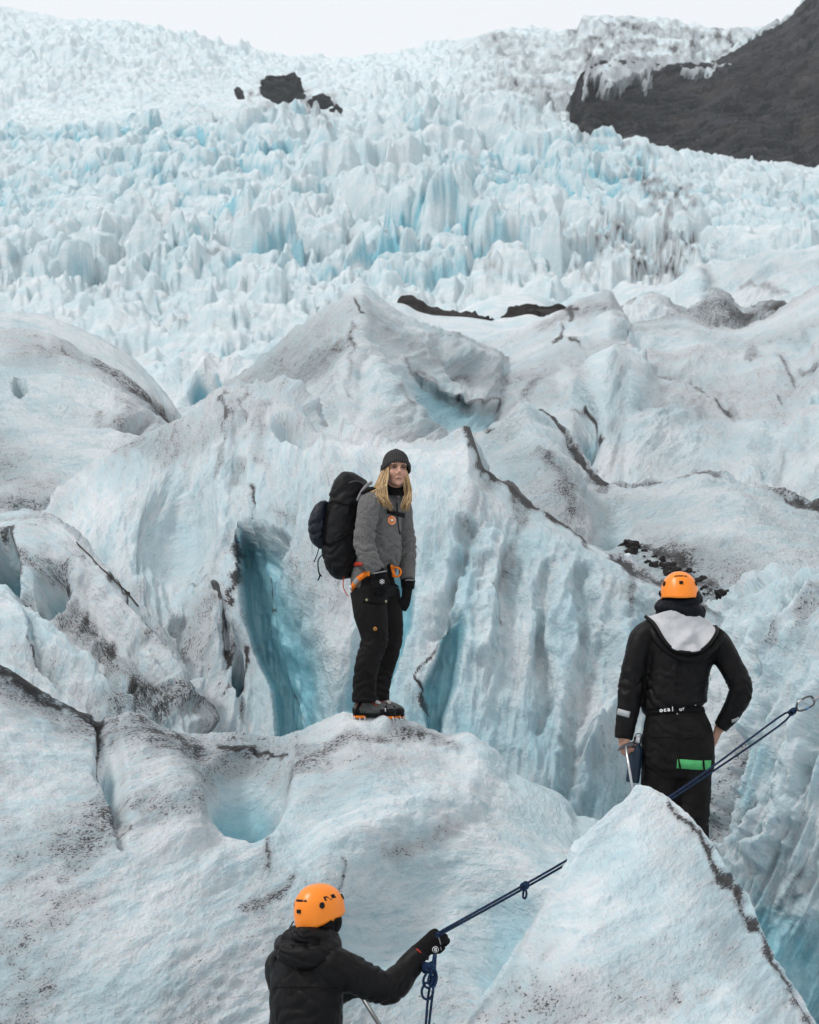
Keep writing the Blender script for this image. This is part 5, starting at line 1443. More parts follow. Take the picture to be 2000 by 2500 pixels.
def helmet(center, fwd, up, size, label, group, seed):
    """foam climbing helmet: shell with a flared rim, vents, ear discs and lamp clips"""
    M = frame(fwd, up)                                         # columns right, forward, up
    c = np.array(tuple(center), float)
    root = empty('climbing_helmet', Vector(c.tolist()))
    nu, nv = 56, 22
    a, b, h = 0.118 * size, 0.140 * size, 0.132 * size
    def pt(th, ph, off=0.0):
        # th round the head (0 = front), ph from the crown down
        cf, sn = math.cos(th), math.sin(th)
        k = math.sin(ph)
        x = sn * (a + off) * k ** 0.85; y = cf * (b + off) * k ** 0.85; z = math.cos(ph) * (h + off)
        back = max(0.0, -cf)
        if ph > 1.3:                                           # rim: lower at the back and over the ears
            z -= (ph - 1.3) * (0.020 + 0.05 * back * size) * size
        z -= 0.0
        return np.array([x, y, z])
    verts, faces = [], []
    for i in range(nv + 1):
        for j in range(nu):
            th = 2 * math.pi * j / nu
            cf = math.cos(th)
            ear = math.exp(-((abs(math.sin(th)) - 1) / 0.22) ** 2)
            phm = 1.62 + 0.36 * max(0, -cf) ** 0.7 + 0.16 * ear * (1 if cf > -0.2 else 0.3) - 0.04 * max(0, cf)
            ph = 0.02 + (phm - 0.02) * i / nv
            p = pt(th, ph)
            # soft ridge line round the shell
            p = p * (1 + 0.012 * math.exp(-((ph - 1.18) / 0.09) ** 2))
            if i == nv: p = p * np.array([1.03, 1.03, 1.0])
            verts.append(c + M @ p)
    for i in range(nv):
        for j in range(nu):
            q, r = i * nu + j, i * nu + (j + 1) % nu
            faces.append((q, q + nu, r + nu, r))
    faces.append(tuple(range(nu)))
    # inner wall, so the shell has thickness
    base = len(verts)
    for i in range(nv + 1):
        for j in range(nu):
            v = np.array(verts[i * nu + j]) - c
            verts.append(c + v * (0.93 if i < nv else 0.95))
    for i in range(nv):
        for j in range(nu):
            q, r = base + i * nu + j, base + i * nu + (j + 1) % nu
            faces.append((r, r + nu, q + nu, q))
    for j in range(nu):
        q, r = nv * nu + j, nv * nu + (j + 1) % nu
        faces.append((q, base + q, base + r, r))
    shell = Geo().add(verts, faces).build('shell', ORANGE, None)
    kids = [shell]
    def plate(name, th, ph, w, hgt, mat, outline=None, lift=0.002, thick=0.004):
        p0 = pt(th, ph); e = 0.02
        n = p0 / np.array([a * a, b * b, h * h]); n /= np.linalg.norm(n)
        tx = pt(th + e, ph) - pt(th - e, ph); tx /= np.linalg.norm(tx)
        ty = np.cross(n, tx)
        ol = outline or circle2(18)
        vs = []
        for lv in (-0.004, lift + thick):
            for (x, y) in ol:
                q = p0 * 1.004 + tx * (x * w) - ty * (y * hgt)
                # follow the shell
                q = q + n * (lv - ((x * w) ** 2 + (y * hgt) ** 2) / (2 * 0.115 * size))
                vs.append(c + M @ q)
        k = len(ol)
        fs = [tuple(range(k, 2 * k)), tuple(range(k - 1, -1, -1))] + [(i, (i + 1) % k, k + (i + 1) % k, k + i) for i in range(k)]
        o = Geo().add(vs, fs).build(name, mat, None, smooth_=False)
        kids.append(o)
    sq = [(-1, -1), (1, -1), (1, 1), (-1, 1)]
    for sgn in (1, -1):
        plate('ear_disc', sgn * 2.12, 1.32, 0.0135 * size, 0.0165 * size, RUBBER)
        plate('ear_disc', sgn * 0.75, 1.10, 0.012 * size, 0.015 * size, RUBBER)
        plate('vent', sgn * 1.84, 1.06, 0.020 * size, 0.013 * size, RUBBER, [(-1.2, -0.9), (1.0, -0.9), (1.1, 0.8), (0.2, 0.9)], 0.0, 0.002)
        plate('vent', sgn * 1.52, 1.00, 0.017 * size, 0.013 * size, RUBBER, [(-0.9, -0.8), (0.9, -0.8), (0.9, 0.7), (-0.5, 0.9)], 0.0, 0.002)
        plate('vent', math.pi + sgn * 0.27, 1.12, 0.013 * size, 0.0075 * size, RUBBER, [(-1, -0.9), (1, -0.6), (0.3 * sgn, 0.9), (-0.6, 0.7)], 0.0, 0.002)
    plate('vent', math.pi, 1.12, 0.020 * size, 0.0085 * size, RUBBER, [(-1, 0.8), (1, 0.8), (0.7, -0.8), (-0.7, -0.8)], 0.0, 0.002)
    plate('lamp_clip', math.pi, 1.45, 0.0115 * size, 0.0085 * size, RUBBER, [(-1, -1), (-0.8, -1.2), (0.8, -1.2), (1, -1), (1, 1), (-1, 1)], 0.002, 0.005)
    adopt(root, kids)
    tag(root, label, 'helmet', group)
    return root, shell

# ---------------------------------------------------------------- woman with backpack on the ridge
def build_woman():
    Y0 = 15.0
    J = lambda px, py, dy=0.0: V(px, py, Y0 + dy)
    F = Vector((0.85, -0.5, 0)).normalized(); R = Vector((-0.5, -0.85, 0)).normalized()
    root = empty('person', J(905, 1762))
    kids = []
    # joints
    hipR, hipL = J(899, 1452, -0.07), J(934, 1452, 0.08)
    kneeR, kneeL = J(914, 1562, -0.12), J(953, 1560, 0.07)
    ankR, ankL = J(889, 1712, -0.10), J(924, 1712, 0.10)
    shR, elR, wrR = J(904, 1232, -0.17), J(890, 1325, -0.25), J(924, 1400, -0.27)
    shL, elL, wrL = J(976, 1236, 0.15), J(994, 1335, 0.15), J(996, 1424, 0.06)
    hc = J(967, 1149, -0.03)
    M = frame((0.24, -0.97, -0.02), (0.02, 0, 1))
    H = lambda x, y, z: Vector((np.array(tuple(hc)) + M @ np.array([x, y, z])).tolist())

    # --- body: one skin from head to feet, thinner than the clothes
    g = Geo()
    g.ell(H(0, -0.015, 0.035), (0.074, 0.090, 0.085), M)
    g.ell(H(0, 0.026, -0.018), (0.058, 0.058, 0.082), M)
    g.ell(H(0, 0.040, -0.068), (0.045, 0.040, 0.034), M)
    g.ell(H(0, 0.066, -0.088), (0.021, 0.019, 0.017), M)
    for s in (-1, 1):
        g.ell(H(0.034 * s, 0.050, -0.022), (0.027, 0.026, 0.028), M)
        g.ell(H(0.012 * s, 0.088, -0.027), (0.008, 0.010, 0.007), M)
        g.ell(H(0.028 * s, 0.068, 0.034), (0.026, 0.016, 0.010), M)
    g.tube([H(0, 0.078, 0.022), H(0, 0.092, -0.004), H(0, 0.103, -0.022)], [0.009, 0.0085, 0.0115], n=10)
    g.ell(H(0, 0.078, -0.056), (0.022, 0.010, 0.012), M)
    g.tube([H(0, -0.01, -0.04), H(0, -0.02, -0.10), J(950, 1215, 0.0)], [0.055, 0.052, 0.058])
    g.tube([J(950, 1218), J(936, 1245), J(928, 1300), J(918, 1380), J(915, 1440)], [(0.06, 0.07), (0.085, 0.15), (0.095, 0.14), (0.09, 0.12), (0.10, 0.15)], side=F)
    for a, b, c_ in ((shR, elR, wrR), (shL, elL, wrL)):
        g.tube([a, b, c_], [0.045, 0.038, 0.027])
    for a, b, c_ in ((hipR, kneeR, ankR), (hipL, kneeL, ankL)):
        g.tube([a, a.lerp(b, 0.5) + Vector((0.0, 0, 0)), b, b.lerp(c_, 0.5), c_ + Vector((0, 0, 0.05))], [0.075, 0.065, 0.048, 0.038, 0.024], res=1)
    Mi = M.T; hcn = np.array(tuple(hc))
    def face(co, no):
        l = (co - hcn) @ M
        x, y, z = l[:, 0], l[:, 1], l[:, 2]
        head = (z > -0.12) & (y > 0)
        d = np.zeros(len(co))
        for s in (-1, 1):
            d -= 0.0085 * np.exp(-((x - 0.031 * s) / 0.017) ** 2 - ((z - 0.014) / 0.010) ** 2)        # eye sockets
            d += 0.003 * np.exp(-((x - 0.036 * s) / 0.016) ** 2 - ((z + 0.030) / 0.012) ** 2)         # cheek
            d -= 0.0032 * np.exp(-((np.abs(x) - 0.027 - 0.15 * (-0.04 - z)) / 0.004) ** 2 - ((z + 0.050) / 0.018) ** 2) * (x * s > 0)   # fold beside the mouth
        d -= 0.003 * np.exp(-(x / 0.02) ** 2 - ((z + 0.070) / 0.005) ** 2)
        d -= 0.0045 * np.exp(-(x / 0.021) ** 2 - ((z + 0.0585) / 0.0022) ** 2)                           # mouth line
        d += 0.0025 * np.exp(-(x / 0.018) ** 2 - ((z + 0.0535) / 0.0035) ** 2) + 0.003 * np.exp(-(x / 0.016) ** 2 - ((z + 0.064) / 0.004) ** 2)
        return co + no * (d * head)[:, None]
    def flush_shade(co):
        l = (co - hcn) @ M
        x, y, z = l[:, 0], l[:, 1], l[:, 2]
        r = 0.9 * np.exp(-(x / 0.021) ** 4 - ((z + 0.0585) / 0.0055) ** 2) * (y > 0.05)
        for s in (-1, 1):
            r = r + 0.45 * np.exp(-((x - 0.036 * s) / 0.016) ** 2 - ((z + 0.018) / 0.014) ** 2)
            r = r + 0.40 * np.exp(-((x - 0.031 * s) / 0.018) ** 2 - ((z - 0.018) / 0.010) ** 2)  # eye shadows, put into the skin colour
        r = r + 0.35 * np.exp(-(x / 0.012) ** 2 - ((z + 0.025) / 0.012) ** 2)
        return r * (z > -0.13)
    body = g.fuse('body', SKIN, None, voxel=0.0058, it=2, shape=face, attrs={'flush_shade': flush_shade})
    kids.append(body)
    for s in (-1, 1):
        e = Geo().ell(H(0.0305 * s, 0.0695, 0.0135), (0.0125, 0.010, 0.0062), M).build('eye', EYEW)
        i = Geo().ell(H(0.0305 * s - 0.001, 0.0775, 0.0140), (0.0068, 0.0035, 0.0060), M).build('iris', IRIS)
        lid = Geo().tube([H(0.0305 * s - 0.0150, 0.0735, 0.0125), H(0.0305 * s, 0.0815, 0.0195), H(0.0305 * s + 0.0150, 0.0735, 0.0140)], [(0.0018), (0.0030), (0.0018)], n=8).build('eyelid', BROW)
        b = Geo().tube([H(0.0125 * s, 0.086, 0.0245), H(0.030 * s, 0.084, 0.0315), H(0.048 * s, 0.070, 0.0275)], [(0.0016, 0.0028), (0.0018, 0.0032), (0.0012, 0.0016)], n=8).build('eyebrow', BROW)
        adopt(e, [i, lid]); kids += [e, b]

    kids.append(Geo().tube([H(-0.019, 0.0800, -0.0598), H(0, 0.0895, -0.0582), H(0.019, 0.0800, -0.0598)], [(0.0012), (0.0020), (0.0012)], n=8).build('mouth', BROW))
    # --- beanie with turned-up rib brim
    nu, verts, faces, rib = 132, [], [], []
    prof = [(0.0, 0.003), (0.06, 0.030), (0.14, 0.050), (0.28, 0.068), (0.45, 0.079), (0.60, 0.084), (0.68, 0.0855), (0.70, 0.0915), (0.74, 0.0945), (0.86, 0.0955), (0.97, 0.0945), (1.0, 0.090), (0.985, 0.083)]
    for (t, r) in prof:
        for j in range(nu):
            th = 2 * math.pi * j / nu
            cf, sn = math.cos(th), math.sin(th)
            zb = -0.012 + 0.060 * max(0, cf) ** 1.4 - 0.022 * max(0, -cf)
            z = 0.142 + (zb - 0.142) * t
            k = 0.5 + 0.5 * math.cos(44 * th)
            rr = r + (0.0022 * k if t > 0.1 else 0)
            p = H(sn * rr, cf * rr * 1.05 - 0.008 - 0.012 * (1 - t), z + 0.002 * math.sin(3 * th + 1) * (t < 0.7))
            verts.append(p); rib.append(k)
    n = len(prof)
    for i in range(n - 1):
        for j in range(nu):
            a, b = i * nu + j, i * nu + (j + 1) % nu
            faces.append((a, a + nu, b + nu, b))
    faces.append(tuple(range(nu)))
    be = Geo().add(verts, faces).build('beanie', BEANIE)
    at = be.data.attributes.new('rib', 'FLOAT', 'POINT'); at.data.foreach_set('value', np.array(rib, np.float32))
    kids.append(be)

    # --- fleece pullover
    g = Geo()
    g.tube([J(900, 1444), J(903, 1425), J(911, 1395), J(925, 1352), J(930, 1295), J(934, 1255), J(940, 1230), J(948, 1212), J(951, 1203)],
           [(0.095, 0.150), (0.105, 0.156), (0.112, 0.156), (0.136, 0.160), (0.122, 0.162), (0.110, 0.166), (0.096, 0.145), (0.075, 0.090), (0.066, 0.072)], side=F, n=28)
    g.tube([J(920, 1226, -0.06), shR, J(894, 1280, -0.225), elR, J(905, 1368, -0.275), wrR + Vector((0, 0, 0.012))], [0.085, 0.080, 0.067, 0.066, 0.060, 0.050], n=18)
    g.tube([J(958, 1230, 0.05), shL, J(986, 1285, 0.17), elL, J(994, 1385, 0.12), wrL + Vector((0, 0, 0.015))], [0.085, 0.080, 0.066, 0.062, 0.056, 0.047], n=18)
    fle = g.fuse('pullover', KNIT, None, voxel=0.0075, it=5,
                 shape=creases(0.006, 7, [(elR, (0.5, 0, 1), 0.13, 0.016, 0.055), (wrR + Vector((0, 0, 0.07)), (0.3, 0, 1), 0.09, 0.014, 0.036), (elL, (-0.4, 0, 1), 0.13, 0.013, 0.05), (J(958, 1345, -0.08), (0.5, 0, 1), 0.13, 0.015, 0.06), (J(915, 1245, -0.2), (1, 0, -0.6), 0.10, 0.010, 0.05)], 5))
    kids.append(fle)
    # collar, zip
    c = Geo().tube([H(0, -0.012, -0.145), H(0.0, -0.004, -0.118), H(0, 0.008, -0.098)], [(0.082, 0.088), (0.068, 0.074), (0.062, 0.066)], side=Vector(M[:, 0].tolist()), n=24).build('neck_warmer', BLACK2)
    kids.append(c)
    bf = bvh_of(fle)
    kids.append(strap(bf, [(968, 1228), (969, 1250), (970, 1275), (974, 1300)], 0.006, 0.004, 0.003).build('zip', BLACK2))
    kids.append(strap(bf, [(974, 1298), (975, 1306)], 0.008, 0.005, 0.004).build('zip_pull', BLACK2))

    # --- trousers
    g = Geo()
    g.ell(J(914, 1438, 0.0), (0.135, 0.165, 0.11), np.array([[F.x, R.x, 0], [F.y, R.y, 0], [0, 0, 1]]))
    g.tube([J(911, 1400), J(912, 1430), J(915, 1460)], [(0.118, 0.155), (0.130, 0.165), (0.13, 0.16)], side=F, n=20)
    g.tube([hipR + Vector((0, 0, 0.02)), J(904, 1500, -0.10), kneeR, J(896, 1620, -0.13), J(889, 1680, -0.11), J(889, 1712, -0.10)], [0.118, 0.108, 0.084, 0.076, 0.074, 0.083], n=18)
    g.tube([hipL + Vector((0, 0, 0.02)), J(946, 1500, 0.08), kneeL, J(940, 1620, 0.09), J(926, 1680, 0.10), J(923, 1712, 0.10)], [0.110, 0.098, 0.078, 0.070, 0.068, 0.074], n=18)
    tr = g.fuse('trousers', TROUSER, None, voxel=0.0075, it=5,
                shape=creases(0.005, 8, [(kneeR + Vector((0, 0, -0.03)), (0.5, 0, 1), 0.12, 0.012, 0.05), (J(892, 1665, -0.13), (-0.5, 0, 1), 0.13, 0.012, 0.055), (kneeL + Vector((0, 0, -0.03)), (-0.4, 0, 1), 0.10, 0.011, 0.05), (J(930, 1670, 0.06), (0.5, 0, 1), 0.12, 0.011, 0.055)], 9))
    kids.append(tr)
    bt = bvh_of(tr)
    kids.append(strap(bt, [(858, 1708), (880, 1711), (905, 1710), (926, 1707)], 0.030, 0.004, 0.001).build('hem', BLACK2))
    kids.append(strap(bt, [(886, 1466), (905, 1470), (935, 1474), (944, 1466)], 0.022, 0.004, 0.001).build('pocket_flap', BLACK2))
    for (x, y) in ((896, 1465), (941, 1468)):
        kids.append(patch(bt, x, y, circle2(12), 0.0085, 0.004, 0.004).build('stud', BRASS))
    lg = patch(bt, 916, 1535, circle2(18), 0.0125, 0.004, 0.003).build('round_patch', GOLD); kids.append(lg)
    lg2 = patch(bt, 916, 1535, [(-0.6, -0.3), (-0.1, -0.6), (0.5, -0.3), (0.6, 0.3), (0.1, 0.1), (-0.2, 0.5)], 0.0095, 0.0072, 0.001).build('patch_mark', plain('dark_tan', (0.14, 0.05, 0.02), 0.7)); adopt(lg, [lg2])

    # --- badge on the chest
    bd = patch(bf, 955, 1271, circle2(32), 0.030, 0.006, 0.004, face=0.35).build('badge', ORANGEW)
    mp = [(-0.62, 0.05), (-0.55, 0.35), (-0.25, 0.28), (-0.05, 0.48), (0.25, 0.42), (0.52, 0.32), (0.6, 0.05), (0.42, -0.15), (0.3, -0.38), (0.0, -0.2), (-0.15, -0.42), (-0.4, -0.3), (-0.35, -0.08)]
    b1 = patch(bf, 955, 1271, mp, 0.020, 0.0105, 0.001, face=0.35).build('badge_mark', WHITE)
    b2 = Geo()
    for k in range(26):
        an = 2 * math.pi * k / 26
        if 7 < k < 10 or 16 < k < 18: continue
        q = patch(bf, 955, 1271, [(0.78 * math.cos(an) + dx * 0.055, 0.78 * math.sin(an) + dy * 0.085) for dx, dy in ((-1, -1), (1, -1), (1, 1), (-1, 1))], 0.030, 0.0105, 0.001, face=0.35)
        b2.add(q.v, q.f)
    b2 = b2.build('badge_lettering', WHITE); adopt(bd, [b1, b2]); kids.append(bd)

    # --- gloves
    gr = hand_geo(wrR + Vector((0.0, -0.005, 0.0)), (0.06, -0.02, -1), (0.35, 0.9, 0.0), -1, 1.06, (0.55, 0.6, 0.65, 0.7), 0.5, 0.04, 1.35)
    gr.tube([wrR + Vector((0, 0, 0.02)), wrR + Vector((0.004, 0, -0.03))], [0.051, 0.046], n=16)
    glR = gr.fuse('glove', BLACK2, None, voxel=0.0045, it=3); kids.append(glR)
    gl = hand_geo(wrL + Vector((0, 0, -0.005)), (-0.12, -0.05, -1), (-0.75, 0.55, 0), 1, 1.05, (0.22, 0.28, 0.3, 0.35), 0.3, 0.10, 1.25)
    gl.tube([wrL + Vector((0, 0, 0.02)), wrL + Vector((0, 0, -0.035))], [0.048, 0.042], n=16)
    glL = gl.fuse('glove', BLACK2, None, voxel=0.0045, it=3); kids.append(glL)
    bg = bvh_of(glR); bgl = bvh_of(glL)
    fl = Geo()
    for k in range(6):
        an = math.pi / 6 + k * math.pi / 3
        cx, sx = math.cos(an), math.sin(an)
        ol = [(0, 0), (1, 0.09), (1, -0.09)]
        bar = [(0.05, -0.10), (1.0, -0.10), (1.0, 0.10), (0.05, 0.10)]
        for o_ in (bar, [(0.55, 0.0), (0.9, 0.38), (0.98, 0.28), (0.68, -0.02)], [(0.55, 0.0), (0.68, 0.02), (0.98, -0.28), (0.9, -0.38)]):
            q = patch(bg, 933, 1420, [(x * cx - y * sx, x * sx + y * cx) for x, y in o_], 0.0155, 0.004, 0.002, face=0.8); fl.add(q.v, q.f)
    fl = fl.build('snowflake_print', WHITE); adopt(glR, [fl])
    for bv, o, path in ((bg, glR, [(914, 1400), (927, 1397), (942, 1394)]), (bgl, glL, [(990, 1417), (1000, 1416), (1009, 1417)])):
        st = strap(bv, path, 0.006, 0.004, 0.004).build('cuff_stripe', GREYW); adopt(o, [st])

    # --- hair: locks over both shoulders
    rnd = random.Random(4)
    g = Geo(); sv = []
    def lock(p, r, col):
        n0 = len(g.v)
        g.tube(p, r, n=5, res=2)
        sv.extend([col] * (len(g.v) - n0))
    def wavy(p, amp):
        ph = rnd.uniform(0, 6.3); q = [p[0]]
        for a, b_ in zip(p[:-1], p[1:]):
            for f in (0.5, 1.0):
                c_ = a.lerp(b_, f); i = len(q)
                q.append(c_ + Vector((amp * math.sin(ph + i * 1.5), amp * 0.6 * math.cos(ph + i * 1.3), 0)))
        return q
    j = lambda a: rnd.uniform(-a, a)
    for k in range(300):
        t = rnd.random(); d = rnd.uniform(-0.03, 0.03)
        p = [J(937 + 12 * t, 1138 + j(3), -0.015 - 0.06 * t + d * 0.5), J(928 + 19 * t + j(2), 1162, -0.060 - 0.05 * t + d), J(917 + 26 * t + j(4), 1188 + j(3), -0.12 - 0.03 * t + d),
             J(921 + 24 * t + j(5), 1212 + j(5), -0.185 + d), J(931 + 24 * t + j(8), 1226 + 16 * t + j(9), -0.215 + d * 0.7)]
        if k < 40: p[3] = J(911 + j(8), 1206 + j(5), -0.20); p[4] = J(920 + j(10), 1222 + j(9), -0.235)
        lock(wavy(p, 0.0035), [0.0026] * 3 + [0.0030] * 2 + [0.0027] * 2 + [0.0020, 0.0006], rnd.random() * (0.75 if abs(d) < 0.015 else 1.0))
    for k in range(200):
        t = rnd.random(); d = rnd.uniform(-0.03, 0.025)
        p = [J(980 + 8 * t, 1138 + j(3), -0.03 + d * 0.5), J(987 + 10 * t + j(1), 1164, -0.04 + d), J(989 + 14 * t + j(3), 1196, -0.05 + d), J(986 + 15 * t + j(4), 1222 + j(4), -0.075 + d), J(981 + 14 * t + j(6), 1240 + j(10), -0.095 + d)]
        lock(wavy(p, 0.0035), [0.0026] * 3 + [0.0030] * 2 + [0.0027] * 2 + [0.0020, 0.0006], rnd.random())
    hair = g.build('hair', HAIR)
    at = hair.data.attributes.new('strand', 'FLOAT', 'POINT'); at.data.foreach_set('value', np.array(sv, np.float32))
    kids.append(hair)

    # --- boots
    boots = []
    for (hx, hy, tx, ty, dh, dt, ank) in ((864, 1750, 966, 1752, -0.06, -0.10, ankR), (906, 1749, 985, 1751, 0.12, 0.05, ankL)):
        heel, toe = J(hx, hy, dh), J(tx, ty, dt)
        ax = (toe - heel); L = ax.length; ax.normalize(); up = Vector((0, 0, 1)); sd = ax.cross(up).normalized()
        q = lambda t, z: heel + ax * (L * t) + up * z
        g = Geo()
        g.tube([q(0.02, 0.045), q(0.15, 0.055), q(0.40, 0.058), q(0.62, 0.052), q(0.82, 0.044), q(0.97, 0.036)], [(0.030, 0.034), (0.037, 0.046), (0.040, 0.050), (0.047, 0.045), (0.046, 0.036), (0.028, 0.026)], side=sd, n=18)
        g.tube([q(0.22, 0.04), q(0.24, 0.10), q(0.24, 0.155)], [(0.040, 0.052), (0.042, 0.052), (0.045, 0.055)], side=sd, n=16)
        bt_ = g.fuse('boot', BOOTGREY, None, voxel=0.005, it=4)
        s = Geo().tube([q(0.0, 0.012), q(0.12, 0.012), q(0.45, 0.014), q(0.70, 0.012), q(0.92, 0.014), q(1.0, 0.020)], [(0.030, 0.012), (0.040, 0.014), (0.040, 0.013), (0.050, 0.014), (0.046, 0.013), (0.026, 0.010)], side=sd, n=14).build('sole', RUBBER)
        rnd_ = Geo().tube([q(0.66, 0.036), q(0.82, 0.036), q(0.93, 0.034), q(1.0, 0.032)], [(0.051, 0.034), (0.050, 0.034), (0.043, 0.029), (0.024, 0.020)], side=sd, n=14).build('toe_rand', RUBBER)
        hl = Geo().tube([q(-0.02, 0.034), q(0.06, 0.036), q(0.16, 0.034)], [(0.024, 0.024), (0.038, 0.030), (0.041, 0.026)], side=sd, n=14).build('heel_rand', RUBBER)
        pn = Geo().tube([q(0.40, 0.100), q(0.54, 0.092), q(0.66, 0.078)], [(0.033, 0.014), (0.035, 0.016), (0.034, 0.013)], side=sd, n=12).build('tongue', BOOTPALE)
        lc = Geo()
        for t in (0.42, 0.50, 0.58, 0.65):
            lc.tube([q(t, 0.088 - (t - 0.42) * 0.06) - sd * 0.040, q(t + 0.02, 0.116 - (t - 0.42) * 0.13), q(t + 0.01, 0.088 - (t - 0.42) * 0.06) + sd * 0.040], [0.003], n=6)
        lc = lc.build('lace', RUBBER)
        bb = bvh_of(bt_)
        rd = Geo()
        rd.tube([q(0.28, 0.108) + sd * 0.045, q(0.42, 0.092) + sd * 0.046, q(0.60, 0.070) + sd * 0.047], [(0.004, 0.0025)], n=6)
        rd.tube([q(0.05, 0.11) + sd * 0.040, q(0.08, 0.08) + sd * 0.040, q(0.22, 0.062) + sd * 0.044], [(0.004, 0.0025)], n=6)
        rd = rd.build('red_trim', RED)
        adopt(bt_, [s, rnd_, hl, pn, lc, rd]); kids.append(bt_); boots.append((heel, ax, L, sd, up))
    adopt(root, kids)
    tag(root, 'woman in grey fleece and charcoal beanie standing on the icy ridge, looking at the camera', 'person')

    # --- crampons, strapped under the boots
    labels = ['orange and black crampon under the heel-side boot nearest the camera', 'orange and black crampon under the toe pointing furthest right']
    for (heel, ax, L, sd, up), lab in zip(boots, labels):
        q = lambda t, z, s=0.0: heel + ax * (L * t) + up * z + sd * s
        cr = empty('crampon', q(0.5, -0.03)); ck = []
        for (t0, t1) in ((0.02, 0.30), (0.62, 0.98)):
            g = Geo()
            for s in (-1, 1):
                g.tube([q(t0, 0.000, 0.034 * s), q((t0 + t1) / 2, -0.002, 0.042 * s), q(t1, 0.000, 0.034 * s)], [(0.003, 0.0085)], side=sd, n=8)
            g.tube([q(t0, -0.002, -0.036), q(t0, -0.002, 0.036)], [(0.007, 0.003)], n=8); g.tube([q(t1, -0.002, -0.036), q(t1, -0.002, 0.036)], [(0.007, 0.003)], n=8)
            ck.append(g.build('frame', ORANGEW))
            for t in np.linspace(t0 + 0.02, t1 - 0.02, 3):
                for s in (-1, 1):
                    ck.append(Geo().tube([q(t, 0.0, 0.040 * s), q(t + 0.02, -0.020, 0.042 * s), q(t + 0.035, -0.042, 0.043 * s)], [(0.0045, 0.007), (0.0035, 0.005), (0.0008, 0.001)], side=sd, n=8).build('point', STEEL))
        ck.append(Geo().tube([q(0.30, -0.001), q(0.62, -0.001)], [(0.012, 0.003)], side=sd, n=8).build('linking_bar', DARKSTEEL))
        ck.append(Geo().tube([q(0.98, 0.0), q(1.06, -0.012), q(1.10, -0.030)], [(0.012, 0.005), (0.009, 0.004), (0.002, 0.002)], side=sd, n=8).build('front_point', STEEL))
        g = Geo(); g2 = Geo()
        g.tube([q(0.04, 0.01, 0.040), q(0.16, 0.075, 0.046), q(0.26, 0.110, 0.040), q(0.34, 0.118, 0.0), q(0.26, 0.110, -0.040), q(0.16, 0.075, -0.046), q(0.04, 0.01, -0.040)], [(0.003, 0.009)], n=8)
        g2.tube([q(0.80, 0.00, 0.050), q(0.79, 0.055, 0.046), q(0.77, 0.084, 0.0), q(0.79, 0.055, -0.046), q(0.80, 0.00, -0.050)], [(0.003, 0.009)], n=8)
        ck.append(g.build('strap', BLACK2)); ck.append(g2.build('strap', BLACK2))
        ck.append(Geo().box(q(0.79, 0.045, 0.052), (0.004, 0.008, 0.012)).build('buckle', STEEL))
        adopt(cr, ck)
        tag(cr, lab, 'crampon', 'crampons on the boots of the woman')

    # --- harness
    bh = bvh_of(tr, fle)
    hr = empty('climbing_harness', J(905, 1430)); hk = []
    hk.append(strap(bh, [(845, 1384), (858, 1380), (872, 1378), (886, 1377)], 0.024, 0.007, 0.004).build('waist_belt', RED))
    hk.append(strap(bh, [(904, 1398), (888, 1405), (874, 1416), (866, 1428), (858, 1442), (852, 1455)], 0.034, 0.006, 0.006).build('leg_loop', ORANGEW))
    gs = strap(bh, [(876, 1415), (868, 1424)], 0.030, 0.003, 0.014).build('buckle_band', GREYW); hk.append(gs)
    lb = strap(bh, [(862, 1430), (854, 1446)], 0.022, 0.003, 0.014).build('label', WHITE)
    lt = text_geo('PETZL', bh, 857.5, 1438, 0.014, math.radians(62), lift=0.020, face=0.3, bold=0.03).build('label_text', NAVY); hk.append(lb)
    hk.append(strap(bh, [(842, 1408), (846, 1420)], 0.03, 0.004, 0.004).build('side_panel', GREYW))
    hk.append(Geo().tube([J(840, 1408, -0.1), J(838, 1430, -0.11), J(845, 1448, -0.12), J(851, 1456, -0.13)], [0.003], n=8).build('elastic_cord', RED))
    hk.append(Geo().tube([J(956, 1388, -0.11), J(966, 1385, -0.135), J(976, 1389, -0.14), J(979, 1397, -0.14), J(974, 1406, -0.14), J(964, 1408, -0.13), J(957, 1404, -0.11)], [0.0065], n=10).build('belay_loop', ORANGEW))
    hk.append(Geo().tube([J(956, 1380, -0.10), J(960, 1394, -0.125), J(965, 1410, -0.12)], [(0.010, 0.005)], n=8).build('tie_in_loop', ORANGEW))
    hk.append(Geo().tube([J(948, 1376, -0.09), J(951, 1395, -0.12), J(957, 1418, -0.11), J(962, 1428, -0.10)], [(0.012, 0.006)], n=8).build('tie_strap', BLACK2))
    hk.append(Geo().tube([J(955, 1425, -0.1), J(965, 1428, -0.11), J(974, 1434, -0.11)], [(0.013, 0.008), (0.011, 0.008), (0.006, 0.005)], n=8).build('buckle_tail', BLACK2))
    adopt(lb, [lt]); adopt(hr, hk)
    tag(hr, 'orange and red climbing harness round the hips of the woman in grey', 'harness')

    # --- backpack
    bp = empty('backpack', J(840, 1408, 0.05)); pk = []
    g = Geo()
    g.tube([J(846, 1412), J(843, 1395), J(836, 1355, 0.0), J(836, 1300, 0.0), J(848, 1240, 0.0), J(862, 1200, 0.0)], [(0.045, 0.07), (0.092, 0.125), (0.118, 0.150), (0.125, 0.158), (0.118, 0.155), (0.100, 0.145)], side=Vector((1, -0.5, 0)), n=24)
    g.tube([J(846, 1228), J(858, 1200, 0.0), J(870, 1178, 0.0), J(880, 1163, 0.0)], [(0.105, 0.150), (0.110, 0.150), (0.085, 0.135), (0.030, 0.060)], side=Vector((1, -0.5, 0.35)), n=22)
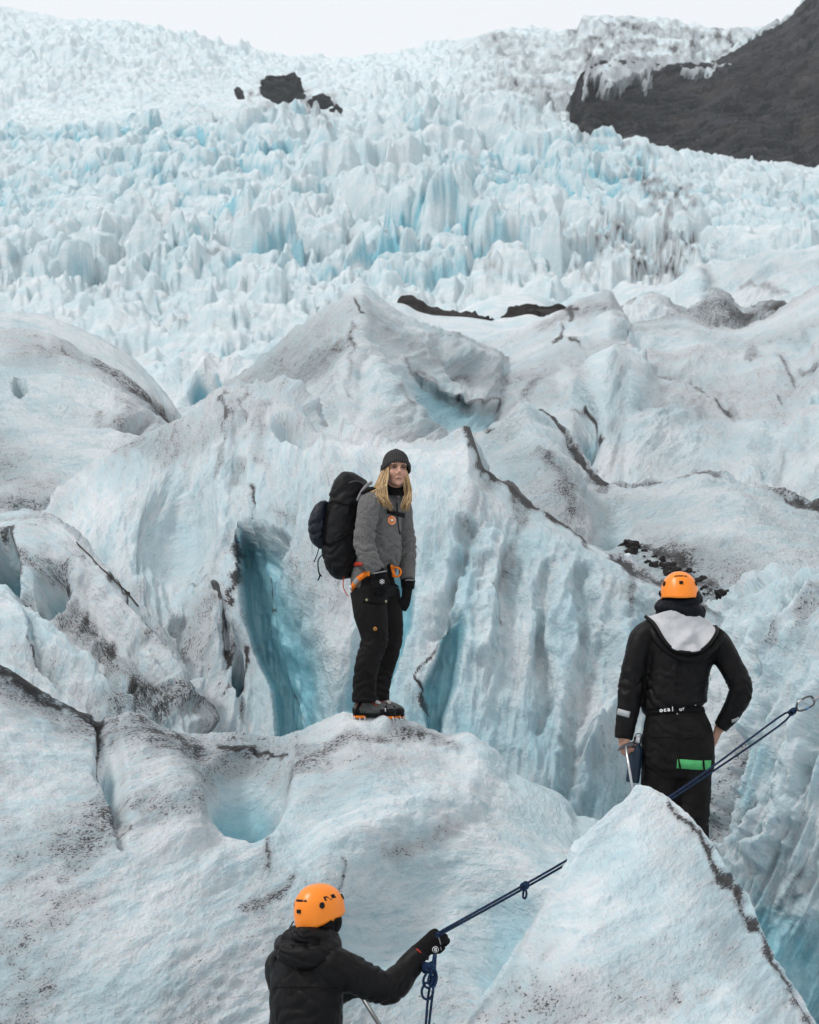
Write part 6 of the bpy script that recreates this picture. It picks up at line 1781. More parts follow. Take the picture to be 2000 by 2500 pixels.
    main = g.fuse('main_bag', PACKBLK, None, voxel=0.0085, it=5, shape=creases(0.010, 6.5, [(J(830, 1340, -0.1), (-0.6, 0, 1), 0.2, 0.012, 0.07), (J(850, 1230, -0.1), (-0.5, 0, 1), 0.12, 0.010, 0.06)], 21))
    pk.append(main)
    pocket = Geo().tube([J(793, 1335, -0.02), J(784, 1318, -0.02), J(779, 1284, -0.02), J(788, 1250, -0.02), J(803, 1232, -0.01)], [(0.030, 0.055), (0.058, 0.095), (0.065, 0.105), (0.056, 0.095), (0.026, 0.055)], side=Vector((1, -0.2, 0.2)), n=20).fuse('front_pocket', NAVY, None, voxel=0.008, it=4, shape=creases(0.008, 8, [(J(780, 1290, -0.1), (-0.7, 0, 1), 0.15, 0.010, 0.06)], 23))
    pk.append(pocket)
    bm_ = bvh_of(main, pocket)
    pk.append(strap(bm_, [(806, 1230), (812, 1222), (840, 1230), (866, 1240)], 0.012, 0.004, 0.003).build('lid_seam', BLACK2))
    pk.append(strap(bm_, [(800, 1330), (830, 1318), (852, 1302)], 0.014, 0.005, 0.004).build('compression_strap', BLACK2))
    pk.append(strap(bm_, [(802, 1248), (797, 1275), (793, 1305), (795, 1330)], 0.010, 0.004, 0.004).build('pocket_seam', BLACK2))
    pk.append(strap(bm_, [(852, 1180), (866, 1174), (880, 1178), (890, 1190)], 0.010, 0.004, 0.003).build('lid_zip', GREYW2))
    pk.append(Geo().tube([J(908, 1178, -0.09), J(895, 1186, -0.15), J(882, 1202, -0.185), J(872, 1222, -0.19)], [(0.004, 0.011), (0.004, 0.012), (0.004, 0.012), (0.004, 0.010)], n=8).build('load_strap', GREYW))
    bf2 = bvh_of(fle)
    pk.append(strap(bf2, [(884, 1208), (895, 1200), (908, 1196), (922, 1196), (930, 1204)], 0.055, 0.012, 0.004).build('shoulder_strap', BLACK2))
    pk.append(strap(bf2, [(944, 1248), (958, 1252), (972, 1256), (986, 1258)], 0.028, 0.006, 0.004).build('sternum_strap', BLACK2))
    pk.append(Geo().tube([J(779, 1330, -0.05), J(777, 1345, -0.05), J(772, 1360, -0.05), J(767, 1372, -0.05)], [(0.004, 0.003), (0.004, 0.003), (0.005, 0.003), (0.007, 0.004)], n=8).build('cord_end', BLACK2))
    pk.append(Geo().tube([J(786, 1355, -0.05), J(778, 1366, -0.05), J(777, 1385, -0.05), J(781, 1402, -0.05), J(787, 1408, -0.05)], [(0.010, 0.004), (0.012, 0.004), (0.010, 0.004), (0.012, 0.005), (0.004, 0.003)], n=8).build('hanging_strap', BLACK2))
    pk.append(Geo().tube([J(782, 1402, -0.05), J(779, 1412, -0.05), J(776, 1418, -0.05)], [(0.009, 0.005), (0.008, 0.005), (0.004, 0.003)], n=8).build('strap_buckle', BLACK2))
    adopt(bp, pk)
    tag(bp, 'large black backpack with navy front pocket worn by the woman in grey', 'backpack')


GREYW2 = plain('dark_grey_zip', (0.045, 0.045, 0.05), 0.6, 0.3)
build_woman()

# ---------------------------------------------------------------- man in black seen from behind, at the right
def build_right_man():
    Y0 = 14.0
    J = lambda px, py, dy=0.0: V(px, py, Y0 + dy)
    root = empty('person', J(1660, 2175)); kids = []
    Rv = Vector((1, 0.05, 0)).normalized()
    shL, elL, wrL = J(1578, 1556), J(1541, 1668, -0.03), J(1523, 1782, -0.06)
    shR, elR, wrR = J(1752, 1576), J(1808, 1684, -0.05), J(1754, 1782, 0.02)
    hipL, kneeL, ankL = J(1620, 1850), J(1606, 2000, -0.02), J(1602, 2150, 0.02)
    hipR, kneeR, ankR = J(1694, 1850), J(1690, 2005, -0.02), J(1688, 2150, 0.02)
    head = J(1660, 1450, 0.05)
    g = Geo()
    g.ell(head, (0.078, 0.098, 0.115)); g.ell(head + Vector((0, 0.05, -0.06)), (0.055, 0.055, 0.06)); g.ell(head + Vector((0, 0.105, -0.03)), (0.014, 0.018, 0.02))
    for s in (-1, 1): g.ell(head + Vector((0.08 * s, 0, -0.02)), (0.012, 0.02, 0.032))
    g.tube([head + Vector((0, -0.01, -0.05)), J(1660, 1505, 0.02), J(1662, 1530, 0.0)], [0.062, 0.062, 0.08])
    g.tube([J(1662, 1525), J(1662, 1570), J(1655, 1650), J(1652, 1730), J(1656, 1830)], [(0.10, 0.08), (0.17, 0.10), (0.16, 0.105), (0.14, 0.10), (0.16, 0.11)], side=Rv)
    for a, b, c in ((shL, elL, wrL), (shR, elR, wrR)): g.tube([a, b, c], [0.05, 0.042, 0.03])
    for a, b, c in ((hipL, kneeL, ankL), (hipR, kneeR, ankR)): g.tube([a, b, c], [0.085, 0.058, 0.045])
    # bare left hand closed on the axe head, bare right wrist going into the pocket
    hand_geo(wrL + Vector((-0.001, -0.004, -0.012)), (0.04, -0.08, -1), (0.85, 0.5, 0), -1, 1.14, (0.75, 0.9, 1.0, 1.05), 0.8, 0.03, 1.12, g)
    hand_geo(wrR, (-0.35, 0.25, -0.9), (-0.8, 0.5, 0), 1, 1.0, (0.2, 0.2, 0.25, 0.25), 0.2, 0.03, 1.1, g)
    body = g.fuse('body', SKIN_TAN, None, voxel=0.0064, it=2, attrs={'flush_shade': lambda co: 0.45 * smooth(0.25, 0.1, co[:, 2])}); kids.append(body)

    # jacket, blousing over the waist
    g = Geo()
    g.tube([J(1652, 1742), J(1648, 1720), J(1650, 1690), J(1655, 1640), J(1660, 1590), J(1664, 1555), J(1664, 1525), J(1660, 1500)],
           [(0.150, 0.125), (0.200, 0.160), (0.190, 0.155), (0.190, 0.150), (0.208, 0.145), (0.210, 0.125), (0.150, 0.105), (0.095, 0.095)], side=Rv, n=28)
    g.tube([J(1605, 1545), shL, J(1556, 1610, -0.02), elL, J(1534, 1725, -0.05), J(1522, 1804, -0.062)], [0.095, 0.092, 0.084, 0.078, 0.068, 0.054], n=18)
    g.tube([J(1722, 1560), shR, J(1786, 1630, -0.03), elR, J(1790, 1730, -0.03), J(1758, 1776, 0.0)], [0.095, 0.088, 0.076, 0.072, 0.062, 0.044], n=18)
    jk = g.fuse('jacket', BLACK, None, voxel=0.0085, it=5, shape=creases(0.008, 5.5, [(elL, (0.6, 0.2, 1), 0.12, 0.010, 0.075), (elR, (-0.3, 0.2, 1), 0.12, 0.011, 0.07), (J(1620, 1700, -0.15), (0.5, 0, 1), 0.2, 0.010, 0.07), (J(1700, 1640, -0.15), (-0.5, 0, 1), 0.2, 0.009, 0.08)], 31))
    kids.append(jk)
    bj = bvh_of(jk)
    # trousers
    g = Geo()
    g.tube([J(1650, 1725), J(1651, 1750), J(1656, 1800), J(1657, 1860), J(1657, 1900)], [(0.160, 0.125), (0.180, 0.140), (0.215, 0.160), (0.222, 0.160), (0.195, 0.13)], side=Rv, n=26)
    g.tube([hipL, J(1612, 1925), kneeL, J(1602, 2080), ankL], [0.118, 0.112, 0.092, 0.085, 0.088], n=18)
    g.tube([hipR, J(1692, 1925), kneeR, J(1690, 2080), ankR], [0.118, 0.112, 0.100, 0.098, 0.098], n=18)
    tr = g.fuse('trousers', TROUSER, None, voxel=0.0085, it=5, shape=creases(0.008, 5, [(kneeR, (0.4, 0, 1), 0.16, 0.012, 0.07), (J(1600, 1870, -0.1), (0.6, 0, 1), 0.14, 0.010, 0.06), (J(1640, 1790, -0.15), (0.5, 0, 1), 0.16, 0.009, 0.07)], 35))
    kids.append(tr)
    for a, tx in ((ankL, -0.02), (ankR, 0.02)):
        g = Geo(); g.tube([a + Vector((0, 0, 0.04)), a + Vector((0, 0, -0.03))], [0.06, 0.055]); g.tube([a + Vector((tx * 0, -0.06, -0.045)), a + Vector((tx, 0.06, -0.05)), a + Vector((tx, 0.20, -0.055))], [(0.038, 0.036), (0.046, 0.036), (0.035, 0.025)], side=(1, 0, 0))
        kids.append(g.fuse('boot', RUBBER, None, voxel=0.008, it=3))
    bt = bvh_of(tr, jk)
    kids.append(strap(bvh_of(tr), [(1654, 1760), (1656, 1800), (1657, 1850), (1655, 1900)], 0.005, 0.003, 0.001).build('seat_seam', BLACK))
    kids.append(strap(bvh_of(tr), [(1590, 1800), (1615, 1797), (1640, 1800)], 0.006, 0.003, 0.001).build('pocket_edge', BLACK))
    kids.append(strap(bvh_of(tr), [(1675, 1800), (1700, 1797), (1725, 1802)], 0.006, 0.003, 0.001).build('pocket_edge', BLACK))
    # belt line with the half-hidden lettering
    kids.append(strap(bt, [(1580, 1740), (1610, 1738), (1650, 1735), (1700, 1733), (1730, 1732)], 0.030, 0.004, 0.006).build('belt', BLACK2))
    be = bvh_of(kids[-1], tr, jk)
    letters = []
    for body_, x, y, h, r in (('o', 1615, 1735, 0.036, 0.06), ('c', 1624, 1734, 0.036, 0.06), ('a', 1633, 1733, 0.036, 0.06), ('l', 1642, 1731, 0.036, 0.0), ('.', 1653, 1738, 0.036, 0.0), ('u', 1661, 1731, 0.030, 0.16), ('r', 1668, 1729, 0.030, 0.16), ('`', 1698, 1727, 0.05, 0.2)):
        q = text_geo(body_, be, x, y, h, r, lift=0.012, face=0.7, bold=0.025); kids.append(q.build('letter', WHITE, None, smooth_=False))
    kids.append(strap(bj, [(1509, 1737), (1523, 1741), (1537, 1745)], 0.036, 0.003, 0.003).build('reflective_band', REFLECT))
    kids.append(strap(bj, [(1786, 1760), (1796, 1757), (1803, 1752)], 0.022, 0.003, 0.003).build('reflective_band', REFLECT))
    kids.append(strap(bj, [(1655, 1600), (1653, 1650), (1652, 1700)], 0.006, 0.002, 0.001).build('back_seam', BLACK2))
    # scarf and raised collar round the neck
    g = Geo()
    for k, (cy, rx, ry, r, ty) in enumerate(((1450, 0.098, 0.105, 0.026, 0.0), (1468, 0.112, 0.115, 0.028, 0.04), (1486, 0.124, 0.122, 0.030, -0.03), (1500, 0.120, 0.115, 0.026, 0.0))):
        c = J(1659 + k, cy, 0.035)
        ring = [c + Vector((rx * math.cos(a), ry * math.sin(a), 0.018 * math.sin(a) + ty * 0.4 * math.cos(a))) for a in np.linspace(0, 2 * math.pi, 17)]
        g.tube(ring, [r], n=10, res=2)
    g.tube([J(1660, 1440, 0.04), J(1660, 1505, 0.03)], [0.09, 0.115], n=18)
    sc = g.fuse('neck_scarf', NAVYSCARF, None, voxel=0.006, it=3, shape=creases(0.012, 10, [], 41)); kids.append(sc)
    # hood lying open on the back: pale lining, black rim
    rim = [(1576, 1504, -0.02), (1596, 1520, -0.09), (1612, 1546, -0.150), (1630, 1572, -0.185), (1652, 1588, -0.205), (1682, 1592, -0.215), (1708, 1588, -0.205), (1730, 1572, -0.185), (1745, 1552, -0.150), (1751, 1536, -0.09), (1748, 1528, -0.04)]
    top = [(1590, 1503, 0.00), (1606, 1498, -0.05), (1622, 1493, -0.085), (1638, 1490, -0.10), (1652, 1489, -0.105), (1668, 1490, -0.105), (1684, 1493, -0.10), (1700, 1499, -0.085), (1716, 1508, -0.06), (1732, 1518, -0.03), (1742, 1526, 0.0)]
    rw = P(*np.array(rim).T[:2], Y0 + np.array(rim)[:, 2]); tw = P(*np.array(top).T[:2], Y0 + np.array(top)[:, 2])
    q = np.linspace(0, 1, 64); t11 = np.linspace(0, 1, 11)
    A, Bm = pchip(t11, tw, q), pchip(t11, rw, q)
    ts = np.linspace(0, 1, 36)[:, None, None]
    S = A[None] * (1 - ts) + Bm[None] * ts
    ppx, ppy = proj(S)
    sag = np.sin(math.pi * ts[..., 0]) * np.sin(math.pi * q)[None]
    off = 0.030 * sag                                        # cloth sags towards the back
    d1, _ = poly_dist(ppx, ppy, [(1640, 1500), (1672, 1548), (1682, 1550)]); d2, _ = poly_dist(ppx, ppy, [(1684, 1550), (1700, 1590)]); d3, _ = poly_dist(ppx, ppy, [(1684, 1550), (1648, 1584)])
    off = off - 0.030 * np.clip(1 - d1 / 26, 0, 1) * ts[..., 0] - 0.034 * np.clip(1 - d2 / 20, 0, 1) - 0.026 * np.clip(1 - d3 / 18, 0, 1)
    off = off + 0.004 * fbm(ppx / 14, ppy / 14, None, 3, 77)
    S[..., 1] += off
    lin = grid_mesh('hood_lining', S, None, None, LINING)
    o = link_obj('hood_lining', lin); sm = o.modifiers.new('s', 'SOLIDIFY'); sm.thickness = 0.006; sm.offset = -1; kids.append(o)
    rp = [Vector(p.tolist()) for p in Bm[::3]]
    kids.append(Geo().tube([p + Vector((0, -0.004, -0.004)) for p in rp], [0.011], n=10, res=2).build('hood_rim', BLACK))
    g = Geo()
    g.tube([J(1585, 1520, 0.0), J(1600, 1550, -0.08), J(1630, 1585, -0.12), J(1682, 1606, -0.135), J(1730, 1588, -0.12), J(1760, 1552, -0.06)], [(0.035, 0.03)], n=12)
    g.tube([J(1738, 1532, -0.03), J(1758, 1546, -0.06), J(1770, 1562, -0.03)], [0.022, 0.028, 0.02], n=12)
    kids.append(g.fuse('hood_outer', BLACK, None, voxel=0.007, it=4, shape=creases(0.004, 9, [], 45)))
    adopt(root, kids)
    tag(root, 'man in black jacket with open silver-lined hood seen from behind beside the ice wall', 'person')

    helmet(J(1659, 1448, 0.02), (0.02, 0.93, -0.36), (0, 0.36, 0.93), 0.94, 'orange climbing helmet on the bowed head of the man with the silver-lined hood', 'orange climbing helmets', 1)
    # thigh strap of his harness
    hr = empty('climbing_harness', J(1690, 1866)); hk = []
    hk.append(strap(bt, [(1653, 1864), (1668, 1865), (1690, 1867), (1712, 1868), (1734, 1867)], 0.054, 0.003, 0.003).build('leg_loop', GREEN))
    hk.append(strap(bt, [(1656, 1852), (1661, 1878)], 0.010, 0.004, 0.007).build('keeper', BLACK2)); hk.append(strap(bt, [(1715, 1852), (1717, 1880)], 0.012, 0.004, 0.007).build('keeper', BLACK2))
    adopt(hr, hk); tag(hr, 'bright green harness leg loop round the thigh of the man in black', 'harness')

    # steel water bottle hanging at his hip
    bo = empty('water_bottle', J(1545, 1912, -0.13)); bk = []
    top_, bot = J(1556, 1814, -0.06), J(1544, 1911, -0.06)
    ax = (top_ - bot).normalized(); L = (top_ - bot).length
    q = lambda z: bot + ax * z
    bk.append(Geo().tube([q(0), q(0.006), q(0.03), q(L - 0.06), q(L - 0.03), q(L - 0.008), q(L)], [0.030, 0.0385, 0.040, 0.040, 0.034, 0.021, 0.020], n=28, res=3).build('flask', BLUEBOT))
    bk.append(Geo().tube([q(L - 0.002), q(L + 0.004), q(L + 0.034), q(L + 0.038)], [0.021, 0.0235, 0.0235, 0.019], n=24, res=2).build('cap', STEEL))
    bk.append(Geo().tube([q(L + 0.034) + Vector((-0.02, 0, 0)), q(L + 0.055) + Vector((-0.006, 0, 0)), q(L + 0.052) + Vector((0.014, 0, 0)), q(L + 0.034) + Vector((0.02, 0, 0))], [0.003], n=8).build('wire_loop', DARKSTEEL))
    adopt(bo, bk); tag(bo, 'dark blue metal water bottle with steel cap hanging beside the ice axe', 'bottle')
    # ice axe held by its head
    ia = empty('ice_axe', J(1548, 1960, -0.14)); ik = []
    a, b = J(1528, 1822, -0.15), J(1554, 1985, -0.19)
    ik.append(Geo().tube([a, b], [(0.0115, 0.009)], n=14, res=2).build('shaft', STEEL))
    ik.append(Geo().tube([b, b + (b - a).normalized() * 0.09], [(0.011, 0.009), (0.002, 0.002)], n=10, res=2).build('spike', DARKSTEEL))
    h0 = a + (a - b).normalized() * 0.002
    ik.append(Geo().tube([h0 + Vector((0.05, 0.02, 0.012)), h0, h0 + Vector((-0.035, -0.02, -0.014)), h0 + Vector((-0.05, -0.025, -0.03))], [(0.007, 0.017), (0.009, 0.014), (0.005, 0.009), (0.002, 0.003)], n=10).build('pick', DARKSTEEL))
    adopt(ia, ik); tag(ia, 'ice axe with silver shaft held low in the bare hand of the man in black', 'ice axe')


def build_front_man():
    Y0 = 11.5
    J = lambda px, py, dy=0.0: V(px, py, Y0 + dy)
    root = empty('person', J(760, 3060)); kids = []
    F = Vector((0.70, 0.71, 0)).normalized(); Rv = Vector((0.71, -0.70, 0)).normalized()
    shR, elR, wrR = J(818, 2362, -0.10), J(952, 2412, -0.02), J(1024, 2326, 0.05)
    shL, elL, wrL = J(692, 2362, 0.14), J(735, 2470, 0.34), J(846, 2420, 0.46)
    hipL, kneeL, ankL = J(715, 2640, 0.08), J(735, 2830, 0.16), J(735, 3030, 0.14)
    hipR, kneeR, ankR = J(770, 2640, -0.08), J(785, 2830, -0.04), J(775, 3050, -0.08)
    head = J(781, 2222, 0.02)
    M = frame(tuple(F), (0, 0, 1))
    H = lambda x, y, z: head + Vector((M @ np.array([x, y, z])).tolist())
    g = Geo()
    g.ell(H(0, -0.01, 0.02), (0.078, 0.098, 0.105), M); g.ell(H(0, 0.05, -0.055), (0.056, 0.055, 0.06), M); g.ell(H(0, 0.108, -0.02), (0.013, 0.018, 0.022), M)
    for s in (-1, 1): g.ell(H(0.08 * s, 0, -0.01), (0.012, 0.02, 0.032), M)
    g.tube([H(0, -0.01, -0.04), J(772, 2290), J(765, 2330)], [0.062, 0.062, 0.08])
    g.tube([J(765, 2325), J(755, 2370), J(745, 2450), J(742, 2550), J(742, 2620)], [(0.10, 0.08), (0.16, 0.10), (0.155, 0.105), (0.14, 0.10), (0.15, 0.11)], side=Rv)
    for a, b, c in ((shL, elL, wrL), (shR, elR, wrR)): g.tube([a, b, c], [0.05, 0.042, 0.03])
    for a, b, c in ((hipL, kneeL, ankL), (hipR, kneeR, ankR)): g.tube([a, b, c], [0.085, 0.058, 0.045])
    body = g.fuse('body', SKIN_TAN, None, voxel=0.011, it=3); kids.append(body)
    # balaclava
    g = Geo(); g.ell(H(0, -0.008, 0.0), (0.086, 0.104, 0.110), M); g.ell(H(0, 0.055, -0.055), (0.070, 0.068, 0.075), M); g.tube([H(0, -0.005, -0.03), J(776, 2275), J(770, 2310)], [0.075, 0.075, 0.09])
    kids.append(g.fuse('balaclava', BLACK2, None, voxel=0.006, it=4))
    g = Geo()
    g.tube([J(742, 2640), J(742, 2560), J(746, 2480), J(748, 2420), J(752, 2375), J(762, 2338), J(772, 2305)],
           [(0.215, 0.150), (0.210, 0.150), (0.200, 0.150), (0.205, 0.145), (0.195, 0.130), (0.130, 0.110), (0.085, 0.09)], side=Rv, n=28)
    g.tube([J(785, 2355, -0.06), shR, J(885, 2392, -0.08), elR, J(990, 2372, 0.03), J(1030, 2322, 0.05)], [0.098, 0.095, 0.084, 0.076, 0.064, 0.048], n=18)
    g.tube([J(712, 2352, 0.06), shL, J(705, 2420, 0.25), elL, wrL], [0.098, 0.090, 0.080, 0.07, 0.048], n=18)
    jk = g.fuse('jacket', BLACK, None, voxel=0.008, it=5, shape=creases(0.008, 6, [(elR, elR - shR, 0.13, 0.013, 0.055), (J(905, 2380, -0.1), (1, 0, -0.2), 0.10, 0.012, 0.05), (J(790, 2400, -0.15), (0.7, 0, 0.7), 0.15, 0.009, 0.07), (J(700, 2460, -0.1), (-0.5, 0, 1), 0.2, 0.008, 0.08)], 51))
    kids.append(jk)
    bj = bvh_of(jk)
    kids.append(strap(bj, [(656, 2412), (690, 2410), (740, 2409), (790, 2411), (826, 2414)], 0.008, 0.003, 0.001).build('yoke_seam', BLACK2))
    kids.append(strap(bj, [(655, 2402), (656, 2408)], 0.014, 0.002, 0.003).build('back_mark', GREYW))
    # folded hood
    g = Geo()
    g.tube([J(812, 2300, 0.02), J(800, 2325, -0.10), J(755, 2338, -0.14), J(705, 2325, -0.08), J(690, 2305, 0.06)], [(0.045, 0.055), (0.055, 0.055), (0.062, 0.060), (0.058, 0.055), (0.04, 0.05)], n=16)
    g.tube([J(806, 2278, 0.04), J(785, 2288, -0.09), J(745, 2286, -0.11), J(712, 2292, -0.02)], [(0.030, 0.040), (0.035, 0.04), (0.042, 0.045), (0.04, 0.04)], n=16)
    g.tube([J(735, 2268, 0.0), J(710, 2288, -0.03), J(682, 2318, 0.0)], [0.030, 0.040, 0.028], n=14)
    g.tube([J(776, 2270, 0.0), J(768, 2325, 0.0)], [0.10, 0.14], n=18)
    kids.append(g.fuse('hood', BLACK, None, voxel=0.007, it=4, shape=creases(0.007, 9, [(J(730, 2310, -0.1), (0.3, 0, 1), 0.15, 0.012, 0.045)], 55)))
    kids.append(Geo().tube([J(717, 2250, 0.03), J(706, 2268, -0.02), J(697, 2286, -0.03)], [(0.004, 0.003)], n=6).build('hood_cord', BLACK2))
    kids.append(Geo().tube([J(820, 2280, 0.0), J(819, 2290, -0.02), J(815, 2298, -0.03)], [0.007, 0.006, 0.004], n=8).build('hood_toggle', BLUECLIP))
    g = Geo()
    g.tube([J(742, 2600), J(742, 2660), J(742, 2700)], [(0.19, 0.145), (0.195, 0.150), (0.16, 0.13)], side=Rv, n=24)
    g.tube([hipL, kneeL, ankL], [0.115, 0.09, 0.085], n=16); g.tube([hipR, kneeR, ankR], [0.115, 0.09, 0.085], n=16)
    kids.append(g.fuse('trousers', TROUSER, None, voxel=0.010, it=5, shape=creases(0.006, 7, [], 57)))
    for a in (ankL, ankR):
        g = Geo(); g.tube([a + Vector((0, 0, 0.04)), a + Vector((0, 0, -0.03))], [0.06, 0.055]); g.tube([a - F * 0.06 + Vector((0, 0, -0.045)), a + F * 0.06 + Vector((0, 0, -0.05)), a + F * 0.2 + Vector((0, 0, -0.055))], [(0.038, 0.036), (0.046, 0.036), (0.035, 0.025)], side=Rv)
        kids.append(g.fuse('boot', RUBBER, None, voxel=0.009, it=3))
    # gloves: right one closed round the rope
    ropeP = J(1086, 2272, 0.06); rd = (J(1247, 2170, 0.42) - ropeP).normalized()
    g = hand_geo(wrR + Vector((0.012, 0.005, 0.012)), (J(1075, 2282, 0.05) - wrR).normalized(), (0.25, 0.95, -0.25), -1, 1.12, (0.85, 0.95, 1.0, 1.05), 0.75, 0.05, 1.35)
    g.tube([J(1022, 2330, 0.05), J(1036, 2314, 0.05)], [0.050, 0.044], n=16)
    glv = g.fuse('glove', BLACK2, None, voxel=0.0045, it=3); kids.append(glv)
    bg = bvh_of(glv)
    em = patch(bg, 1063, 2318, circle2(24), 0.0155, 0.003, 0.002, face=0.7).build('glove_emblem', WHITE)
    e1 = patch(bg, 1063, 2318, circle2(24), 0.0132, 0.0054, 0.001, face=0.7).build('emblem_ground', RUBBER)
    e2 = Geo()
    for ol in ([(-0.45, -0.6), (-0.2, -0.6), (-0.2, 0.55), (-0.45, 0.55)], [(-0.2, 0.3), (0.45, 0.3), (0.45, 0.55), (-0.2, 0.55)], [(-0.05, -0.6), (0.5, -0.6), (0.5, 0.1), (0.28, 0.1), (0.28, -0.36), (-0.05, -0.36)], [(-0.05, -0.12), (0.28, -0.12), (0.28, 0.08), (-0.05, 0.08)]):
        q = patch(bg, 1063, 2318, ol, 0.0145, 0.0066, 0.001, rot=-0.2, face=0.7); e2.add(q.v, q.f)
    e2 = e2.build('emblem_letter', WHITE); pp = strap(bg, [(1070, 2288), (1075, 2300), (1076, 2320)], 0.004, 0.003, 0.002).build('glove_piping', GREYW)
    adopt(em, [e1, e2]); adopt(glv, [pp]); kids.append(em)
    kids.append(strap(bj, [(1018, 2318), (1022, 2322), (1028, 2327)], 0.006, 0.003, 0.004).build('cuff_trim', RED))
    g = hand_geo(wrL, (J(890, 2405, 0.46) - wrL).normalized(), (0.2, 0.9, 0.2), -1, 1.1, (1.0, 1.05, 1.1, 1.1), 0.8, 0.03, 1.35)
    g.tube([J(840, 2424, 0.46), J(856, 2416, 0.46)], [0.05, 0.044], n=14)
    kids.append(g.fuse('glove', BLACK2, None, voxel=0.006, it=3))
    adopt(root, kids)
    tag(root, 'man in black hooded jacket in front, back turned, gripping the blue rope', 'person')
    helmet(J(780, 2221, 0.01), (0.70, 0.70, 0.06), (-0.05, -0.05, 1), 0.94, 'orange climbing helmet on the man holding the rope in the foreground', 'orange climbing helmets', 2)
    po = empty('trekking_pole', J(1010, 2640, 0.46)); pk = []
    a, b = J(868, 2405, 0.46), J(1080, 2760, 0.40)
    pk.append(Geo().tube([a, b], [0.0125, 0.011], n=14, res=2).build('shaft', ALU))
    pk.append(Geo().tube([a + (a - b).normalized() * 0.08, a, a + (b - a).normalized() * 0.05], [0.016, 0.017, 0.0165], n=14, res=2).build('grip', RUBBER))
    pk.append(Geo().tube([b, b + (b - a).normalized() * 0.05], [0.007, 0.002], n=8, res=2).build('tip', DARKSTEEL))
    adopt(po, pk); tag(po, 'grey metal pole slanting down below the arm of the man in front', 'pole')


SKIN_TAN = make_skin('weathered_skin', (0.42, 0.225, 0.155))
NAVYSCARF = plain('black_navy_scarf', (0.0042, 0.0048, 0.0075), 0.65, 0.12, var=0.5, scale=9, bump=0.004)
ALU = plain('grey_aluminium', (0.22, 0.225, 0.23), 0.4, 0.5, metal=0.8, var=0.08)
build_right_man()
build_front_man()


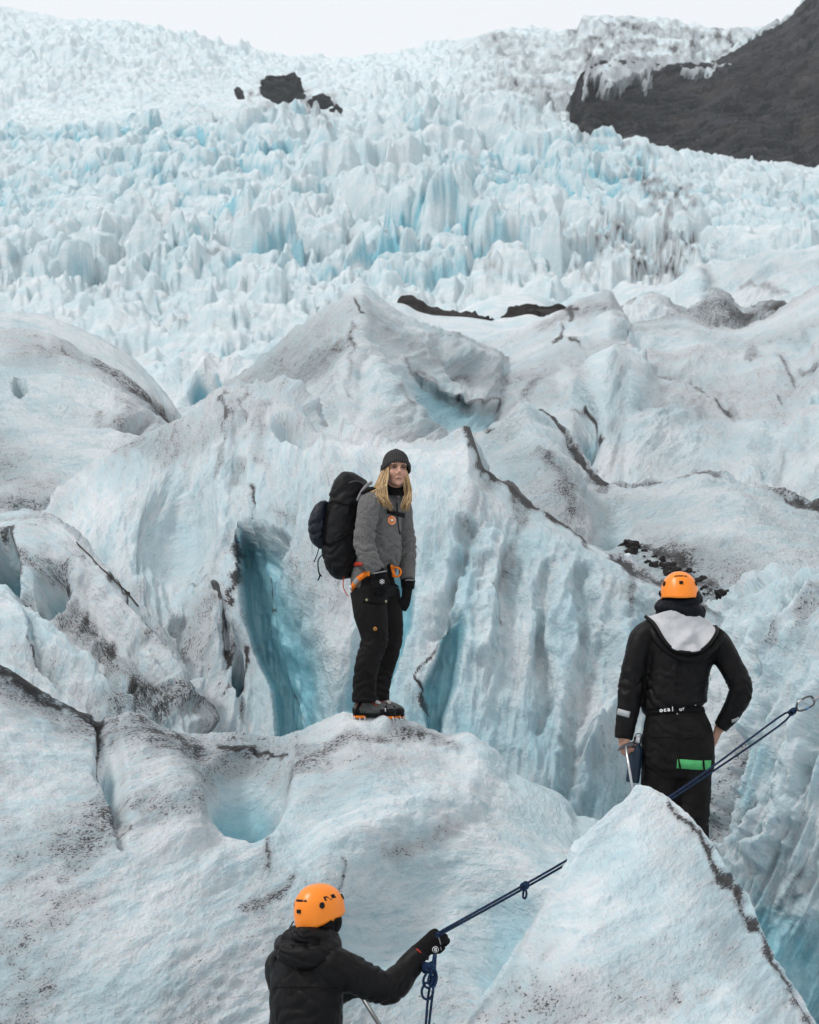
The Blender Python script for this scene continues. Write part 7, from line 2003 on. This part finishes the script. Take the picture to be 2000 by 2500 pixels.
# ---------------------------------------------------------------- rope, carabiner, small things
def build_rope():
    ro = empty('climbing_rope', V(1062, 2345, 11.56)); k = []
    A = V(1086, 2272, 11.56); Bn = V(1934, 1738, 14.35)
    n = 40
    for s in (0, 1):
        pts = []
        for i in range(n + 1):
            t = i / n
            p = A.lerp(Bn, t)
            gap = (0.0062 + 0.016 * smooth(0.62, 0.97, np.array(t)).item()) * (1 if s == 0 else -1)
            if t > 0.97: gap *= 1 - (t - 0.97) / 0.03 * 0.7
            sag = -0.05 * math.sin(math.pi * t)
            pts.append(p + Vector((0.4 * gap * -0.5, 0, gap)) + Vector((0, 0, sag * (1 if s == 0 else 1.12))))
        pts.insert(0, pts[0] - (Bn - A).normalized() * 0.07)
        k.append(Geo().tube(pts, [0.0062], n=10, res=1).build('strand', ROPE))
    # knot with its small loop, half way
    K = A.lerp(Bn, 0.192) + Vector((0, -0.004, -0.05 * math.sin(math.pi * 0.192)))
    d = (Bn - A).normalized(); up = Vector((0, 0, 1)); sd = d.cross(up).normalized()
    kg = Geo()
    for o in (-0.012, 0.0, 0.012):
        kg.tube([K + d * o + (up * math.cos(a) + sd * math.sin(a)) * 0.016 for a in np.linspace(0, 2 * math.pi, 13)], [0.0062], n=8, res=2)
    kg.tube([K - d * 0.018 - up * 0.016, K + up * 0.016, K + d * 0.02 - up * 0.012], [0.0062], n=8)
    kn = kg.build('knot', ROPE); k.append(kn)
    k.append(Geo().tube([K - up * 0.012, K - up * 0.03 - d * 0.012, K - up * 0.052 - d * 0.012, K - up * 0.062 + d * 0.004, K - up * 0.048 + d * 0.018, K - up * 0.012 + d * 0.008], [0.0058], n=8).build('loop', ROPE))
    # knot at the anchor end
    E = Bn + Vector((0.0, 0, 0.0)); kg = Geo()
    for o in (-0.012, 0.003, 0.018):
        kg.tube([E + d * o + (up * math.cos(a) + sd * math.sin(a)) * 0.015 for a in np.linspace(0, 2 * math.pi, 13)], [0.0065], n=8, res=2)
    kg.tube([E + d * 0.01, E + d * 0.04 + up * 0.012, E + d * 0.062, E + d * 0.04 - up * 0.012, E + d * 0.01], [0.0065], n=8)
    k.append(kg.build('end_knot', ROPE))
    # slack hanging from the fist
    Y = 11.52
    for xs in ((1060, 1056, 1052, 1046, 1040, 1034, 1020), (1064, 1062, 1060, 1056, 1048, 1044, 1034)):
        k.append(Geo().tube([V(x, y, Y) for x, y in zip(xs, (2330, 2360, 2395, 2430, 2500, 2560, 2720))], [0.0062], n=8, res=3).build('hanging_strand', ROPE))
    g = Geo()
    c = V(1047, 2362, Y - 0.01)
    for o in (-0.014, 0.0, 0.014):
        g.tube([c + Vector((math.cos(a) * 0.026, math.sin(a) * 0.014, o + 0.008 * math.sin(a * 2))) for a in np.linspace(0, 2 * math.pi, 13)], [0.0085], n=8, res=2)
    k.append(g.build('hitch', ROPE))
    for (pts) in ([(1050, 2352), (1064, 2372), (1066, 2392), (1058, 2410), (1046, 2398), (1050, 2376)], [(1044, 2372), (1034, 2392), (1036, 2406), (1046, 2412), (1056, 2398), (1052, 2378)], [(1040, 2398), (1030, 2418), (1034, 2436), (1046, 2440), (1056, 2428), (1056, 2408)]):
        k.append(Geo().tube([V(x, y, Y - 0.015) for x, y in pts + [pts[0]]], [0.0062], n=8, res=3).build('loop', ROPE))
    k.append(Geo().tube([V(1044, 2346, Y - 0.02), V(1036, 2352, Y - 0.02)], [0.006, 0.004], n=8).build('end_tag', WHITE))
    adopt(ro, k); tag(ro, 'doubled dark blue climbing rope stretched from the gloved fist up to the carabiner', 'rope')

    # locking carabiner and sling into the wall
    ca = empty('carabiner', V(1968, 1712, 14.42)); ck = []
    u = Vector((d.x, 0.12, d.z)).normalized(); v = up - u * up.dot(u); v.normalize(); c = Bn + u * 0.098
    ring = [(-0.062, 0.0), (-0.052, 0.024), (-0.02, 0.034), (0.03, 0.036), (0.056, 0.026), (0.062, 0.0), (0.050, -0.020), (0.010, -0.026), (-0.035, -0.022), (-0.058, -0.012), (-0.062, 0.0)]
    ck.append(Geo().tube([c + u * x + v * y for x, y in ring], [0.0062], n=10, res=3).build('body', DARKSTEEL))
    ck.append(Geo().tube([c + u * -0.045 + v * 0.029, c + u * -0.01 + v * 0.036], [0.0100], n=12, res=2).build('screw_sleeve', STEEL))
    ck.append(Geo().tube([c + u * -0.012 + v * -0.0255, c + u * 0.008 + v * -0.0262], [0.0075], n=12, res=2).build('blue_band', BLUECLIP))
    adopt(ca, ck); tag(ca, 'steel locking carabiner joining rope and sling at the right edge', 'carabiner')
    sl = empty('anchor_sling', c + u * 0.06); sk = []
    e = V(2120, 1640, 15.35)
    s0 = c + u * 0.062
    sk.append(Geo().tube([s0 - u * 0.012, s0 + u * 0.006, s0.lerp(e, 0.3), s0.lerp(e, 0.7), e], [(0.009, 0.004)], n=8).build('webbing', GREYW))
    sk.append(Geo().tube([s0 - u * 0.004, s0 + u * 0.03], [(0.014, 0.010)], n=8, res=2).build('stitched_end', GREYW))
    adopt(sl, sk); tag(sl, 'grey webbing sling running from the carabiner to the right ice wall', 'sling')


build_rope()


# ---------------------------------------------------------------- rubble behind the right man, old cord on the left wall
def build_rubble():
    bv = bvh_of(SHEETS['middle_right_ice_ridge'], SHEETS['back_ice_wall'])
    rnd = random.Random(12)
    def rock(px, py, w, h, label, seed, group=None, sink=0.3):
        l, n = hit(bv, px, py)
        if l is None: return
        s = l.y / FPX
        o = boulder('debris_rock', 1000, 1250, 1.0, w * s, h * s, w * s * 0.9, label, seed, ROCK_NEAR, 'rock', n=12)
        o.location = l + Vector((0, 0.1 * w * s, (0.5 - sink) * h * s))
        o.rotation_euler = (0, rnd.uniform(-0.3, 0.3), rnd.uniform(0, 6))
        if group: o['group'] = group
    rock(1540, 1334, 26, 14, 'flat black rock topping the rubble patch left of the orange helmet', 31)
    rock(1772, 1466, 30, 20, 'largest black rock right of the orange helmet, sunk in the ice notch', 33)
    for i in range(46):
        t = rnd.random()
        x = 1556 + 170 * t + rnd.uniform(-16, 16); y = 1345 + 95 * t ** 1.1 + rnd.uniform(-16, 16)
        w = 3.5 + 11 * rnd.random() ** 2
        rock(x, y, w, w * rnd.uniform(0.45, 0.9), 'small black rock in the rubble streak above the orange helmet by the ice wall', 40 + i, 'small rocks in the rubble streak', 0.35)


def build_cord():
    bv = bvh_of(SHEETS['back_ice_wall'], SHEETS['left_lower_ice_ridge'])
    path = [(188, 1326), (215, 1356), (245, 1386), (280, 1420), (300, 1440), (316, 1456), (345, 1492)]
    pts = []
    for (x0, y0), (x1, y1) in zip(path[:-1], path[1:]):
        for i in range(4):
            l, n = hit(bv, x0 + (x1 - x0) * i / 4, y0 + (y1 - y0) * i / 4)
            if l is not None: pts.append(l + n * 0.01)
    co = empty('old_cord', pts[-1])
    c = Geo().tube(pts, [0.0055], n=6, res=2).build('cord', CORD)
    k = Geo().ell(pts[-5], (0.02, 0.018, 0.016)).build('knot', CORD)
    adopt(co, [c, k]); tag(co, 'thin dark cord with a knot lying down the left ice wall', 'cord')


CORD = plain('weathered_cord', (0.055, 0.045, 0.040), 0.8, 0.2)
build_rubble()
build_cord()
